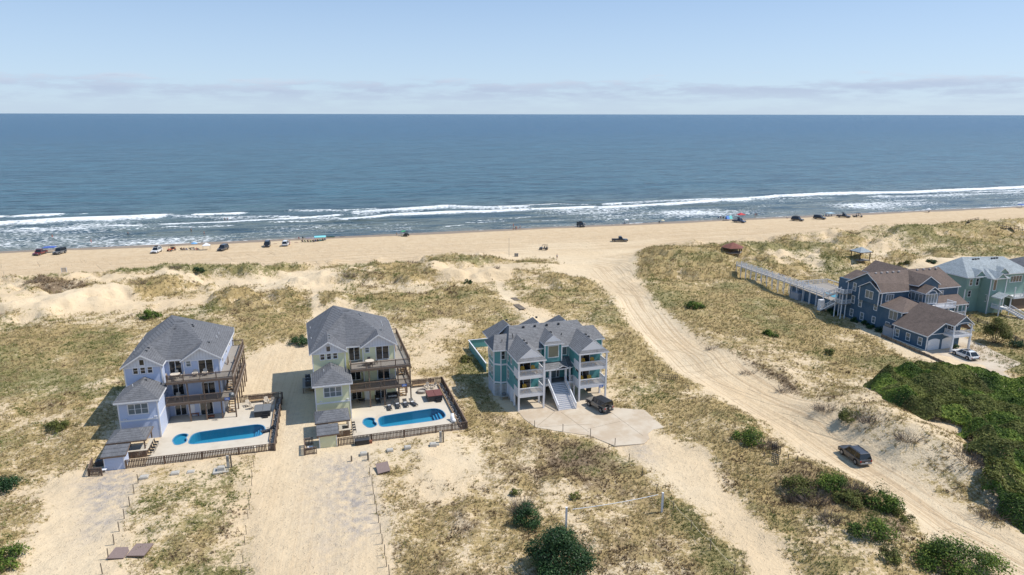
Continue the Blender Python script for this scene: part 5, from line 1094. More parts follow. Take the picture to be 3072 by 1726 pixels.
# big window dormer
W_().box(5.75, 8.65, 4.25, 5.38, 5.9, 9.15).build('dormer_wall', M_TEAL, H3)
window(H3, (6.35, 4.24, 6.75), 0, 1.7, 1.85, 1, 1, mat('mirror_blind_glass', (0.16, 0.17, 0.12), .08, .3, .5, spec=.7))
for x in (5.75, 8.65): W_().box(x-.09, x+.09, 4.2, 4.3, 5.9, 9.1).build('corner_board', M_WHITE, H3)
def gable(x0, x1, xm, yf, yb, ze, za, zt, w_=None):
    """gable with small pent roof under a white triangle"""
    V = [(x0, yf, ze), (xm, yf+.45, za), (x1, yf, ze), (xm, yb, za), (x0, yb, ze), (x1, yb, ze), (x0+.35, yf+.45, zt), (x1-.35, yf+.45, zt)]
    sl = (za-ze)/(xm-x0)
    V[6] = (x0+(zt-ze)/sl, yf+.45, zt); V[7] = (x1-(zt-ze)/sl, yf+.45, zt)
    roof(H3, V, [(0, 6, 1, 3, 4), (1, 7, 2, 5, 3), (0, 2, 7, 6)], M_SH_LT, .12, M_WHITE, 'gable_roof')
    k = .42; MB().ext([(x0+(zt-ze)/sl+.05, yf+k+.03, zt-.02), (x1-(zt-ze)/sl-.05, yf+k+.03, zt-.02), (xm, yf+k+.03, za-.04)], (0, -.03, 0)).build('gable_panel', M_WHITE, H3)
gable(-.3, 4.4, 2.05, -.25, 8.2, 8.2, 10.05, 8.62); gable(10.1, 15.3, 12.7, .45, 8.6, 8.2, 10.05, 8.62); gable(5.5, 8.9, 7.2, 3.9, 8.9, 9.1, 10.45, 9.4)
roof(H3, [(-.3, 4.9, 8.25), (15.3, 4.9, 8.25), (13.4, 9.5, 11.0), (1.3, 9.5, 11.0), (15.3, 14.1, 8.25), (-.3, 14.1, 8.25), (1.3, 14.1, 8.25), (1.3, 4.9, 8.25)], [(0, 7, 3), (7, 1, 2, 3), (1, 4, 2), (4, 6, 3, 2), (6, 5, 3), (5, 0, 3)], M_SH_LT, .14, M_WHITE)
roof(H3, [(-2.45, 6.0, 8.2), (-.3, 5.9, 8.2), (2.0, 5.9, 8.2), (2.0, 11.3, 8.2), (-2.45, 11.3, 8.2), (-1.5, 8.6, 9.95), (2.4, 8.6, 10.0)], [(0, 1, 2, 6, 5), (2, 3, 6), (3, 4, 5, 6), (4, 0, 5)], M_SH_LT, .12, M_WHITE, 'side_roof')
roof(H3, [(14.0, 6.7, 8.2), (17.4, 6.7, 8.2), (17.4, 11.4, 8.2), (14.0, 11.4, 8.2), (16.2, 9.0, 9.95), (13.6, 9.0, 10.0)], [(0, 1, 4, 5), (1, 2, 4), (2, 3, 5, 4)], M_SH_LT, .12, M_WHITE, 'side_roof')
for xm in (1.3, 6.6, 11.4): roof(H3, [(xm-2.9, 16.0, 8.3), (xm+2.9, 16.0, 8.3), (xm, 13.0, 11.05), (xm-2.9, 10.6, 8.3), (xm+2.9, 10.6, 8.3), (xm, 10.2, 11.05)], [(0, 1, 2), (0, 2, 5, 3), (1, 4, 5, 2)], M_SH_LT, .12, M_WHITE, 'rear_roof')
W_().prism([(.2, 13.62), (14.3, 13.62), (14.3, 15.6), (.2, 15.6)], .2, 8.2).build('rear_wall', M_TEAL, H3)
vb = MB().box(-.15, .15, -.15, .15, -.12, .14).mesh('roof_vent', M_BLACK)
for x, y, z in ((3.6, 8.9, 10.75), (5.6, 8.9, 10.75), (7.7, 8.9, 10.75), (9.8, 8.9, 10.75), (2.2, 4.4, 10.0), (2.2, 3.0, 10.0), (12.85, 4.4, 10.0), (12.85, 3.2, 10.0), (7.35, 6, 10.4), (1.9, 13, 10.9), (7.3, 13.1, 10.9)): put('roof_vent', vb, H3, (x, y, z))
for p, q in (((1.3, 7.2, 9.3), (1.05, 6.9, 10.5)), ((-.6, 7.2, 9.2), (-.6, 7.2, 9.55)), ((9.6, 6.9, 9.3), (9.6, 6.9, 9.8))): MB().cyl(p, q, .06, .06, 8).build('vent_pipe', M_BLACK, H3)
# entry porch and stairs
W_().box(5.0, 10.3, 3.3, 5.38, 2.5, 2.62).build('porch_floor', mat('grey_porch_paint', (.16, .15, .145), .7), H3); W_().box(4.95, 10.35, 3.22, 3.29, 2.2, 2.64).build('rim_board', M_WHITE, H3)
roof(H3, [(5.3, 2.9, 5.15), (9.3, 2.9, 5.15), (9.5, 5.35, 6.25), (5.5, 5.35, 6.25)], [(0, 1, 2, 3)], M_SH_LT, .12, M_WHITE, 'porch_roof')
roof(H3, [(9.32, 3.3, 5.0), (10.38, 3.6, 5.0), (10.38, 5.35, 6.2), (9.52, 5.35, 6.2)], [(0, 1, 2, 3)], M_SH_GREY, .1, M_WHITE, 'porch_roof'); roof(H3, [(4.15, 3.4, 5.0), (5.28, 3.2, 5.0), (5.45, 5.35, 6.2), (4.15, 5.35, 6.2)], [(0, 1, 2, 3)], M_SH_LT, .1, M_WHITE, 'porch_roof')
roof(H3, [(7.3, 2.7, 5.3), (8.3, 3.9, 5.72), (9.35, 2.7, 5.3), (8.35, 2.7, 5.75)], [(0, 3, 1), (3, 2, 1)], M_SH_LT, .08, M_WHITE, 'porch_gable')
for x in (6.4, 9.1): W_().box(x-.16, x+.16, 3.3, 3.62, 2.6, 5.1).build('porch_column', M_WHITE, H3)
for x in (5.5, 9.8): W_().box(x-.1, x+.1, 3.3, 3.5, 0, 5.1).build('porch_column', M_WHITE, H3)
window(H3, (7.3, 5.385, 2.65), 0, .85, 2.0, 1, 1, M_GLASSC, name='front_door'); window(H3, (8.35, 5.385, 2.75), 0, .3, 1.8, 1, 1)
railing(H3, (9.9, 3.4), (10.4, 3.4), 2.62, .95, M_WHITE, .15, 1); railing(H3, (4.2, 3.4), (6.2, 3.4), 2.62, .95, M_WHITE, .15, 1)
M_TREAD = mat('grey_white_stair_paint', (.42, .415, .43), .7, .1, 4)
stairs(H3, (7.45, -1.75), (0, 1), 2.75, .0, 2.6, 5.05, M_TREAD, 15, M_WHITE)
for i in range(15): W_().box(6.1, 8.8, -1.75+i*.3367, -1.73+i*.3367, i*.1733, i*.1733+.12).build('riser', M_WHITE, H3)
for x in (5.98, 8.92): railing(H3, (x, -1.8), (x, 3.25), (.05, 2.62), .95, M_WHITE, .16, 2, .045, .1)
rc = W_(); rc.box(14.45, 14.95, -.0, .6, 0, 0.01)
sg = W_().box(13.9, 14.55, .60, .63, 2.0, 2.45).build('name_board', M_SIGN, H3); ln = W_(); [ln.box(13.97, 14.47-.06*k, .59, .596, 2.08+k*.11, 2.13+k*.11) for k in range(3)]; ln.build('board_lettering', M_WHITE, sg)
for (x, y, z, rz, lab) in ((.95, .85, 5.75, 0, 'yellow Adirondack chair on the upper left balcony of the teal house, left one'), (2.7, .8, 5.75, .1, 'yellow Adirondack chair on the upper left balcony of the teal house, right one'), (1.3, .8, 2.75, 0, 'single yellow Adirondack chair on the lower left balcony of the teal house'),
        (11.4, 1.5, 5.75, 0, 'yellow Adirondack chair on the upper right balcony of the teal house, left one'), (13.0, 1.5, 5.75, 0, 'yellow Adirondack chair on the upper right balcony of the teal house, right one'), (11.2, 1.45, 2.75, 0, 'yellow Adirondack chair on the lower right balcony of the teal house, left one'), (12.6, 1.5, 2.75, 0, 'yellow Adirondack chair on the lower right balcony of the teal house, right one')):
    if 'YC' not in globals(): YC = adirondack('adirondack_chair', lab, M_YCHAIR, group='yellow Adirondack chairs on the balconies'); q = YC
    else: q = copy_tree(YC, None, None, None, lab)
    q.location = (*local(H3, x, y), Z0+z); q.rotation_euler.z = H3.rotation_euler.z+rz; q.scale = (1.15,)*3
slab('driveway', SLAB3, [], -.25, .06, M_SLAB, H3, None, None, 'structure')
jt = MB()
for a, b in (((1.0, -5.9), (5.3, -1.9)), ((6.2, -2.3), (7.6, -9.9)), ((7.6, -9.0), (13.5, -8.0)), ((13.4, -3.2), (14.6, -13.3)), ((.9, -6.2), (9.2, -7.6))): jt.beam((*a, .062), (*b, .062), .05, .004)
o = jt.build('driveway_joints', mat('dark_joint', (.20, .155, .11), .95), None, H3.location, H3.rotation_euler.z); tag(o, kind='structure')
pf3 = thing('privacy_fence', 'teal board privacy fence of the pool yard behind the teal house', 'fence', H3.location, H3.rotation_euler.z)
bdm = MB().box(-.19, .19, -.015, .015, 0, 1.7).mesh('board', M_TEAL)
for i in range(34): put('board', bdm, pf3, (-.6, 17.6+i*.39, 0), PI/2)
for i in range(16): put('board', bdm, pf3, (-.35+i*.39, 30.95, 0), 0)
MB().box(-.7, -.5, 17.4, 31, 1.7, 1.76).build('cap_rail', M_WHITE, pf3); MB().box(-.49, 5.8, 30.85, 31.05, 1.7, 1.76).build('cap_rail', M_WHITE, pf3)
vp = at(H3, 'net_post', 'white net post in the fenced yard behind the teal house', 'post', 2.0, 25.5); MB().cyl((0, 0, 0), (0, 0, 2.4), .09, .09, 8).build('pole', M_WHITE, vp)
ot = at(H3, 'plank_stand', 'low timber stand with a grey tub against the lattice of the teal house', 'stand', -.75, 5.3); MB().box(-.7, .7, -.5, .5, .55, .62).build('tabletop', M_CBOX, ot); MB().cyl((-.1, 0, .62), (-.1, 0, .95), .35, .4, 14).build('tub', M_GREYM, ot)
for a in (-.6, .6):
    for b in (-.4, .4): MB().box(a-.05, a+.05, b-.05, b+.05, -.1, .55).build('leg', M_CBOX, ot)
bn_ = at(H3, 'wheelie_bin', 'black wheeled bin under the right balcony of the teal house', 'bin', 13.6, 4.2); MB().ext([(-.3, -.3, 0), (.3, -.3, 0), (.36, -.36, 1.05), (-.36, -.36, 1.05)], (0, .65, 0)).build('body', M_BLACK, bn_); MB().box(-.38, .38, -.4, .35, 1.05, 1.12).build('lid', M_BLACK, bn_)

# ---------------------------------------------------------------- navy house
H4 = thing('beach_house', 'navy blue beach house with brown shingle roofs and a double garage', 'house', (H4O[0], H4O[1], Z0), math.radians(H4A))
W_().prism([(1.9, 14.2), (22.5, 14.2), (22.5, 24.0), (1.9, 24.0)], -.3, 8.15).build('wall', M_NAVY, H4)
W_().prism([(1.9, 8.5), (9.3, 8.5), (9.3, 14.18), (1.9, 14.18)], -.3, 5.35).build('lower_wall', M_NAVY, H4)
W_().prism([(0, 0), (8.0, 0), (8.0, 8.05), (0, 8.05)], -.3, 3.15).build('garage_wall', M_NAVY, H4)
MB().ext([(.1, .0, 3.14), (7.95, .0, 3.14), (7.95, 0, 5.6), (6.05, 0, 7.1), (3.5, 0, 5.4)], (0, .12, 0)).build('garage_gable_wall', M_NAVY, H4)
MB().ext([(1.88, 14.3, 8.14), (1.88, 23.9, 8.14), (1.88, 18.7, 11.35)], (.12, 0, 0)).build('gable_wall', M_NAVY, H4)
W_().prism([(1.4, 14.5), (1.88, 14.5), (1.88, 20.0), (1.4, 20.0)], 5.2, 8.1).build('bay_wall', M_NAVY, H4)
MB().ext([(1.4, 14.5, 8.09), (1.4, 20.0, 8.09), (1.4, 17.2, 9.8)], (.4, 0, 0)).build('bay_gable', M_NAVY, H4)
for x, y, z0, z1 in ((0, 0, 0, 3.1), (0, 8.05, 0, 3.1), (1.9, 24.0, 0, 8.1), (1.9, 14.2, 5.4, 8.1), (1.9, 8.5, 3.2, 5.3), (9.3, 8.5, 3.2, 5.3), (1.4, 14.5, 5.2, 8.05), (1.4, 20.0, 5.2, 8.05), (22.5, 14.2, 0, 8.1)): W_().box(x-.09, x+.05, y-.09, y+.09, z0, z1).build('corner_board', M_WHITE, H4)
W_().box(-.03, -.0, .1, 7.95, -.05, .12).build('base_board', M_WHITE, H4)
roof(H4, [(-.35, -.35, 3.1), (-.35, 8.4, 3.1), (3.55, -.35, 5.55), (6.1, -2.35, 7.35), (6.1, 8.4, 7.35), (3.55, -2.35, 5.55), (8.5, -2.35, 5.5), (11.2, -.3, 3.4), (11.2, 8.4, 3.4), (8.5, -.3, 5.5)], [(0, 2, 5, 3, 4, 1), (3, 6, 9, 7, 8, 4)], M_SH_BR, .14, M_WHITE, 'garage_roof')
MB().ext([(3.75, -2.2, 5.62), (8.35, -2.2, 5.62), (6.1, -2.2, 7.15)], (0, .08, 0)).build('porch_gable', M_NAVY, H4)
arc = MB()
for i in range(10):
    a0, a1 = PI*i/10, PI*(i+1)/10; arc.ext([(6.1-math.cos(a0)*1.95, -2.24, 5.35+math.sin(a0)*.65), (6.1-math.cos(a1)*1.95, -2.24, 5.35+math.sin(a1)*.65), (6.1-math.cos(a1)*1.75, -2.24, 5.3+math.sin(a1)*.55), (6.1-math.cos(a0)*1.75, -2.24, 5.3+math.sin(a0)*.55)], (0, .1, 0))
arc.build('porch_arch', M_WHITE, H4)
for x in (3.9, 8.2): W_().box(x-.13, x+.13, -2.2, -1.95, 3.4, 5.5).build('porch_post', M_WHITE, H4); W_().box(x-.14, x+.14, -2.25, -1.9, -.1, 3.0).build('pile', M_WHITE, H4)
W_().box(3.7, 8.4, -2.3, -.02, 3.0, 3.45).build('balcony_floor', M_WHITE, H4)
railing(H4, (3.9, -2.15), (8.2, -2.15), 3.45, .95, M_WHITE, .17, 1); railing(H4, (3.85, -2.1), (3.85, -.15), 3.45, .95, M_WHITE, .17, 1)
window(H4, (4.6, -.01, 3.55), 0, 1.8, 1.8, 2, 1, name='sliding_door')
for x in (.25, 3.75):
    o = W_().box(x, x+2.9, -.03, -.005, 0, 2.05).build('garage_door', M_WHITE, H4); ar = MB(); ar.ext([(x+2.9*i/10, -.03, 2.05+.32*math.sin(PI*i/10)) for i in range(11)], (0, .025, 0)); ar.build('arched_head', M_WHITE, o)
    pn = MB().box(0, .64, -.012, 0, 0, .42).mesh('panel', M_WHITE)
    for r_ in range(4):
        for c_ in range(4): put('panel', pn, o, (x+.09+c_*.70, -.031, .07+r_*.49))
W_().box(.1, 3.9, -.035, -.0, 3.2, 3.35).build('band_board', M_WHITE, H4)
for y in (7.6, 4.9, 2.0): window(H4, (-.01, y, .75), -PI/2, .85, 1.45, 1, 2, M_GLASSC)
for y, z, h, w_, c_ in ((22.5, 6.6, 1.7, .8, 1), (22.5, 3.75, 1.6, .8, 1), (22.5, .75, 1.5, .85, 1), (19.4, .75, 1.5, .85, 1), (15.9, 3.9, 1.3, .8, 1), (16.0, 1.0, 1.3, .8, 1), (12.2, .8, 1.4, .9, 1), (20.3, 3.5, 1.7, .8, 1)): window(H4, (1.89, y, z), -PI/2, w_, h, c_, 2, M_GLASSC)
window(H4, (1.39, 18.2, 6.2), -PI/2, 2.0, 1.55, 2, 1, M_GLASSC); window(H4, (1.89, 11.6, 3.2), -PI/2, 2.0, 1.7, 2, 1, M_GLASSC)
window(H4, (3.0, 14.19, 6.2), 0, 1.9, 1.3, 3, 1, M_GLASSC)
ov = MB(); n = 18; ov.ext([(9.2+.30*math.cos(2*PI*i/n), 14.16, 7.1+.62*math.sin(2*PI*i/n)) for i in range(n)], (0, .05, 0)); o = ov.build('oval_window', M_WHITE, H4); ov = MB(); ov.ext([(9.2+.2*math.cos(2*PI*i/n), 14.14, 7.1+.5*math.sin(2*PI*i/n)) for i in range(n)], (0, .04, 0)); ov.build('pane', M_GLASS, o)
# upper roofs
roof(H4, [(1.5, 24.5, 8.2), (1.5, 18.6, 11.55), (1.5, 15.8, 9.95), (1.1, 20.2, 8.2), (1.1, 17.1, 9.95), (1.1, 14.0, 8.15), (10.2, 14.0, 8.15), (13.2, 14.0, 8.15), (23.0, 14.0, 8.2), (21.6, 19.2, 11.55), (23.0, 24.5, 8.2), (4.0, 17.1, 9.95), (1.5, 14.0, 8.15)], [(0, 1, 9, 10), (1, 2, 12, 6, 7, 8, 9), (8, 10, 9)], M_SH_BR, .14, M_WHITE)
roof(H4, [(1.1, 20.3, 8.15), (1.1, 17.1, 9.97), (1.1, 13.95, 8.12), (3.6, 17.1, 9.97), (1.9, 13.95, 8.12), (1.9, 20.3, 8.15)], [(0, 1, 3, 5), (1, 2, 4, 3)], M_SH_BR, .1, M_WHITE, 'bay_roof')
roof(H4, [(9.5, 19.2, 9.7), (9.5, 28.6, 9.4), (13.0, 28.6, 11.65), (13.0, 19.2, 11.65), (17.0, 28.6, 9.4), (17.0, 19.2, 9.6)], [(0, 1, 2, 3), (3, 2, 4, 5)], M_SH_BR, .14, M_WHITE, 'rear_roof')
roof(H4, [(3.0, 22.0, 8.9), (3.0, 27.6, 8.3), (6.5, 27.2, 10.1), (6.5, 20.5, 10.1), (9.6, 27.6, 8.6), (9.6, 22, 9.0)], [(0, 1, 2, 3), (3, 2, 4, 5)], M_SH_BR, .14, M_WHITE, 'rear_roof')
W_().box(2.6, 17.5, 24.02, 27.8, -.2, 8.4).build('rear_wall', M_NAVY, H4)
roof(H4, [(1.55, 8.1, 5.4), (9.7, 8.1, 5.4), (9.7, 14.15, 5.4), (6.6, 14.15, 7.0), (6.6, 12.2, 7.0), (1.55, 14.15, 5.4)], [(0, 1, 4), (1, 2, 3, 4), (0, 4, 3, 5)], M_SH_BR, .12, M_WHITE, 'lower_roof')
# entry bay
W_().prism([(9.5, 10.6), (13.2, 10.6), (13.2, 14.18), (9.5, 14.18)], -.2, 8.35).build('entry_wall', M_NAVY, H4)
roof(H4, [(9.2, 10.2, 8.35), (11.4, 10.2, 9.75), (13.6, 10.2, 8.35), (11.4, 16.6, 9.75), (9.2, 14.0, 8.35), (13.6, 14.0, 8.35)], [(0, 1, 3, 4), (1, 2, 5, 3)], M_SH_BR, .12, M_WHITE, 'entry_roof')
roof(H4, [(9.6, 12.6, 9.5), (12.6, 12.6, 11.4), (15.6, 12.6, 9.5), (12.6, 18.9, 11.4), (9.6, 15.8, 9.2), (15.6, 15.8, 9.2)], [(0, 1, 3, 4), (1, 2, 5, 3)], M_SH_BR, .12, M_WHITE, 'entry_roof')
MB().ext([(9.9, 12.75, 9.4), (15.3, 12.75, 9.4), (12.6, 12.75, 11.2)], (0, .1, 0)).build('gable_wall', M_NAVY, H4); W_().box(13.25, 15.2, 12.8, 14.17, 2.5, 9.5).build('entry_wall', M_NAVY, H4); MB().ext([(9.5, 10.55, 8.3), (13.3, 10.55, 8.3), (11.4, 10.55, 9.6)], (0, .1, 0)).build('gable_wall', M_NAVY, H4)
window(H4, (9.8, 10.59, 6.0), 0, 3.0, 2.0, 4, 1, M_GLASSC); window(H4, (9.49, 13.9, 6.2), -PI/2, 2.8, 1.6, 3, 1, M_GLASSC)
arc = MB()
for i in range(10):
    a0, a1 = PI*i/10, PI*(i+1)/10; arc.ext([(11.4-math.cos(a0)*1.2, 10.5, 8.05+math.sin(a0)*.85), (11.4-math.cos(a1)*1.2, 10.5, 8.05+math.sin(a1)*.85), (11.4-math.cos(a1)*1.0, 10.5, 8.05+math.sin(a1)*.68), (11.4-math.cos(a0)*1.0, 10.5, 8.05+math.sin(a0)*.68)], (0, .08, 0))
arc.build('arch_trim', M_WHITE, H4)
W_().box(10.0, 15.8, 8.3, 10.57, 5.3, 5.6).build('balcony_floor', M_WHITE, H4); railing(H4, (10.1, 8.4), (15.7, 8.4), 5.6, .95, M_WHITE, .17, 2); railing(H4, (15.7, 8.5), (15.7, 10.5), 5.6, .95, M_WHITE, .17, 1)
window(H4, (17.5, 14.19, 6.2), 0, .9, 1.2, 1, 2, M_GLASSC)
roof(H4, [(13.6, 10.2, 5.3), (21.4, 10.2, 5.3), (22.6, 14.15, 6.4), (13.6, 14.15, 6.4)], [(0, 1, 2, 3)], M_SH_BR, .12, M_WHITE, 'porch_roof')
for x in (13.8, 16.4, 18.9, 21.2): W_().box(x-.12, x+.12, 10.4, 10.64, -.1, 5.2).build('porch_post', M_WHITE, H4)
W_().box(13.6, 21.4, 10.35, 14.15, 2.4, 2.65).build('porch_floor', M_WHITE, H4); railing(H4, (13.8, 10.5), (21.2, 10.5), 2.65, .95, M_WHITE, .2, 3)
vb = MB().box(-.2, .2, -.16, .16, -.15, .14).mesh('roof_vent', mat('pale_vent', (.5, .45, .42), .6))
for i in range(5): put('roof_vent', vb, H4, (3.4+i*1.55, 18.2, 11.4))
for i in range(4): put('roof_vent', vb, H4, (15.0+i*1.75, 18.5, 11.4))
for i in range(4): W_().box(.1, .6, 9.0+i*.45, 9.38+i*.45, 2.0, 2.5).build('meter_box', M_GREYM, H4)
W_().box(.05, 1.85, 8.4, 11.0, -.1, 1.9).build('utility_enclosure', M_GREYW, H4)
# rear platform with stair tower, long ramp to the beach
pl = thing('pool_deck_platform', 'navy walled pool platform with white railings left of the navy house', 'platform', H4.location, H4.rotation_euler.z)
W_().prism([(1.9, 28.4), (1.9, 43.4), (13, 43.4), (13, 28.4)], -.2, 2.5).build('wall', M_NAVY, pl); W_().prism([(1.9, 28.4), (1.9, 43.4), (13, 43.4), (13, 28.4)], 2.502, 2.6).build('platform_floor', M_DECKL, pl)
for i in range(7): W_().box(1.80, 1.88, 28.8+i*2.3, 28.95+i*2.3, -.1, 2.6).build('wall_batten', M_WHITE, pl)
W_().box(.6, 1.78, 38.5, 41.5, -.2, 1.7).build('lean_to', M_GREYW, pl)
for a, b in (((4.2, 43.2), (12.9, 43.2)), ((12.9, 43.2), (12.9, 29))): railing(pl, a, b, 2.6, 1.1, M_WHITE, 0, 6); 
for zz in (.35, .55, .75): MB().beam((4.2, 43.2, 2.6+zz), (12.9, 43.2, 2.6+zz), .03, .1).build('rail', M_WHITE, pl)
W_().box(4.2, 6.6, 30.5, 35, 2.62, 2.66).build('pool_water', mat('aqua_pool_water', (.05, .26, .33), .1), pl)
wk = thing('ramp_walkway', 'long white railed ramp running from the navy house toward the beach', 'walkway', H4.location, H4.rotation_euler.z)
PA, PB = Vector((.9, 30.2, 3.6)), Vector((2.2, 67.5, 3.3)); wz = gh(*local(H4, 2.2, 67.5))-Z0; PB.z = max(wz+1.9, 2.6)
dx = (PB-PA).normalized(); sd_ = Vector((dx.y, -dx.x, 0)).normalized()
MB().beam(PA+sd_*.7, PB+sd_*.7, 1.5, .1).build('walk_floor', M_DECKL, wk)
for k in (0, 1):
    for zz in (.35, .7, 1.05): MB().beam(PA+sd_*(1.45*k)+Vector((0, 0, zz)), PB+sd_*(1.45*k)+Vector((0, 0, zz)), .05, .12 if zz < 1 else .07).build('rail', M_WHITE, wk)
    MB().beam(PA+sd_*(1.45*k)+Vector((0, 0, -.08)), PB+sd_*(1.45*k)+Vector((0, 0, -.08)), .06, .26).build('stringer', M_WHITE, wk)
    for i in range(16):
        c = PA.lerp(PB, i/15)+sd_*(1.45*k-.02); g = gh(*local(H4, c.x, c.y))-Z0; MB().box(c.x-.07, c.x+.07, c.y-.07, c.y+.07, g-.3, c.z+1.1).build('post', M_WHITE, wk)
tw = thing('stair_tower', 'white two flight stair tower between ramp and navy house', 'stairs', H4.location, H4.rotation_euler.z)
for x in (-.6, .5):
    for y in (22.6, 24.6): W_().box(x-.09, x+.09, y-.09, y+.09, -.3, 6.9).build('post', M_WHITE, tw)
for z in (3.4, 5.8): W_().box(-.7, 1.8, 22.5, 24.7, z-.1, z+.05).build('landing', M_DECKL, tw); railing(tw, (-.6, 22.6), (1.7, 22.6), z+.05, .95, M_WHITE, .2, 1); railing(tw, (-.6, 22.7), (-.6, 24.6), z+.05, .95, M_WHITE, .2, 1)
stairs(tw, (.2, 29.0), (0, -1), 1.1, 3.5, 5.8, 4.3, M_TREAD, 12, M_WHITE); stairs(tw, (.2, 29.6), (0, -1), 1.1, 0, 3.4, 4.9, M_TREAD, 16, M_WHITE)
for x in (-.36, .76): railing(tw, (x, 29.0), (x, 24.7), (3.5, 5.8), .95, M_WHITE, 0, 2); railing(tw, (x, 29.6), (x, 24.7), (0, 3.4), .95, M_WHITE, 0, 2)
W_().box(-.5, .6, 29.3, 30.3, 0, 2.6).build('door_cabin', M_WHITE, tw)
# retaining wall and drive
rw = thing('retaining_wall', 'weathered timber retaining wall beside the navy house driveway', 'wall'); RW = [(2645, 1012), (2701, 1036), (2772, 1068), (2860, 1108), (2944, 1146), (3000, 1168), (3110, 1212)]
pts = [G(*p) for p in RW]; k = 0
for (ax, ay), (bx, by) in zip(pts[:-1], pts[1:]):
    L = math.hypot(bx-ax, by-ay); n = max(1, round(L/1.2)); ang = math.atan2(by-ay, bx-ax); me = MB().box(0, L/n-.03, -.05, .05, -.4, .75).mesh('panel', M_POST)
    for i in range(n): put('panel', me, rw, (ax+(bx-ax)*i/n, ay+(by-ay)*i/n, Z0-.1), ang); put('post', MB().box(-.07, .07, -.14, .0, -.4, .85).mesh('post', M_POST), rw, (ax+(bx-ax)*i/n, ay+(by-ay)*i/n, Z0-.1), ang)
Q4 = frame(H4O, H4A)
dv = [G(*p) for p in [(2774, 1060), (2813, 1074), (2868, 1105), (2928, 1140), (2954, 1152), (3044, 1150), (3014, 1114), (3066, 1092), (2981, 1054), (2950, 1035), (2902, 1017), (2885, 1010), (2860, 1000), (2780, 1045)]]
E_ = thing('x', None, None); bpy.data.objects.remove(E_)
class _F: location = Vector((0, 0, Z0)); rotation_euler = (0, 0, 0)
slab('driveway', dv, [], -.3, .06, M_SLAB, _F, None, None, 'structure')

# ---------------------------------------------------------------- sage green house
H5 = thing('beach_house', 'sage green beach house with pale grey hip roof behind the navy house', 'house', (H5O[0], H5O[1], Z0), math.radians(H5A))
W_().prism([(0, 0), (3.9, -.2), (4.2, -2.6), (8.6, -2.8), (8.8, .5), (19.5, .6), (19.5, 9.5), (0, 9.5)], -.3, 8.45).build('wall', M_SAGE, H5)
for x, y in ((0, 0), (4.2, -2.6), (8.6, -2.8), (19.5, .6)): W_().box(x-.1, x+.1, y-.1, y+.06, 0, 8.4).build('corner_board', M_WHITE, H5)
W_().prism([(-.25, .05), (-.25, -.35), (3.6, -.5), (3.9, -.25), (3.9, .05)], 5.6, 8.42).build('bay_wall', M_SAGE, H5)
for x in (.5, 2.3): window(H5, (x, -.46 if x > 1 else -.40, 6.5), 0, .75, 1.5, 1, 2)
for z in (1.0, 3.7): window(H5, (.9, -.08, z), 0, .8, 1.35, 1, 2)
window(H5, (-.01, 7.2, 6.4), -PI/2, .9, 1.5, 1, 2); window(H5, (4.15, -.9, 2.9), -PI/2, 1.3, 1.5, 1, 2)
window(H5, (5.0, -2.66, 5.6), 0, .85, 2.4, 1, 1); window(H5, (9.6, .53, 6.2), 0, 2.4, 1.5, 4, 1); window(H5, (14, .57, 6.2), 0, 3.6, 1.4, 4, 1); window(H5, (9.6, .53, 3.4), 0, 1.9, 1.5, 2, 1)
rf5 = roof(H5, [(-.45, -.5, 8.5), (4.1, -.8, 8.5), (4.1, -3.1, 8.5), (9.0, -3.2, 8.5), (9.2, .1, 8.5), (20, .1, 8.5), (20, 10, 8.5), (-.45, 10, 8.5), (4.0, 5.6, 11.9), (15.2, 4.2, 11.7), (6.4, 2.0, 10.5)], [(7, 0, 1, 10, 8), (1, 2, 3, 10), (3, 4, 10), (10, 4, 5, 9, 8), (5, 6, 9), (6, 7, 8, 9)], M_SH_PALE, .14, M_WHITE)
for xm, yf, w_, za in ((3.2, -.7, 1.5, 10.0), (6.6, -3.2, 1.6, 9.7), (11, .0, 1.7, 10.0)):
    roof(H5, [(xm-w_, yf, za-1.25), (xm, yf, za), (xm+w_, yf, za-1.25), (xm, yf+3.6, za+.2), (xm-w_, yf+2.6, za-1.1), (xm+w_, yf+2.6, za-1.1)], [(0, 1, 3, 4), (1, 2, 5, 3)], M_SH_PALE, .1, M_WHITE, 'dormer_roof'); MB().ext([(xm-w_+.2, yf+.1, za-1.3), (xm+w_-.2, yf+.1, za-1.3), (xm, yf+.1, za-.1)], (0, .1, 0)).build('gable_wall', M_SAGE, H5)
vb = MB().box(-.18, .18, -.16, .16, -.1, .16).mesh('roof_vent', M_BLACK)
for i in range(3): put('roof_vent', vb, rf5, (6.2+i*.8, 4.4, 11.45)); put('roof_vent', vb, rf5, (11.4+i*.8, 3.9, 11.5))
W_().prism([(5.0, -2.85), (8.4, -2.95), (8.4, -5.0), (5.0, -5.0)], 1.5, 1.7).build('porch_floor', M_WHITE, H5)
for x, y in ((5.1, -4.9), (8.2, -4.9)): W_().box(x-.1, x+.1, y-.1, y+.1, 0, 4.4).build('porch_post', M_WHITE, H5)
roof(H5, [(4.6, -5.3, 4.3), (6.7, -5.3, 5.2), (8.8, -5.3, 4.3), (6.7, -2.9, 5.2), (4.6, -2.9, 4.3), (8.8, -2.9, 4.3)], [(0, 1, 3, 4), (1, 2, 5, 3)], M_SH_PALE, .1, M_WHITE, 'porch_roof')
railing(H5, (5.1, -4.9), (5.1, -3), 1.7, .9, M_WHITE, .18, 1); stairs(H5, (8.6, -8.6), (-.35, .94), 1.6, 0, 1.7, 3.8, M_TREAD, 9, M_WHITE)
for a, b in (((7.8, -8.7), (6.4, -5.0)), ((9.5, -8.4), (8.1, -4.9))): railing(H5, a, b, (.05, 1.7), .9, M_WHITE, .2, 1)
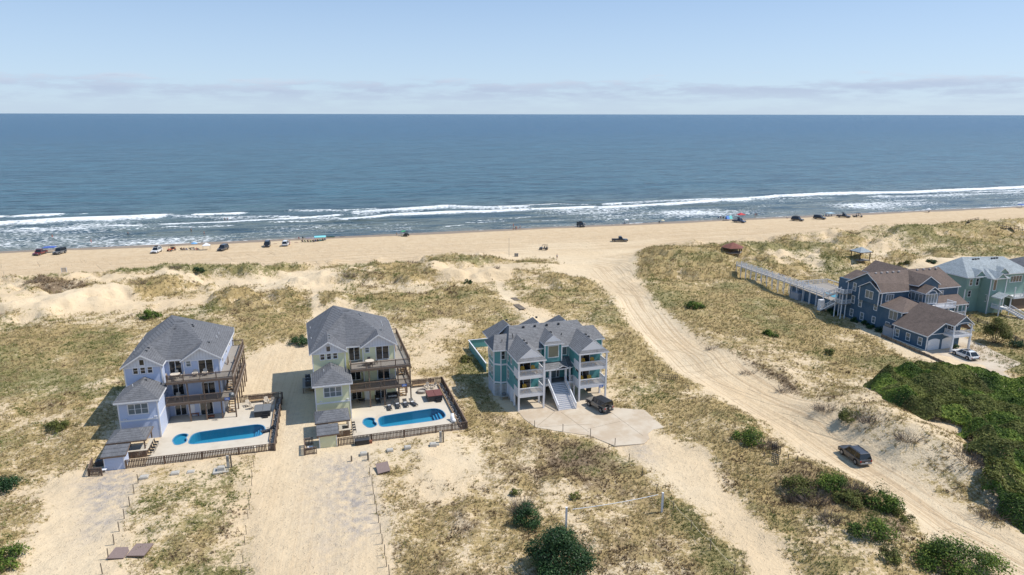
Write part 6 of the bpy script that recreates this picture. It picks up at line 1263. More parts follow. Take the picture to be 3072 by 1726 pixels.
W_().box(13, 19.3, -1.9, .5, 2.7, 3.0).build('balcony_floor', M_WHITE, H5); railing(H5, (13.1, -1.8), (19.2, -1.8), 3.0, .9, M_WHITE, .2, 3); W_().box(13.1, 19.2, -1.7, -1.6, -.2, 2.68).build('lower_screen', M_DECK, H5)
for x in (13.1, 16.1, 19.2): W_().box(x-.1, x+.1, -1.9, -1.7, 3, 5.6).build('porch_post', M_WHITE, H5)
x, y = G(3062, 905); GH = thing('beach_house', 'grey sided house cut by the right frame edge beyond the sage green house', 'house', (x+1.0, y, Z0), math.radians(16))
MB().box(0, 10, 0, 9, -.3, 8).build('wall', M_GREYW, GH); roof(GH, [(-.5, -.5, 8), (10.5, -.5, 8), (10.5, 9.5, 8), (-.5, 9.5, 8), (4, 4.5, 10.5), (6, 4.5, 10.5)], [(0, 1, 5, 4), (1, 2, 5), (2, 3, 4, 5), (3, 0, 4)], M_SH_GREY, .14, M_WHITE)

for k, (x, y, r_) in enumerate(((.6, 9.8, 1.0), (.9, 12.2, 1.1), (.9, 14.6, 1.0), (1.0, 17.2, .9), (1.0, 20.0, .8), (.2, 25.6, 1.0), (1.2, 27.6, .9))):
    wx, wy = local(H4, x, y); bush('shrub', 'dark shrub at the foot of the navy house side wall, %s from the garage' % ('first', 'second', 'third', 'fourth', 'fifth', 'sixth', 'seventh')[k], wx, wy, r_*1.1, r_, r_*1.1, M_LEAFD, 700, .13, group='dark shrubs along the navy house side')
for k, (px, py, rx, ry, h, n, lab) in enumerate(((1975, 985, 2.2, 1.0, .9, 170, 'bare brown roots at the road bank, upper stretch'), (2075, 1032, 2.6, 1.2, 1.2, 220, 'bare brown roots at the road bank beside the rounded olive bush'), (2190, 1062, 2.6, 1.2, 1.3, 240, 'bare brown roots on the bank under the thicket edge'), (2285, 1108, 2.4, 1.2, 1.3, 220, 'bare brown roots in the bank notch below the thicket'),
    (2435, 1160, 1.5, 2.4, 1.4, 240, 'bare brown stems at the left edge of the thicket'), (2500, 1300, 2.8, 1.3, 1.2, 240, 'bare brown stems where the thicket meets the sand road'), (2045, 1262, 2.6, 1.6, 1.2, 280, 'bare brown tangle below the roadside shrubs'), (1880, 940, 2.0, .9, .7, 130, 'bare brown roots along the road edge, small upper clump'), (1790, 880, 2.0, .9, .7, 130, 'bare brown roots where the road bends'))):
    x, y = D(px, py); drybush(lab, x, y, rx, ry, h, n)
# ---------------------------------------------------------------- vehicles
def wheel_set(t_, xs, hw, r, wd=.24):
    for x in xs:
        for s in (-1, 1):
            o = MB().cyl((x, s*(hw-wd), r), (x, s*hw, r), r, r, 20).build('wheel', M_TIRE, t_, smooth=False)
            MB().cyl((x, s*(hw-.02), r), (x, s*(hw+.012), r), r*.62, r*.58, 14).build('rim', M_RIM, o)
def arch_profile(L, zb, pts, xs, r, zw):
    """side outline with wheel arches cut from the sill"""
    P = []; x0 = -L/2+.06
    P.append((x0, zb))
    for x in sorted(xs):
        for i in range(9): a = PI-PI*i/8; P.append((x+math.cos(a)*r, max(zb, zw+math.sin(a)*r)))
    P.append((L/2-.06, zb))
    return P+pts
def car(label, kind, px, py, head, pt, group=None, cat=None, dims=None, world=None, extras=()):
    """head: direction of the nose in the world, degrees from +x"""
    x, y = world if world else W(px, py)[:2]
    L, Wd, Hh = dims or {'suv': (4.8, 1.9, 1.78), 'pickup': (5.6, 1.95, 1.85), 'jeep': (4.7, 1.85, 1.9), 'wagon': (4.8, 1.9, 1.62)}[kind]
    nm = {'suv': 'parked_car', 'pickup': 'pickup_truck', 'jeep': 'off_road_car', 'wagon': 'parked_car'}[kind]
    z = gh(x, y); t_ = thing(nm, label, cat or {'pickup': 'pickup truck'}.get(kind, 'car'), (x, y, z+(.06 if world else 0)), math.radians(head), group)
    hw = Wd/2; r = .42 if kind in ('jeep', 'pickup') else .37; xs = (-L*.30, L*.31); zb = .34 if kind != 'jeep' else .48; zs = 1.02 if kind != 'wagon' else .92
    if kind == 'jeep': zs = 1.12
    front = [(L/2, .55), (L/2, zs-.18), (L/2-.12, zs-.06), (L*.20, zs+.02)]
    if kind == 'jeep': front = [(L/2-.05, .55), (L/2-.05, zs-.06), (L/2-.15, zs), (L*.18, zs+.02)]
    rear = [(-L/2+.05, zs), (-L/2, zs-.15), (-L/2, .5)]
    P = arch_profile(L, zb, front+rear, xs, r+.09, r)
    mb = MB(); n = len(P); k = [(-hw+.10, 0.0), (-hw, .15), (hw, .85), (hw-.10, 1.0)]
    for yy, sh in ((-hw+.07, .97), (-hw, 1.0), (hw, 1.0), (hw-.07, .97)):
        mb.v += [(x_*sh if abs(x_) > L*.42 else x_, yy, z_) for x_, z_ in P] if yy in (-hw, hw) else [(x_*.985, yy if z_ > zs-.2 or z_ < zb+.01 else (yy+(-.07 if yy < 0 else .07)), z_+(.03 if z_ > zs-.1 else 0)) for x_, z_ in P]
    order = [0, 1, 2, 3]
    mb.v = []
    for yy, top in ((-hw+.09, .05), (-hw, 0), (hw, 0), (hw-.09, .05)): mb.v += [(x_, yy, z_+(top if z_ > zs-.1 else 0)) for x_, z_ in P]
    for a, b in ((0, 1), (1, 2), (2, 3)):
        if (a, b) == (1, 2): continue
        mb.f += [(a*n+i, a*n+(i+1) % n, b*n+(i+1) % n, b*n+i) for i in range(n)]
    mb = MB(); mb.ext([(x_, -hw+.0, z_) for x_, z_ in P], (0, 2*hw, 0)); body = mb.build('body', pt, t_, bevel=.055)
    # cabin
    zt = Hh; b0 = zs-.03
    if kind == 'pickup': c = (-L*.08, L*.21, L*.10, -L*.06)
    elif kind == 'jeep': c = (-L/2+.12, L*.17, L*.11, -L/2+.22)
    elif kind == 'wagon': c = (-L/2+.12, L*.24, L*.06, -L/2+.75)
    else: c = (-L/2+.10, L*.22, L*.09, -L/2+.38)
    iw = .22 if kind != 'jeep' else .10
    def corner(f, s, up): xx = c[1] if f else c[0]; xt = c[2] if f else c[3]; return Vector((xx+(xt-xx)*up, s*(hw-.05-iw*up), b0+(zt-.06-b0)*up))
    g = MB(); g.v = [tuple(corner(f, s, u)) for u in (0, 1) for f, s in ((0, -1), (1, -1), (1, 1), (0, 1))]; g.f = [(0, 1, 5, 4), (1, 2, 6, 5), (2, 3, 7, 6), (3, 0, 4, 7), (4, 5, 6, 7)]
    g.build('cabin_glass', M_CARGLASS, t_)
    top = M_BLACK if kind == 'jeep' else pt
    rfm = MB(); rfm.v = [tuple(corner(f, s, 1)+Vector(((.03 if f else -.03), s*.02, dz))) for dz in (-.01, .075) for f, s in ((0, -1), (1, -1), (1, 1), (0, 1))]; rfm.f = [(3, 2, 1, 0), (4, 5, 6, 7), (0, 1, 5, 4), (1, 2, 6, 5), (2, 3, 7, 6), (3, 0, 4, 7)]; rfm.build('roof', top, t_, bevel=.03)
    for s in (-1, 1):
        for f in (0, 1): MB().beam(corner(f, s, 0)+Vector((0, s*.012, 0)), corner(f, s, 1)+Vector((0, s*.012, 0)), .09, .09).build('pillar', top if kind == 'jeep' else pt, t_)
        for fx in ((.36, .68) if kind != 'pickup' else (.5,)):
            a = corner(0, s, 0).lerp(corner(1, s, 0), fx); b = corner(0, s, 1).lerp(corner(1, s, 1), fx); MB().beam(a+Vector((0, s*.008, 0)), b+Vector((0, s*.008, 0)), .08, .03).build('pillar', top, t_)
        m_ = corner(1, s, .18); MB().box(m_.x-.12, m_.x+.04, m_.y+(0 if s > 0 else -.2), m_.y+(.2 if s > 0 else 0), m_.z, m_.z+.16).build('mirror', pt, t_)
        MB().box(L/2-.05, L/2+.015, s*(hw-.30)-.17, s*(hw-.30)+.17, zs-.30, zs-.14).build('headlight', M_LAMP, t_)
        MB().box(-L/2-.015, -L/2+.05, s*(hw-.13)-.09, s*(hw-.13)+.09, zs-.32, zs-.06).build('tail_light', M_TAIL, t_)
        if kind == 'jeep':
            for x_ in xs: MB().box(x_-.58, x_+.58, s*(hw+.06)-.13, s*(hw+.06)+.10, .90, .97).build('fender', M_BLACK, t_, bevel=.03)
        for x_ in (-L*.10, L*.08): MB().box(x_-.09, x_+.09, s*hw+(-.005 if s > 0 else -.02), s*hw+(.02 if s > 0 else .005), zs-.16, zs-.12).build('door_handle', M_GREYM, t_)
    MB().box(L/2-.06, L/2+.08, -hw+.08, hw-.08, .38, .60).build('front_bumper', M_DGREY if kind != 'wagon' else pt, t_, bevel=.03); MB().box(-L/2-.09, -L/2+.05, -hw+.08, hw-.08, .38, .60).build('rear_bumper', M_GREYM if kind in ('suv', 'pickup') else M_DGREY, t_, bevel=.03)
    MB().box(L/2-.02, L/2+.02, -.42, .42, zs-.34, zs-.12).build('grille', M_BLACK, t_); MB().box(-L/2-.1, -L/2-.08, -.2, .2, .62, .74).build('number_plate', M_WHITE, t_)
    wheel_set(t_, xs, hw+(.05 if kind == 'jeep' else .005), r)
    if kind == 'pickup':
        MB().box(-L/2+.10, -L*.09, -hw+.10, hw-.10, zs-.42, zs-.40).build('bed_floor', M_BLACK, t_)
        b = MB(); b.box(-L/2+.07, -L*.085, -hw+.08, hw-.08, zs-.03, zs+.012); b.build('bed_cover', M_BLACK, t_)
    if kind == 'jeep':
        MB().cyl((-L/2-.02, 0, .98), (-L/2-.24, 0, .98), .40, .40, 20).build('spare_wheel', M_TIRE, t_)
        MB().cyl((-L/2-.25, 0, .98), (-L/2-.262, 0, .98), .2, .2, 12).build('rim', M_RIM, t_)
    if kind in ('suv', 'wagon') or 'rack' in extras:
        for s in (-1, 1): MB().beam((c[3]+.25, s*(hw-.32), zt+.07), (c[2]-.1, s*(hw-.32), zt+.07), .04, .04).build('roof_rail', M_BLACK, t_)
    if 'box' in extras: MB().box(-.9, .2, -.5, .5, zt+.08, zt+.36).build('roof_box', M_BLACK, t_, bevel=.08)
    if 'rods' in extras:
        MB().box(-1.8, .9, -.62, .62, zt+.12, zt+.18).build('roof_rack', M_BLACK, t_)
        for k_ in range(7): MB().beam((-1.9+.2*k_, -.6+.2*k_, zt+.18), (-1.4+.25*k_, -.6+.2*k_, zt+1.7), .03, .03).build('fishing_rod', M_GREYM, t_)
    if 'open_roof' in extras: MB().box(-.9, .2, -.5, .5, zt+.012, zt+.022).build('sunroof', M_CARGLASS, t_)
    return t_
M_JGREY = paint('stone_grey_jeep_paint', (.20, .18, .155), .4)
def heading(a, b): p, q = G(*a), G(*b); return math.degrees(math.atan2(q[1]-p[1], q[0]-p[0]))
hs = heading((2572, 1389), (2527, 1356))
car('dark grey wagon with roof rails driving up the sand road', 'suv', 2562, 1377, hs, P_DGREY, cat='car', dims=(4.6, 1.85, 1.76))
jx, jy = local(H3, 12.45, -2.7)
car('grey boxy off road car with black top and spare wheel on the teal house driveway', 'jeep', 0, 0, H3A+106, M_JGREY, world=(jx, jy))
car('white car with black roof glass on the driveway before the navy garage', 'wagon', 2893, 1072, heading((2950, 1092), (2850, 1052)), P_WHITE, extras=('open_roof',))
BG = 'cars parked along the beach'
for lab, kd, px, py, hd, pt, ex in (
 ('maroon pickup on the beach beside the blue canopy', 'pickup', 121, 764, -84, P_RED, ()), ('grey off road car on the beach right of the blue canopy', 'jeep', 180, 762, -92, P_GREY, ()),
 ('white car with dark bonnet and roof box facing the dunes on the beach', 'suv', 470, 758, -84, P_WHITE, ('box',)),
 ('dark grey hatch facing the dunes between beach tents and navy car', 'suv', 670, 751, -92, P_DGREY, ()), ('black car facing the dunes left of the white van', 'suv', 802, 740, -76, P_BLACK, ()),
 ('white van seen from behind with a person at its side', 'suv', 858, 737, 98, P_WHITE, ()),
 ('black off road car with spare wheels near the water', 'jeep', 1742, 681, -72, P_BLACK, ('box',)), ('black pickup driving along the beach toward the right', 'pickup', 1859, 725, -3, P_BLACK, ()),
 ('navy pickup with roof box below the red canopy', 'pickup', 2217, 668, -47, P_NAVY, ('box',)), ('black long car with fishing rods on its roof', 'suv', 2392, 663, -44, P_BLACK, ('rods',)),
 ('black car left of the pale shade sail', 'suv', 2458, 658, -40, P_BLACK, ()), ('black car right of the pale shade sail', 'pickup', 2530, 653, -38, P_BLACK, ('box',))):
    car(lab, kd, px, py, hd, pt, BG, extras=ex, dims={'suv': (5.3, 2.05, 1.98), 'pickup': (5.9, 2.05, 2.0), 'jeep': (4.9, 1.95, 2.05)}[kd])
def buggy(label, px, py, head, m, roofm=None):
    x, y, z = W(px, py); t_ = thing('beach_buggy', label, 'buggy', (x, y, z), math.radians(head), 'open beach buggies')
    MB().ext([(-1.4, -.6, .45), (1.5, -.6, .45), (1.5, -.6, .8), (.7, -.6, .98), (.5, -.6, .6), (-.9, -.6, .6), (-.95, -.6, .95), (-1.5, -.6, .95)], (0, 1.2, 0)).build('body', m, t_, bevel=.05)
    for s in (-1, 1):
        f = MB(); f.beam((.75, s*.6, .95), (.35, s*.55, 1.85), .06, .06); f.beam((.35, s*.55, 1.85), (-1.2, s*.55, 1.85), .06, .06); f.beam((-1.2, s*.55, 1.85), (-1.35, s*.6, .9), .06, .06); f.beam((-.4, s*.55, 1.85), (-.4, s*.6, .6), .06, .06); f.build('roll_cage', M_BLACK, t_)
        for x_ in (0, -.85): MB().box(x_-.25, x_+.2, s*.3-.22, s*.3+.22, .6, .75).build('seat', M_DGREY, t_); MB().box(x_-.3, x_-.2, s*.3-.22, s*.3+.22, .7, 1.25).build('seat_back', M_DGREY, t_)
        MB().box(1.48, 1.53, s*.4-.1, s*.4+.1, .68, .78).build('headlight', M_LAMP, t_)
    f = MB(); [f.beam((x_, -.55, 1.85), (x_, .55, 1.85), .06, .06) for x_ in (.35, -.4, -1.2)]; f.build('roll_bar', M_BLACK, t_)
    if roofm: MB().box(-1.25, .4, -.6, .6, 1.89, 1.94).build('roof', roofm, t_)
    wheel_set(t_, (-1.05, 1.05), .82, .36); return t_
buggy('orange open beach buggy left of the beach chairs', 515, 753, -100, P_ORANGE); buggy('black open beach buggy on the sand above the dune crest', 1631, 750, 160, P_BLACK)
buggy('black beach buggy with green awning near the water', 1219, 709, 80, P_BLACK, M_BLACK); buggy('black beach buggy with small trailer at the right of the parked cars', 2577, 652, -30, P_BLACK, M_BLACK)
# ---------------------------------------------------------------- people: one skinned body per pose
def body_mesh(name, J, E, R):
    me = bpy.data.meshes.new(name); me.from_pydata(J, E, []); o = bpy.data.objects.new(name, me); C.objects.link(o)
    s = o.modifiers.new('s', 'SKIN'); o.modifiers.new('u', 'SUBSURF').levels = 1; sv = me.skin_vertices[0].data
    for i, r in enumerate(R): sv[i].radius = (r, r)
    sv[0].use_root = True
    dg = bpy.context.evaluated_depsgraph_get(); m2 = bpy.data.meshes.new_from_object(o.evaluated_get(dg)); bpy.data.objects.remove(o); m2.name = name
    m2.materials.clear(); m2.materials.append(M_SKIN); m2.polygons.foreach_set('use_smooth', [True]*len(m2.polygons)); return m2
def skeleton(sit=False, walk=0.0):
    hz = .95 if not sit else .42
    J = [(0, 0, hz), (0, 0, hz+.25), (0, .0, hz+.48), (0, 0, hz+.58), (0, -.01, hz+.68), (0, -.01, hz+.80)]; R = [.13, .115, .125, .05, .085, .075]; E = [(0, 1), (1, 2), (2, 3), (3, 4), (4, 5)]
    for s in (-1, 1):
        k = len(J); w_ = walk*s
        if sit: leg = [(s*.10, 0, hz), (s*.12, -.45, hz+.03), (s*.12, -.52, .08), (s*.12, -.66, .05)]
        else: leg = [(s*.10, 0, hz-.05), (s*.11, -.02-w_*.18, .50), (s*.11, .03-w_*.38+max(0, -w_)*.1, .08), (s*.12, -.13-w_*.38, .05)]
        J += leg; R += [.10, .065, .04, .035]; E += [(0, k), (k, k+1), (k+1, k+2), (k+2, k+3)]
        k = len(J); arm = [(s*.20, 0, hz+.46), (s*.26, .02+w_*.12, hz+.20), (s*.27, -.06+w_*.25, hz-.03), (s*.27, -.09+w_*.27, hz-.12)]
        if sit: arm = [(s*.20, 0, hz+.46), (s*.27, -.02, hz+.22), (s*.22, -.25, hz+.14), (s*.2, -.33, hz+.13)]
        J += arm; R += [.06, .042, .032, .035]; E += [(2, k), (k, k+1), (k+1, k+2), (k+2, k+3)]
    return J, E, R
BODY = {'stand': body_mesh('person_body', *skeleton()), 'walk': body_mesh('walking_body', *skeleton(False, 1)), 'sit': body_mesh('sitting_body', *skeleton(True))}
CL = {}
def cloth(nm, col):
    if nm not in CL: CL[nm] = mat('swim_'+nm, col, .8, .05, 5)
    return CL[nm]
def person(label, px, py, pose='stand', rz=0.0, col='navy', group=None, sea_=False, top=False, at_=None, sc_=1.0):
    cols = {'navy': (.03, .05, .15), 'red': (.45, .05, .05), 'black': (.02, .02, .02), 'pink': (.6, .2, .28), 'white': (.6, .6, .6), 'teal': (.05, .3, .3)}
    if at_: x, y, z = at_
    elif sea_: x, y = G(px, py, 0.0); z = sea_ if isinstance(sea_, float) else -.5
    else: x, y, z = W(px, py)
    o = bpy.data.objects.new('person', BODY[pose]); C.objects.link(o); o.location = (x, y, z); o.rotation_euler.z = rz; o.scale = (sc_,)*3; tag(o, label, 'person', group)
    h = .42 if pose == 'sit' else .95; m = cloth(col, cols[col])
    if pose == 'sit': b = MB(); b.box(-.19, .19, -.36, .16, h-.10, h+.13)
    else: b = MB(); b.cyl((0, 0, h-.28), (0, 0, h+.10), .20, .155, 12)
    b.build('shorts', m, o)
    if top: MB().cyl((0, 0, h+.05), (0, 0, h+.5), .155, .175, 12).build('shirt', cloth('white', cols['white']) if col != 'white' else m, o)
    MB().cyl((0, .015, h+.70), (0, .02, h+.86), .098, .05, 10).build('hair', M_HAIR, o)
    return o
for a in (('person in pink standing in the shallow wash at the left', 274, 730, 'stand', 1.5, 'pink', None, -.1), ('bather standing deep in the surf at the left, nearer one', 157, 712, 'stand', .3, 'red', None, -.55), ('bather far out left of the standing fisher', 384, 704, 'stand', 0, 'navy', None, -.6),
          ('person fishing in the wash with reflection on the wet sand', 574, 697, 'stand', 0, 'black', None, -.15), ('person walking in the wash right of the fisher', 613, 706, 'walk', 1.0, 'navy', None, -.12), ('bather in the breakers, left one of the pair', 674, 661, 'stand', 0, 'black', None, -.5), ('bather in the breakers, right one of the pair', 683, 661, 'stand', .4, 'navy', None, -.5)):
    person(*a)
person('tall person at the water side of the small group on mid beach', 1540, 682, 'stand', .4, 'red'); person('left one of the two adults standing close together on mid beach', 1546, 690, 'stand', 2, 'black'); person('right one of the two adults standing close together on mid beach', 1550, 690, 'stand', -2, 'red')
person('person standing apart at the right of the small group on mid beach', 1560, 687, 'walk', 1, 'navy', None, False, True); person('child crouched on the sand beside the small group', 1540, 690, 'sit', 0, 'black', sc_=.8)
person('person walking down the dune beside the beach ramp', 1671, 778, 'walk', .3, 'black', None, False, True); person('person loading the white van from the side', 870, 735, 'stand', -1.4, 'pink', None, False, True); person('person leaning at the door of the off road car by the water', 1754, 679, 'stand', 1.5, 'navy', None, False, True)
person('left one of the pair standing at the water right of the red canopy', 2265, 650, 'stand', .2, 'red'); person('right one of the pair standing at the water right of the red canopy', 2270, 650, 'stand', -.2, 'black'); person('lone person seated near the buggy with green awning', 1190, 707, 'sit', 0, 'teal')
# beach chairs, shade, boards
def bchair(label, px, py, rz, col, sitter=None, group='low beach chairs'):
    cols = {'blue': (.04, .10, .30), 'black': (.03, .03, .035), 'pink': (.6, .25, .25), 'grey': (.2, .2, .22), 'green': (.05, .14, .06), 'white': (.6, .6, .6), 'aqua': (.1, .4, .45)}
    x, y, z = W(px, py); m = mat('canvas_'+col, cols[col], .8, .06, 5); t_ = thing('beach_chair', label, 'chair', (x, y, z), rz, group)
    MB().ext([(-.28, -.28, .27), (-.28, .25, .22), (-.28, .25, .25), (-.28, -.28, .30)], (.56, 0, 0)).build('seat', m, t_); MB().ext([(-.28, .22, .24), (-.28, .48, .85), (-.28, .51, .84), (-.28, .25, .22)], (.56, 0, 0)).build('backrest', m, t_)
    for s in (-1, 1): f = MB(); f.beam((s*.3, -.3, .0), (s*.3, .3, .45), .03, .03); f.beam((s*.3, -.3, .45), (s*.3, .35, .0), .03, .03); f.beam((s*.3, -.3, .46), (s*.3, .35, .46), .05, .03); f.build('side_frame', M_GREYM, t_)
    if sitter: person(sitter, 0, 0, 'sit', rz, 'navy' if col != 'blue' else 'red', 'people seated on beach chairs', at_=(x, y, z-.14))
k = 0
ordn = ('first', 'second', 'third', 'fourth', 'fifth', 'sixth', 'seventh', 'eighth')
for i, px in enumerate((545, 553, 562)): bchair('%s low chair from the left in the cluster right of the orange buggy' % ordn[i], px, 751, 2.8, ('black', 'grey', 'blue')[i], 'person on the %s chair right of the orange buggy' % ordn[i] if i < 2 else None)
for i, px in enumerate((573, 582, 591, 597)): bchair('%s low chair from the left in the cluster under the blue umbrella' % ordn[i], px, 751, 2.9, ('black', 'white', 'pink', 'grey')[i], 'person on the %s chair by the blue umbrella' % ordn[i] if i in (1, 2) else None)
for i in range(5): bchair('%s dark chair from the left in the long row before the aqua shade sail' % ordn[i], 908+i*8.3, 727, 2.9, 'green' if i % 2 else 'black', 'person on the %s dark chair of the long row' % ordn[i] if i in (0, 2, 4) else None)
for i in range(5): bchair('%s chair from the left under the aqua shade sail' % ordn[i], 948+i*7, 725.5-i, 2.9, ('blue', 'black', 'aqua', 'grey', 'blue')[i], 'person on the %s chair under the aqua shade sail' % ordn[i] if i in (0, 3) else None)
bchair('pink chair alone left of the purple boards', 898, 717, 2.8, 'pink'); bchair('black chair alone left of the purple boards', 910, 716, 2.8, 'black')
for i in range(3): bchair('%s chair from the left beside the blue beach tent' % ordn[i], 2155+i*7.5, 655.5, 2.7, ('blue', 'pink', 'black')[i], 'person beside the blue beach tent, %s' % ('left', 'right')[i-1] if i else None)
for i in range(4): bchair('%s chair from the left under the pale shade sail' % ordn[i], 2470+i*8, 649, 2.6, ('aqua', 'blue', 'white', 'grey')[i])
for i, px in enumerate((1873, 1886)): bchair('%s chair under the white umbrella right of the off road car' % ('left', 'right')[i], px, 671, 2.8, 'white')
bchair('chair under the far right white umbrella', 2786, 638, 2.8, 'grey'); bchair('chair under the low cream umbrella', 1978, 669, 2.8, 'black')
def umbrella(label, px, py, m, tilt=.1, r=1.15, h=2.1):
    x, y, z = W(px, py); t_ = thing('beach_umbrella', label, 'umbrella', (x, y, z), 0, 'beach umbrellas'); MB().cyl((0, 0, -.2), (0, 0, h), .02, .02, 6).build('pole', M_WHITE, t_)
    b = MB(); n = 10; b.v = [(0, 0, h+.08)]+[(math.cos(2*PI*i/n)*r, math.sin(2*PI*i/n)*r, h-.42) for i in range(n)]+[(math.cos(2*PI*i/n)*r, math.sin(2*PI*i/n)*r, h-.52) for i in range(n)]; b.f = [(0, 1+i, 1+(i+1) % n) for i in range(n)]+[(1+i, 1+n+i, 1+n+(i+1) % n, 1+(i+1) % n) for i in range(n)]; b.build('canopy', m, t_)
umbrella('blue beach umbrella over the seated group', 584, 744, mat('blue_canvas', (.15, .35, .60), .7)); umbrella('white beach umbrella right of the off road car by the water', 1879, 671, M_PAPERW)
umbrella('low cream umbrella on the empty beach right of the black pickup', 1988, 668, mat('cream_canvas', (.6, .52, .35), .7), r=.9, h=1.3); umbrella('small white umbrella far along the right beach', 2785, 638, M_PAPERW)
def canopy_tent(label, px, py, m, w_=3.0, h=2.3, flat=False, rz=CA):
    x, y, z = W(px, py); t_ = thing('shade_canopy', label, 'canopy', (x, y, z), rz, 'shade canopies')
    for a in (-1, 1):
        for b in (-1, 1): MB().cyl((a*w_/2, b*w_/2*.8, -.1), (a*w_/2, b*w_/2*.8, h-.3), .03, .03, 6).build('leg', M_GREYM, t_)
    b = MB(); hh = w_/2+.05; kk = hh*.8; b.v = [(-hh, -kk, h-.3), (hh, -kk, h-.3), (hh, kk, h-.3), (-hh, kk, h-.3), (0, 0, h+(.0 if flat else .55)), (-hh, -kk, h-.5), (hh, -kk, h-.5), (hh, kk, h-.5), (-hh, kk, h-.5)]; b.f = [(0, 1, 4), (1, 2, 4), (2, 3, 4), (3, 0, 4), (0, 5, 6, 1), (1, 6, 7, 2), (2, 7, 8, 3), (3, 8, 5, 0)]; b.build('canopy_cloth', m, t_)
canopy_tent('blue canopy strung between the maroon pickup and the grey off road car', 151, 757, mat('royal_blue_canvas', (.08, .14, .42), .7), 3.6, 2.2, True); canopy_tent('white canopy right of the blue umbrella', 620, 750, M_PAPERW, 2.4, 2.0)
canopy_tent('red peaked canopy behind the navy pickup', 2222, 657, mat('red_canvas', (.50, .02, .03), .7), 3.2, 2.4); canopy_tent('long aqua shade sail over the row of chairs', 961, 722, mat('aqua_canvas', (.22, .62, .66), .7), 4.2, 1.9, True); canopy_tent('pale blue shade sail between the two black cars', 2490, 649, mat('pale_blue_canvas', (.42, .55, .62), .7), 3.4, 1.9, True)
canopy_tent('blue canopy at the far right edge of the beach', 3064, 624, mat('royal_blue_canvas', (.08, .14, .42), .7), 3.0, 2.1, True); canopy_tent('small green awning beside the black buggy near the water', 1211, 708, mat('green_canvas', (.06, .35, .16), .7), 1.8, 2.2, True)
x, y, z = W(2187, 657); bt_ = thing('beach_tent', 'blue and turquoise half open beach tent', 'tent', (x, y, z), CA)
MB().ext([(-1.5, -.9, 0), (-1.5, .9, 0), (-1.5, .3, 1.5)], (1.5, 0, 0)).build('panel', mat('royal_blue_tent', (.03, .18, .55), .6), bt_); MB().ext([(.01, -.9, 0), (.01, .9, 0), (.01, .3, 1.5)], (1.5, 0, 0)).build('panel', mat('turquoise_tent', (.08, .50, .48), .6), bt_)
def flat_item(nm, label, cat, px, py, l, w_, h, m, rz=.1):
    x, y, z = W(px, py); b = MB(); P = [(math.cos(2*PI*i/14)*l/2, math.sin(2*PI*i/14)*w_/2) for i in range(14)]; b.prism(P, 0, h); o = b.build(nm, m, None, (x, y, z+.01), rz); tag(o, label, cat)
flat_item('bodyboard', 'lilac board on the sand, left one above the long row of chairs', 'board', 924, 715, 2.0, .6, .08, mat('lilac_foam', (.42, .33, .50), .6)); flat_item('bodyboard', 'lilac board on the sand, right one beside the aqua sail', 'board', 940, 716, 2.0, .6, .08, mat('lilac_foam', (.42, .33, .50), .6))
flat_item('kayak', 'dark green kayak at the right end of the aqua shade sail', 'kayak', 992, 712, 3.3, .7, .35, mat('dark_green_hull', (.03, .10, .07), .5)); flat_item('paddle_board', 'thin brown board on the sand right of the kayak', 'board', 1027, 711, 2.2, .5, .08, M_FENCE); flat_item('driftwood', 'low driftwood piece at the water edge on mid beach', 'driftwood', 1594, 672, 1.6, .5, .25, M_FENCE)
flat_item('float', 'dark inflatable float left of the navy pickup', 'float', 2177, 662, 3.0, .9, .2, M_DGREY, -.2); flat_item('float', 'flat board by the white van', 'board', 826, 732, 1.4, .5, .06, M_RUST); flat_item('beach_towel', 'brown towel left of the long row of chairs', 'towel', 889, 728, 1.5, .7, .03, M_TUBRED)
def cooler(label, px, py, m): x, y, z = W(px, py); t_ = thing('cool_box', label, 'box', (x, y, z), .3); MB().box(-.35, .35, -.22, .22, 0, .38).build('body', m, t_); MB().box(-.37, .37, -.24, .24, .38, .46).build('lid', M_WHITE, t_)
cooler('brown cool box left of the car with fishing rods', 2362, 655, M_RUST); cooler('small box left of the navy pickup', 2236, 661, M_GREYM)
tr_ = W(2562, 652); tt = thing('small_trailer', 'small black trailer behind the right-hand beach buggy', 'trailer', (tr_[0], tr_[1], tr_[2]), -.5); MB().box(-.8, .8, -.5, .5, .35, .75).build('tray', M_BLACK, tt); 
for s in (-1, 1): MB().cyl((0, s*.5, .3), (0, s*.65, .3), .3, .3, 14).build('wheel', M_TIRE, tt)

# ---------------------------------------------------------------- posts, ropes, small things on the sand
def post(label, px, py, h, r=.045, m=None, square=False, nm='marker_post', group=None, k=1.0):
    x, y, z = W(px, py); b = MB()
    if square: b.box(-r, r, -r, r, -.2, h)
    else: b.cyl((0, 0, -.2), (RNG.normal(0, .03), RNG.normal(0, .03), h), r, r*.92, 8)
    o = b.build(nm, m or M_POST, None, (x, y, z)); tag(o, label, 'post', group); return o
def zz(ox, oy, s, pts): return [(ox+a/s, oy+b/s) for a, b in pts]
rowA = zz(0, 1300, 2.862, [(1187, 428), (1152, 520), (1115, 625), (1068, 735), (1025, 845), (980, 955), (930, 1080), (880, 1210)])
rowB = zz(0, 1300, 2.862, [(2190, 185), (2182, 292), (2168, 380), (2162, 452), (2150, 558), (2142, 650), (2130, 735), (2115, 870), (2103, 960), (2090, 1110), (2075, 1219)])
rowC = zz(700, 1250, 2.862, [(1160, 380), (1173, 515), (1192, 590), (1204, 668), (1216, 750), (1232, 832), (1248, 910), (1265, 1000), (1280, 1095), (1300, 1190), (1317, 1290), (1340, 1362)])
rowD = zz(1500, 1200, 2.751, [(287, 235), (519, 262), (747, 303), (948, 382), (1064, 512), (1172, 630), (1292, 770), (1427, 918), (1575, 1075), (1735, 1240), (1933, 1447)])
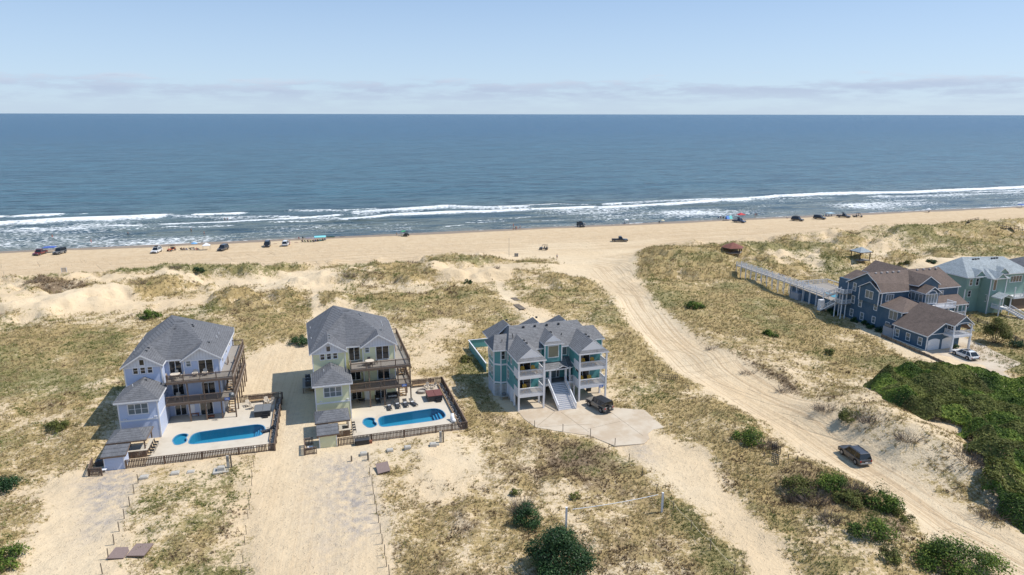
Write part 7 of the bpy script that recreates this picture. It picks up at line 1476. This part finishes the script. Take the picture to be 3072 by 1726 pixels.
ordx = ('first', 'second', 'third', 'fourth', 'fifth', 'sixth', 'seventh', 'eighth', 'ninth', 'tenth', 'eleventh', 'twelfth')
for R_, where, h, hh in ((rowA, 'along the gravel drive of the periwinkle house', 1.25, .055), (rowB, 'in the thin row left of the bare sand drive', 1.15, .035), (rowC, 'in the row right of the bare sand drive', 1.25, .045), (rowD, 'in the row curving past the teal driveway', 1.25, .05)):
    for i, (px, py) in enumerate(R_): post('%s post from the houses %s' % (ordx[i], where), px, py, h, hh, None, False, 'marker_post', 'timber marker posts beside the drives')
def rope(label, A, B_, za, zb, sag, m=M_ROPE, r=.018, n=10, nm='rope', flat=0):
    a, b = Vector((*W(*A)[:2], W(*A)[2]+za)), Vector((*W(*B_)[:2], W(*B_)[2]+zb)); mb = MB(); pv = a
    for i in range(1, n+1):
        t_ = i/n; c = a.lerp(b, t_); c.z -= sag*4*t_*(1-t_); mb.beam(pv, c, r*2, flat or r*2); pv = c
    o = mb.build(nm, m); tag(o, label, 'rope'); return o
for i in range(6, 10): rope('pale rope from the %s to the %s post of the teal driveway row' % (ordx[i], ordx[i+1]), rowD[i], rowD[i+1], 1.1, 1.1, .25, r=.014)
va, vb_ = zz(1500, 1200, 2.751, [(545, 1055), (1335, 927)]); post('white square volleyball post, left one', *va, 2.55, .11, M_WHITE, True, 'volleyball_post'); post('white square volleyball post, right one', *vb_, 2.55, .11, M_WHITE, True, 'volleyball_post')
rope('white net band sagging between the two volleyball posts', (va[0]+18, va[1]), (vb_[0]-14, vb_[1]), 2.3, 2.3, .15, M_PAPERW, .02, 14, 'net_band', .07)
post('thick timber stump on the gravel before the yellow shed', 700+1015/2.862, 1250+385/2.862, .8, .12); post('thick timber post beside the septic lid at the head of the right-hand row', 700+1158/2.862, 1250+372/2.862, 1.0, .13)
for px, py, lab in ((2364, 1377, 'left stub post right of the wire frames'), (2392, 1382, 'right stub post right of the wire frames'), (2292, 1371, 'stub post left of the wire frames')): post(lab, px, py, .7, .07)
post('leaning grey pole at the end of the sand track between dunes', 1472, 829, .8, .04); post('short dark bollard on the navy driveway', 2938, 1137, .9, .12)
px, py = 1527, 771; post('tall thin grey pole on the foredune before the beach', px, py, 6.3, .05, M_GREYM, False, 'flag_pole')
for px, lab in ((1546, 'left grey drum bin on the beach side of the foredune'), (1552, 'right grey drum bin on the beach side of the foredune')):
    x, y, z = W(px, 770); t_ = thing('drum_bin', lab, 'bin', (x, y, z)); MB().cyl((0, 0, 0), (0, 0, 1.0), .32, .32, 14).build('body', M_GREYM, t_); MB().cyl((0, 0, .95), (0, 0, 1.03), .34, .34, 14).build('rim', M_DGREY, t_)
x, y, z = W(193, 818); t_ = thing('slatted_stand', 'small white slatted stand on the leftmost foredune', 'stand', (x, y, z), CA)
for s in (-.7, .7): MB().box(s-.06, s+.06, -.06, .06, -.2, 1.6).build('post', M_WHITE, t_)
for i in range(6): MB().box(-.7, .7, -.04, .0, .25+i*.22, .38+i*.22).build('slat', M_GREYM, t_)
def cbox(label, px, py, w_=.55, h=.35, base=False, rz=.28):
    x, y, z = W(px, py); t_ = thing('septic_lid', label, 'concrete box', (x, y, z), rz, 'concrete septic lids')
    MB().box(-w_, w_, -w_*.8, w_*.8, -.1, h).build('box', M_CBOX, t_, bevel=.03); MB().box(-w_*.8, w_*.8, -w_*.6, w_*.6, h, h+.06).build('lid', M_CBOX, t_, bevel=.02)
    if base: MB().box(-.95, .95, -.75, .75, -.1, .12).build('base', M_CBOX, t_)
for a in (('pale concrete lid right of the first post, periwinkle yard', 433, 1435, .5, .3), ('pale concrete lid in the middle of the periwinkle yard', 526, 1423, .5, .3), ('flat sunken concrete lid right of the middle one, periwinkle yard', 573, 1416, .45, .1), ('large raised concrete lid on a pale base, periwinkle yard', 664, 1412, .45, .55, True),
          ('concrete lid with open grey frame by the thick post', 1091, 1365, .45, .35), ('concrete lid left of centre in the yellow yard', 1170, 1354, .45, .3), ('concrete lid right of centre in the yellow yard', 1223, 1346, .45, .35), ('concrete lid beside the meter post of the yellow yard', 1299, 1338, .45, .4), ('small concrete lid under the meter post of the yellow yard', 1313, 1336, .22, .2)): cbox(*a)
for px, py, lab in ((690, 1403, 'timber meter post with grey box before the periwinkle fence'), (1326, 1328, 'timber meter post with grey box before the yellow fence')):
    x, y, z = W(px, py); t_ = thing('meter_post', lab, 'post', (x, y, z), .28); MB().box(.1, .28, -.08, .08, -.2, 1.9).build('post', M_POST, t_); MB().box(-.35, .0, -.12, .06, .1, 1.75).build('backboard', M_CBOX, t_); MB().box(-.30, -.05, -.2, -.12, 1.0, 1.6).build('meter_box', M_GREYM, t_)
x, y, z = W(1087, 1333); t_ = thing('storage_chest', 'black storage chest against the yellow front fence', 'chest', (x, y, z), .30); MB().box(-.95, .95, -.4, .4, 0, .72).build('box', M_BLACK, t_, bevel=.03); MB().box(-.98, .98, -.44, .42, .72, .80).build('lid', M_DGREY, t_, bevel=.02)
x, y, z = W(1112, 1330); t_ = thing('clay_crate', 'small orange crate right of the black storage chest', 'crate', (x, y, z), .3); MB().box(-.2, .2, -.2, .2, 0, .35).build('box', M_RUST, t_); MB().box(-.23, .23, -.23, .23, .35, .40).build('lid', M_RUST, t_)
M_SHEET = mat('shingled_sheet', (.24, .175, .155), .95, .35, 7, .6, 14)
def sheet(label, px, py, w_, l, h, rz, tilt=0.0):
    x, y, z = W(px, py); t_ = thing('shingled_panel', label, 'panel', (x, y, z), rz, 'old shingled panels lying on the ground'); b = MB().ext([(-w_/2, -l/2, h), (w_/2, -l/2, h+tilt*.3), (w_/2, l/2, h+tilt), (-w_/2, l/2, h+tilt*.8)], (0, 0, .06)); b.build('panel', M_SHEET, t_)
    MB().ext([(-w_/2+.05, -l/2+.05, 0), (w_/2-.05, -l/2+.05, 0), (w_/2-.05, l/2-.05, 0), (-w_/2+.05, l/2-.05, 0)], (0, 0, h-.01)).build('frame', M_FENCE, t_)
sheet('brown shingled panel lying flat, left one of the pair', 359, 1662, 1.75, 1.9, .10, .05); sheet('brown shingled panel lying flat, right one of the pair', 421, 1654, 1.85, 2.1, .16, .02); sheet('brown shingled panel propped up right of the post row', 1149, 1412, 1.6, 1.9, .15, .35, .5)
# wire frames, pallet, boardwalk pieces
def gridframe(label, px, py, w_, h, rz, m=M_BLACK, lean=0, nx=5, nz=5, nm='wire_frame'):
    x, y, z = W(px, py); t_ = thing(nm, label, 'frame', (x, y, z), rz)
    bx = MB().box(-w_/2, w_/2, -.03, .03, -.035, .035).mesh('rail', m); vx = MB().box(-.035, .035, -.03, .03, 0, h).mesh('bar', m)
    for i in range(nz): put('rail', bx, t_, (0, -lean*i/nz, .1+(h-.1)*i/(nz-1)))
    for i in range(nx): put('bar', vx, t_, (-w_/2+w_*i/(nx-1), 0, .05), 0, math.atan2(lean, h))
gridframe('black wire frame at the shrub, upper one', 1500+2277/2.751, 1200+445/2.751, 1.2, 1.2, -.9); gridframe('black wire frame at the shrub, lower one', 1500+2268/2.751, 1200+525/2.751, 1.0, 1.3, -1.0, M_DGREY)
gridframe('weathered slatted fence piece standing askew in the grass below the sand road', 2006, 1138, 3.6, .9, -.32, M_POST, .3, 12, 3, 'fence_piece')
for px, py, l, lab in ((1546, 899, 3.0, 'short boardwalk piece on the path behind the teal house, far one'), (1558, 922, 4.6, 'long boardwalk piece on the path behind the teal house, near one')):
    x, y, z = W(px, py); t_ = thing('boardwalk', lab, 'boardwalk', (x, y, z), 1.95); pm_ = MB().box(-.09, .09, -.75, .75, 0, .05).mesh('plank', M_POST); n = int(l/.2)
    for i in range(n): put('plank', pm_, t_, ((i-n/2)*.2, 0, .14))
    MB().box(-l/2, l/2, -.6, -.5, 0, .13).build('bearer', M_POST, t_); MB().box(-l/2, l/2, .5, .6, 0, .13).build('bearer', M_POST, t_)
# pavilions in the dunes
def pavilion(label, px, py, s, h, rm, sink=0.0, n=4, rise=1.3):
    x, y, z = W(px, py); t_ = thing('pavilion', label, 'pavilion', (x, y, z-sink), CA+(PI/4 if n == 4 else 0)); a = [2*PI*(i+.5)/n-PI/4 for i in range(n)]
    roof(t_, [(math.cos(q)*s*1.25, math.sin(q)*s*1.25, h) for q in a]+[(0, 0, h+rise)], [(i, (i+1) % n, n) for i in range(n)], rm, .14, M_DECK)
    for q in a: MB().box(math.cos(q)*s-.13, math.cos(q)*s+.13, math.sin(q)*s-.13, math.sin(q)*s+.13, -.3, h-.05).build('post', mat('dark_brown_post', (.06, .035, .025), .8), t_)
    b = MB().box(-.06, .06, -.04, .04, 0, .5); MB().prism([(math.cos(q)*s*1.1, math.sin(q)*s*1.1) for q in a], -.1, .12).build('floor', M_DECKL, t_); return t_
pavilion('square pavilion with grey hip roof and dark posts on the dune grass', 2580, 779, 2.6, 2.7, M_SH_PALE, 0, 4, 1.3); pavilion('six sided pavilion with red brown roof half sunk in a dune', 2197, 752, 2.9, 1.6, M_SH_RED, .4, 6, 1.5)
# split rail fence before the sage house, walkways on the far dunes
sf = thing('split_rail_fence', 'weathered split rail fence between navy driveway and sage green house', 'fence'); P_ = [G(*p) for p in ((2905, 958), (2960, 980), (3010, 1005), (3065, 1034), (3140, 1070))]
for (ax, ay), (bx, by) in zip(P_[:-1], P_[1:]):
    n = max(1, round(math.hypot(bx-ax, by-ay)/2.4))
    for i in range(n):
        A = Vector((ax+(bx-ax)*i/n, ay+(by-ay)*i/n, 3.0)); B_ = Vector((ax+(bx-ax)*(i+1)/n, ay+(by-ay)*(i+1)/n, 3.0)); A.z = gh(A.x, A.y); B_.z = gh(B_.x, B_.y)
        MB().box(A.x-.08, A.x+.08, A.y-.08, A.y+.08, A.z-.2, A.z+1.1).build('post', M_POST, sf)
        for zz_ in (.35, .65, .95): MB().beam(A+Vector((0, 0, zz_)), B_+Vector((0, 0, zz_)), .07, .13).build('rail', M_POST, sf)
for a, b, lab in (((2904, 672), (2935, 662), 'timber handrail climbing the far right foredune'), ((2995, 680), (3066, 700), 'dark timber walkway crossing the far right dunes')):
    x1, y1, z1 = W(*a); x2, y2, z2 = W(*b); t_ = thing('dune_walkway', lab, 'walkway'); A, B_ = Vector((x1, y1, z1+.6)), Vector((x2, y2, z2+.6)); MB().beam(A, B_, 1.2, .08).build('walk_floor', M_DECK, t_)
    for k_ in range(7): c = A.lerp(B_, k_/6); MB().box(c.x-.06, c.x+.06, c.y-.06, c.y+.06, c.z-1.2, c.z+.95).build('post', M_DECK, t_)
    MB().beam(A+Vector((0, 0, .9)), B_+Vector((0, 0, .9)), .08, .06).build('rail', M_DECK, t_)
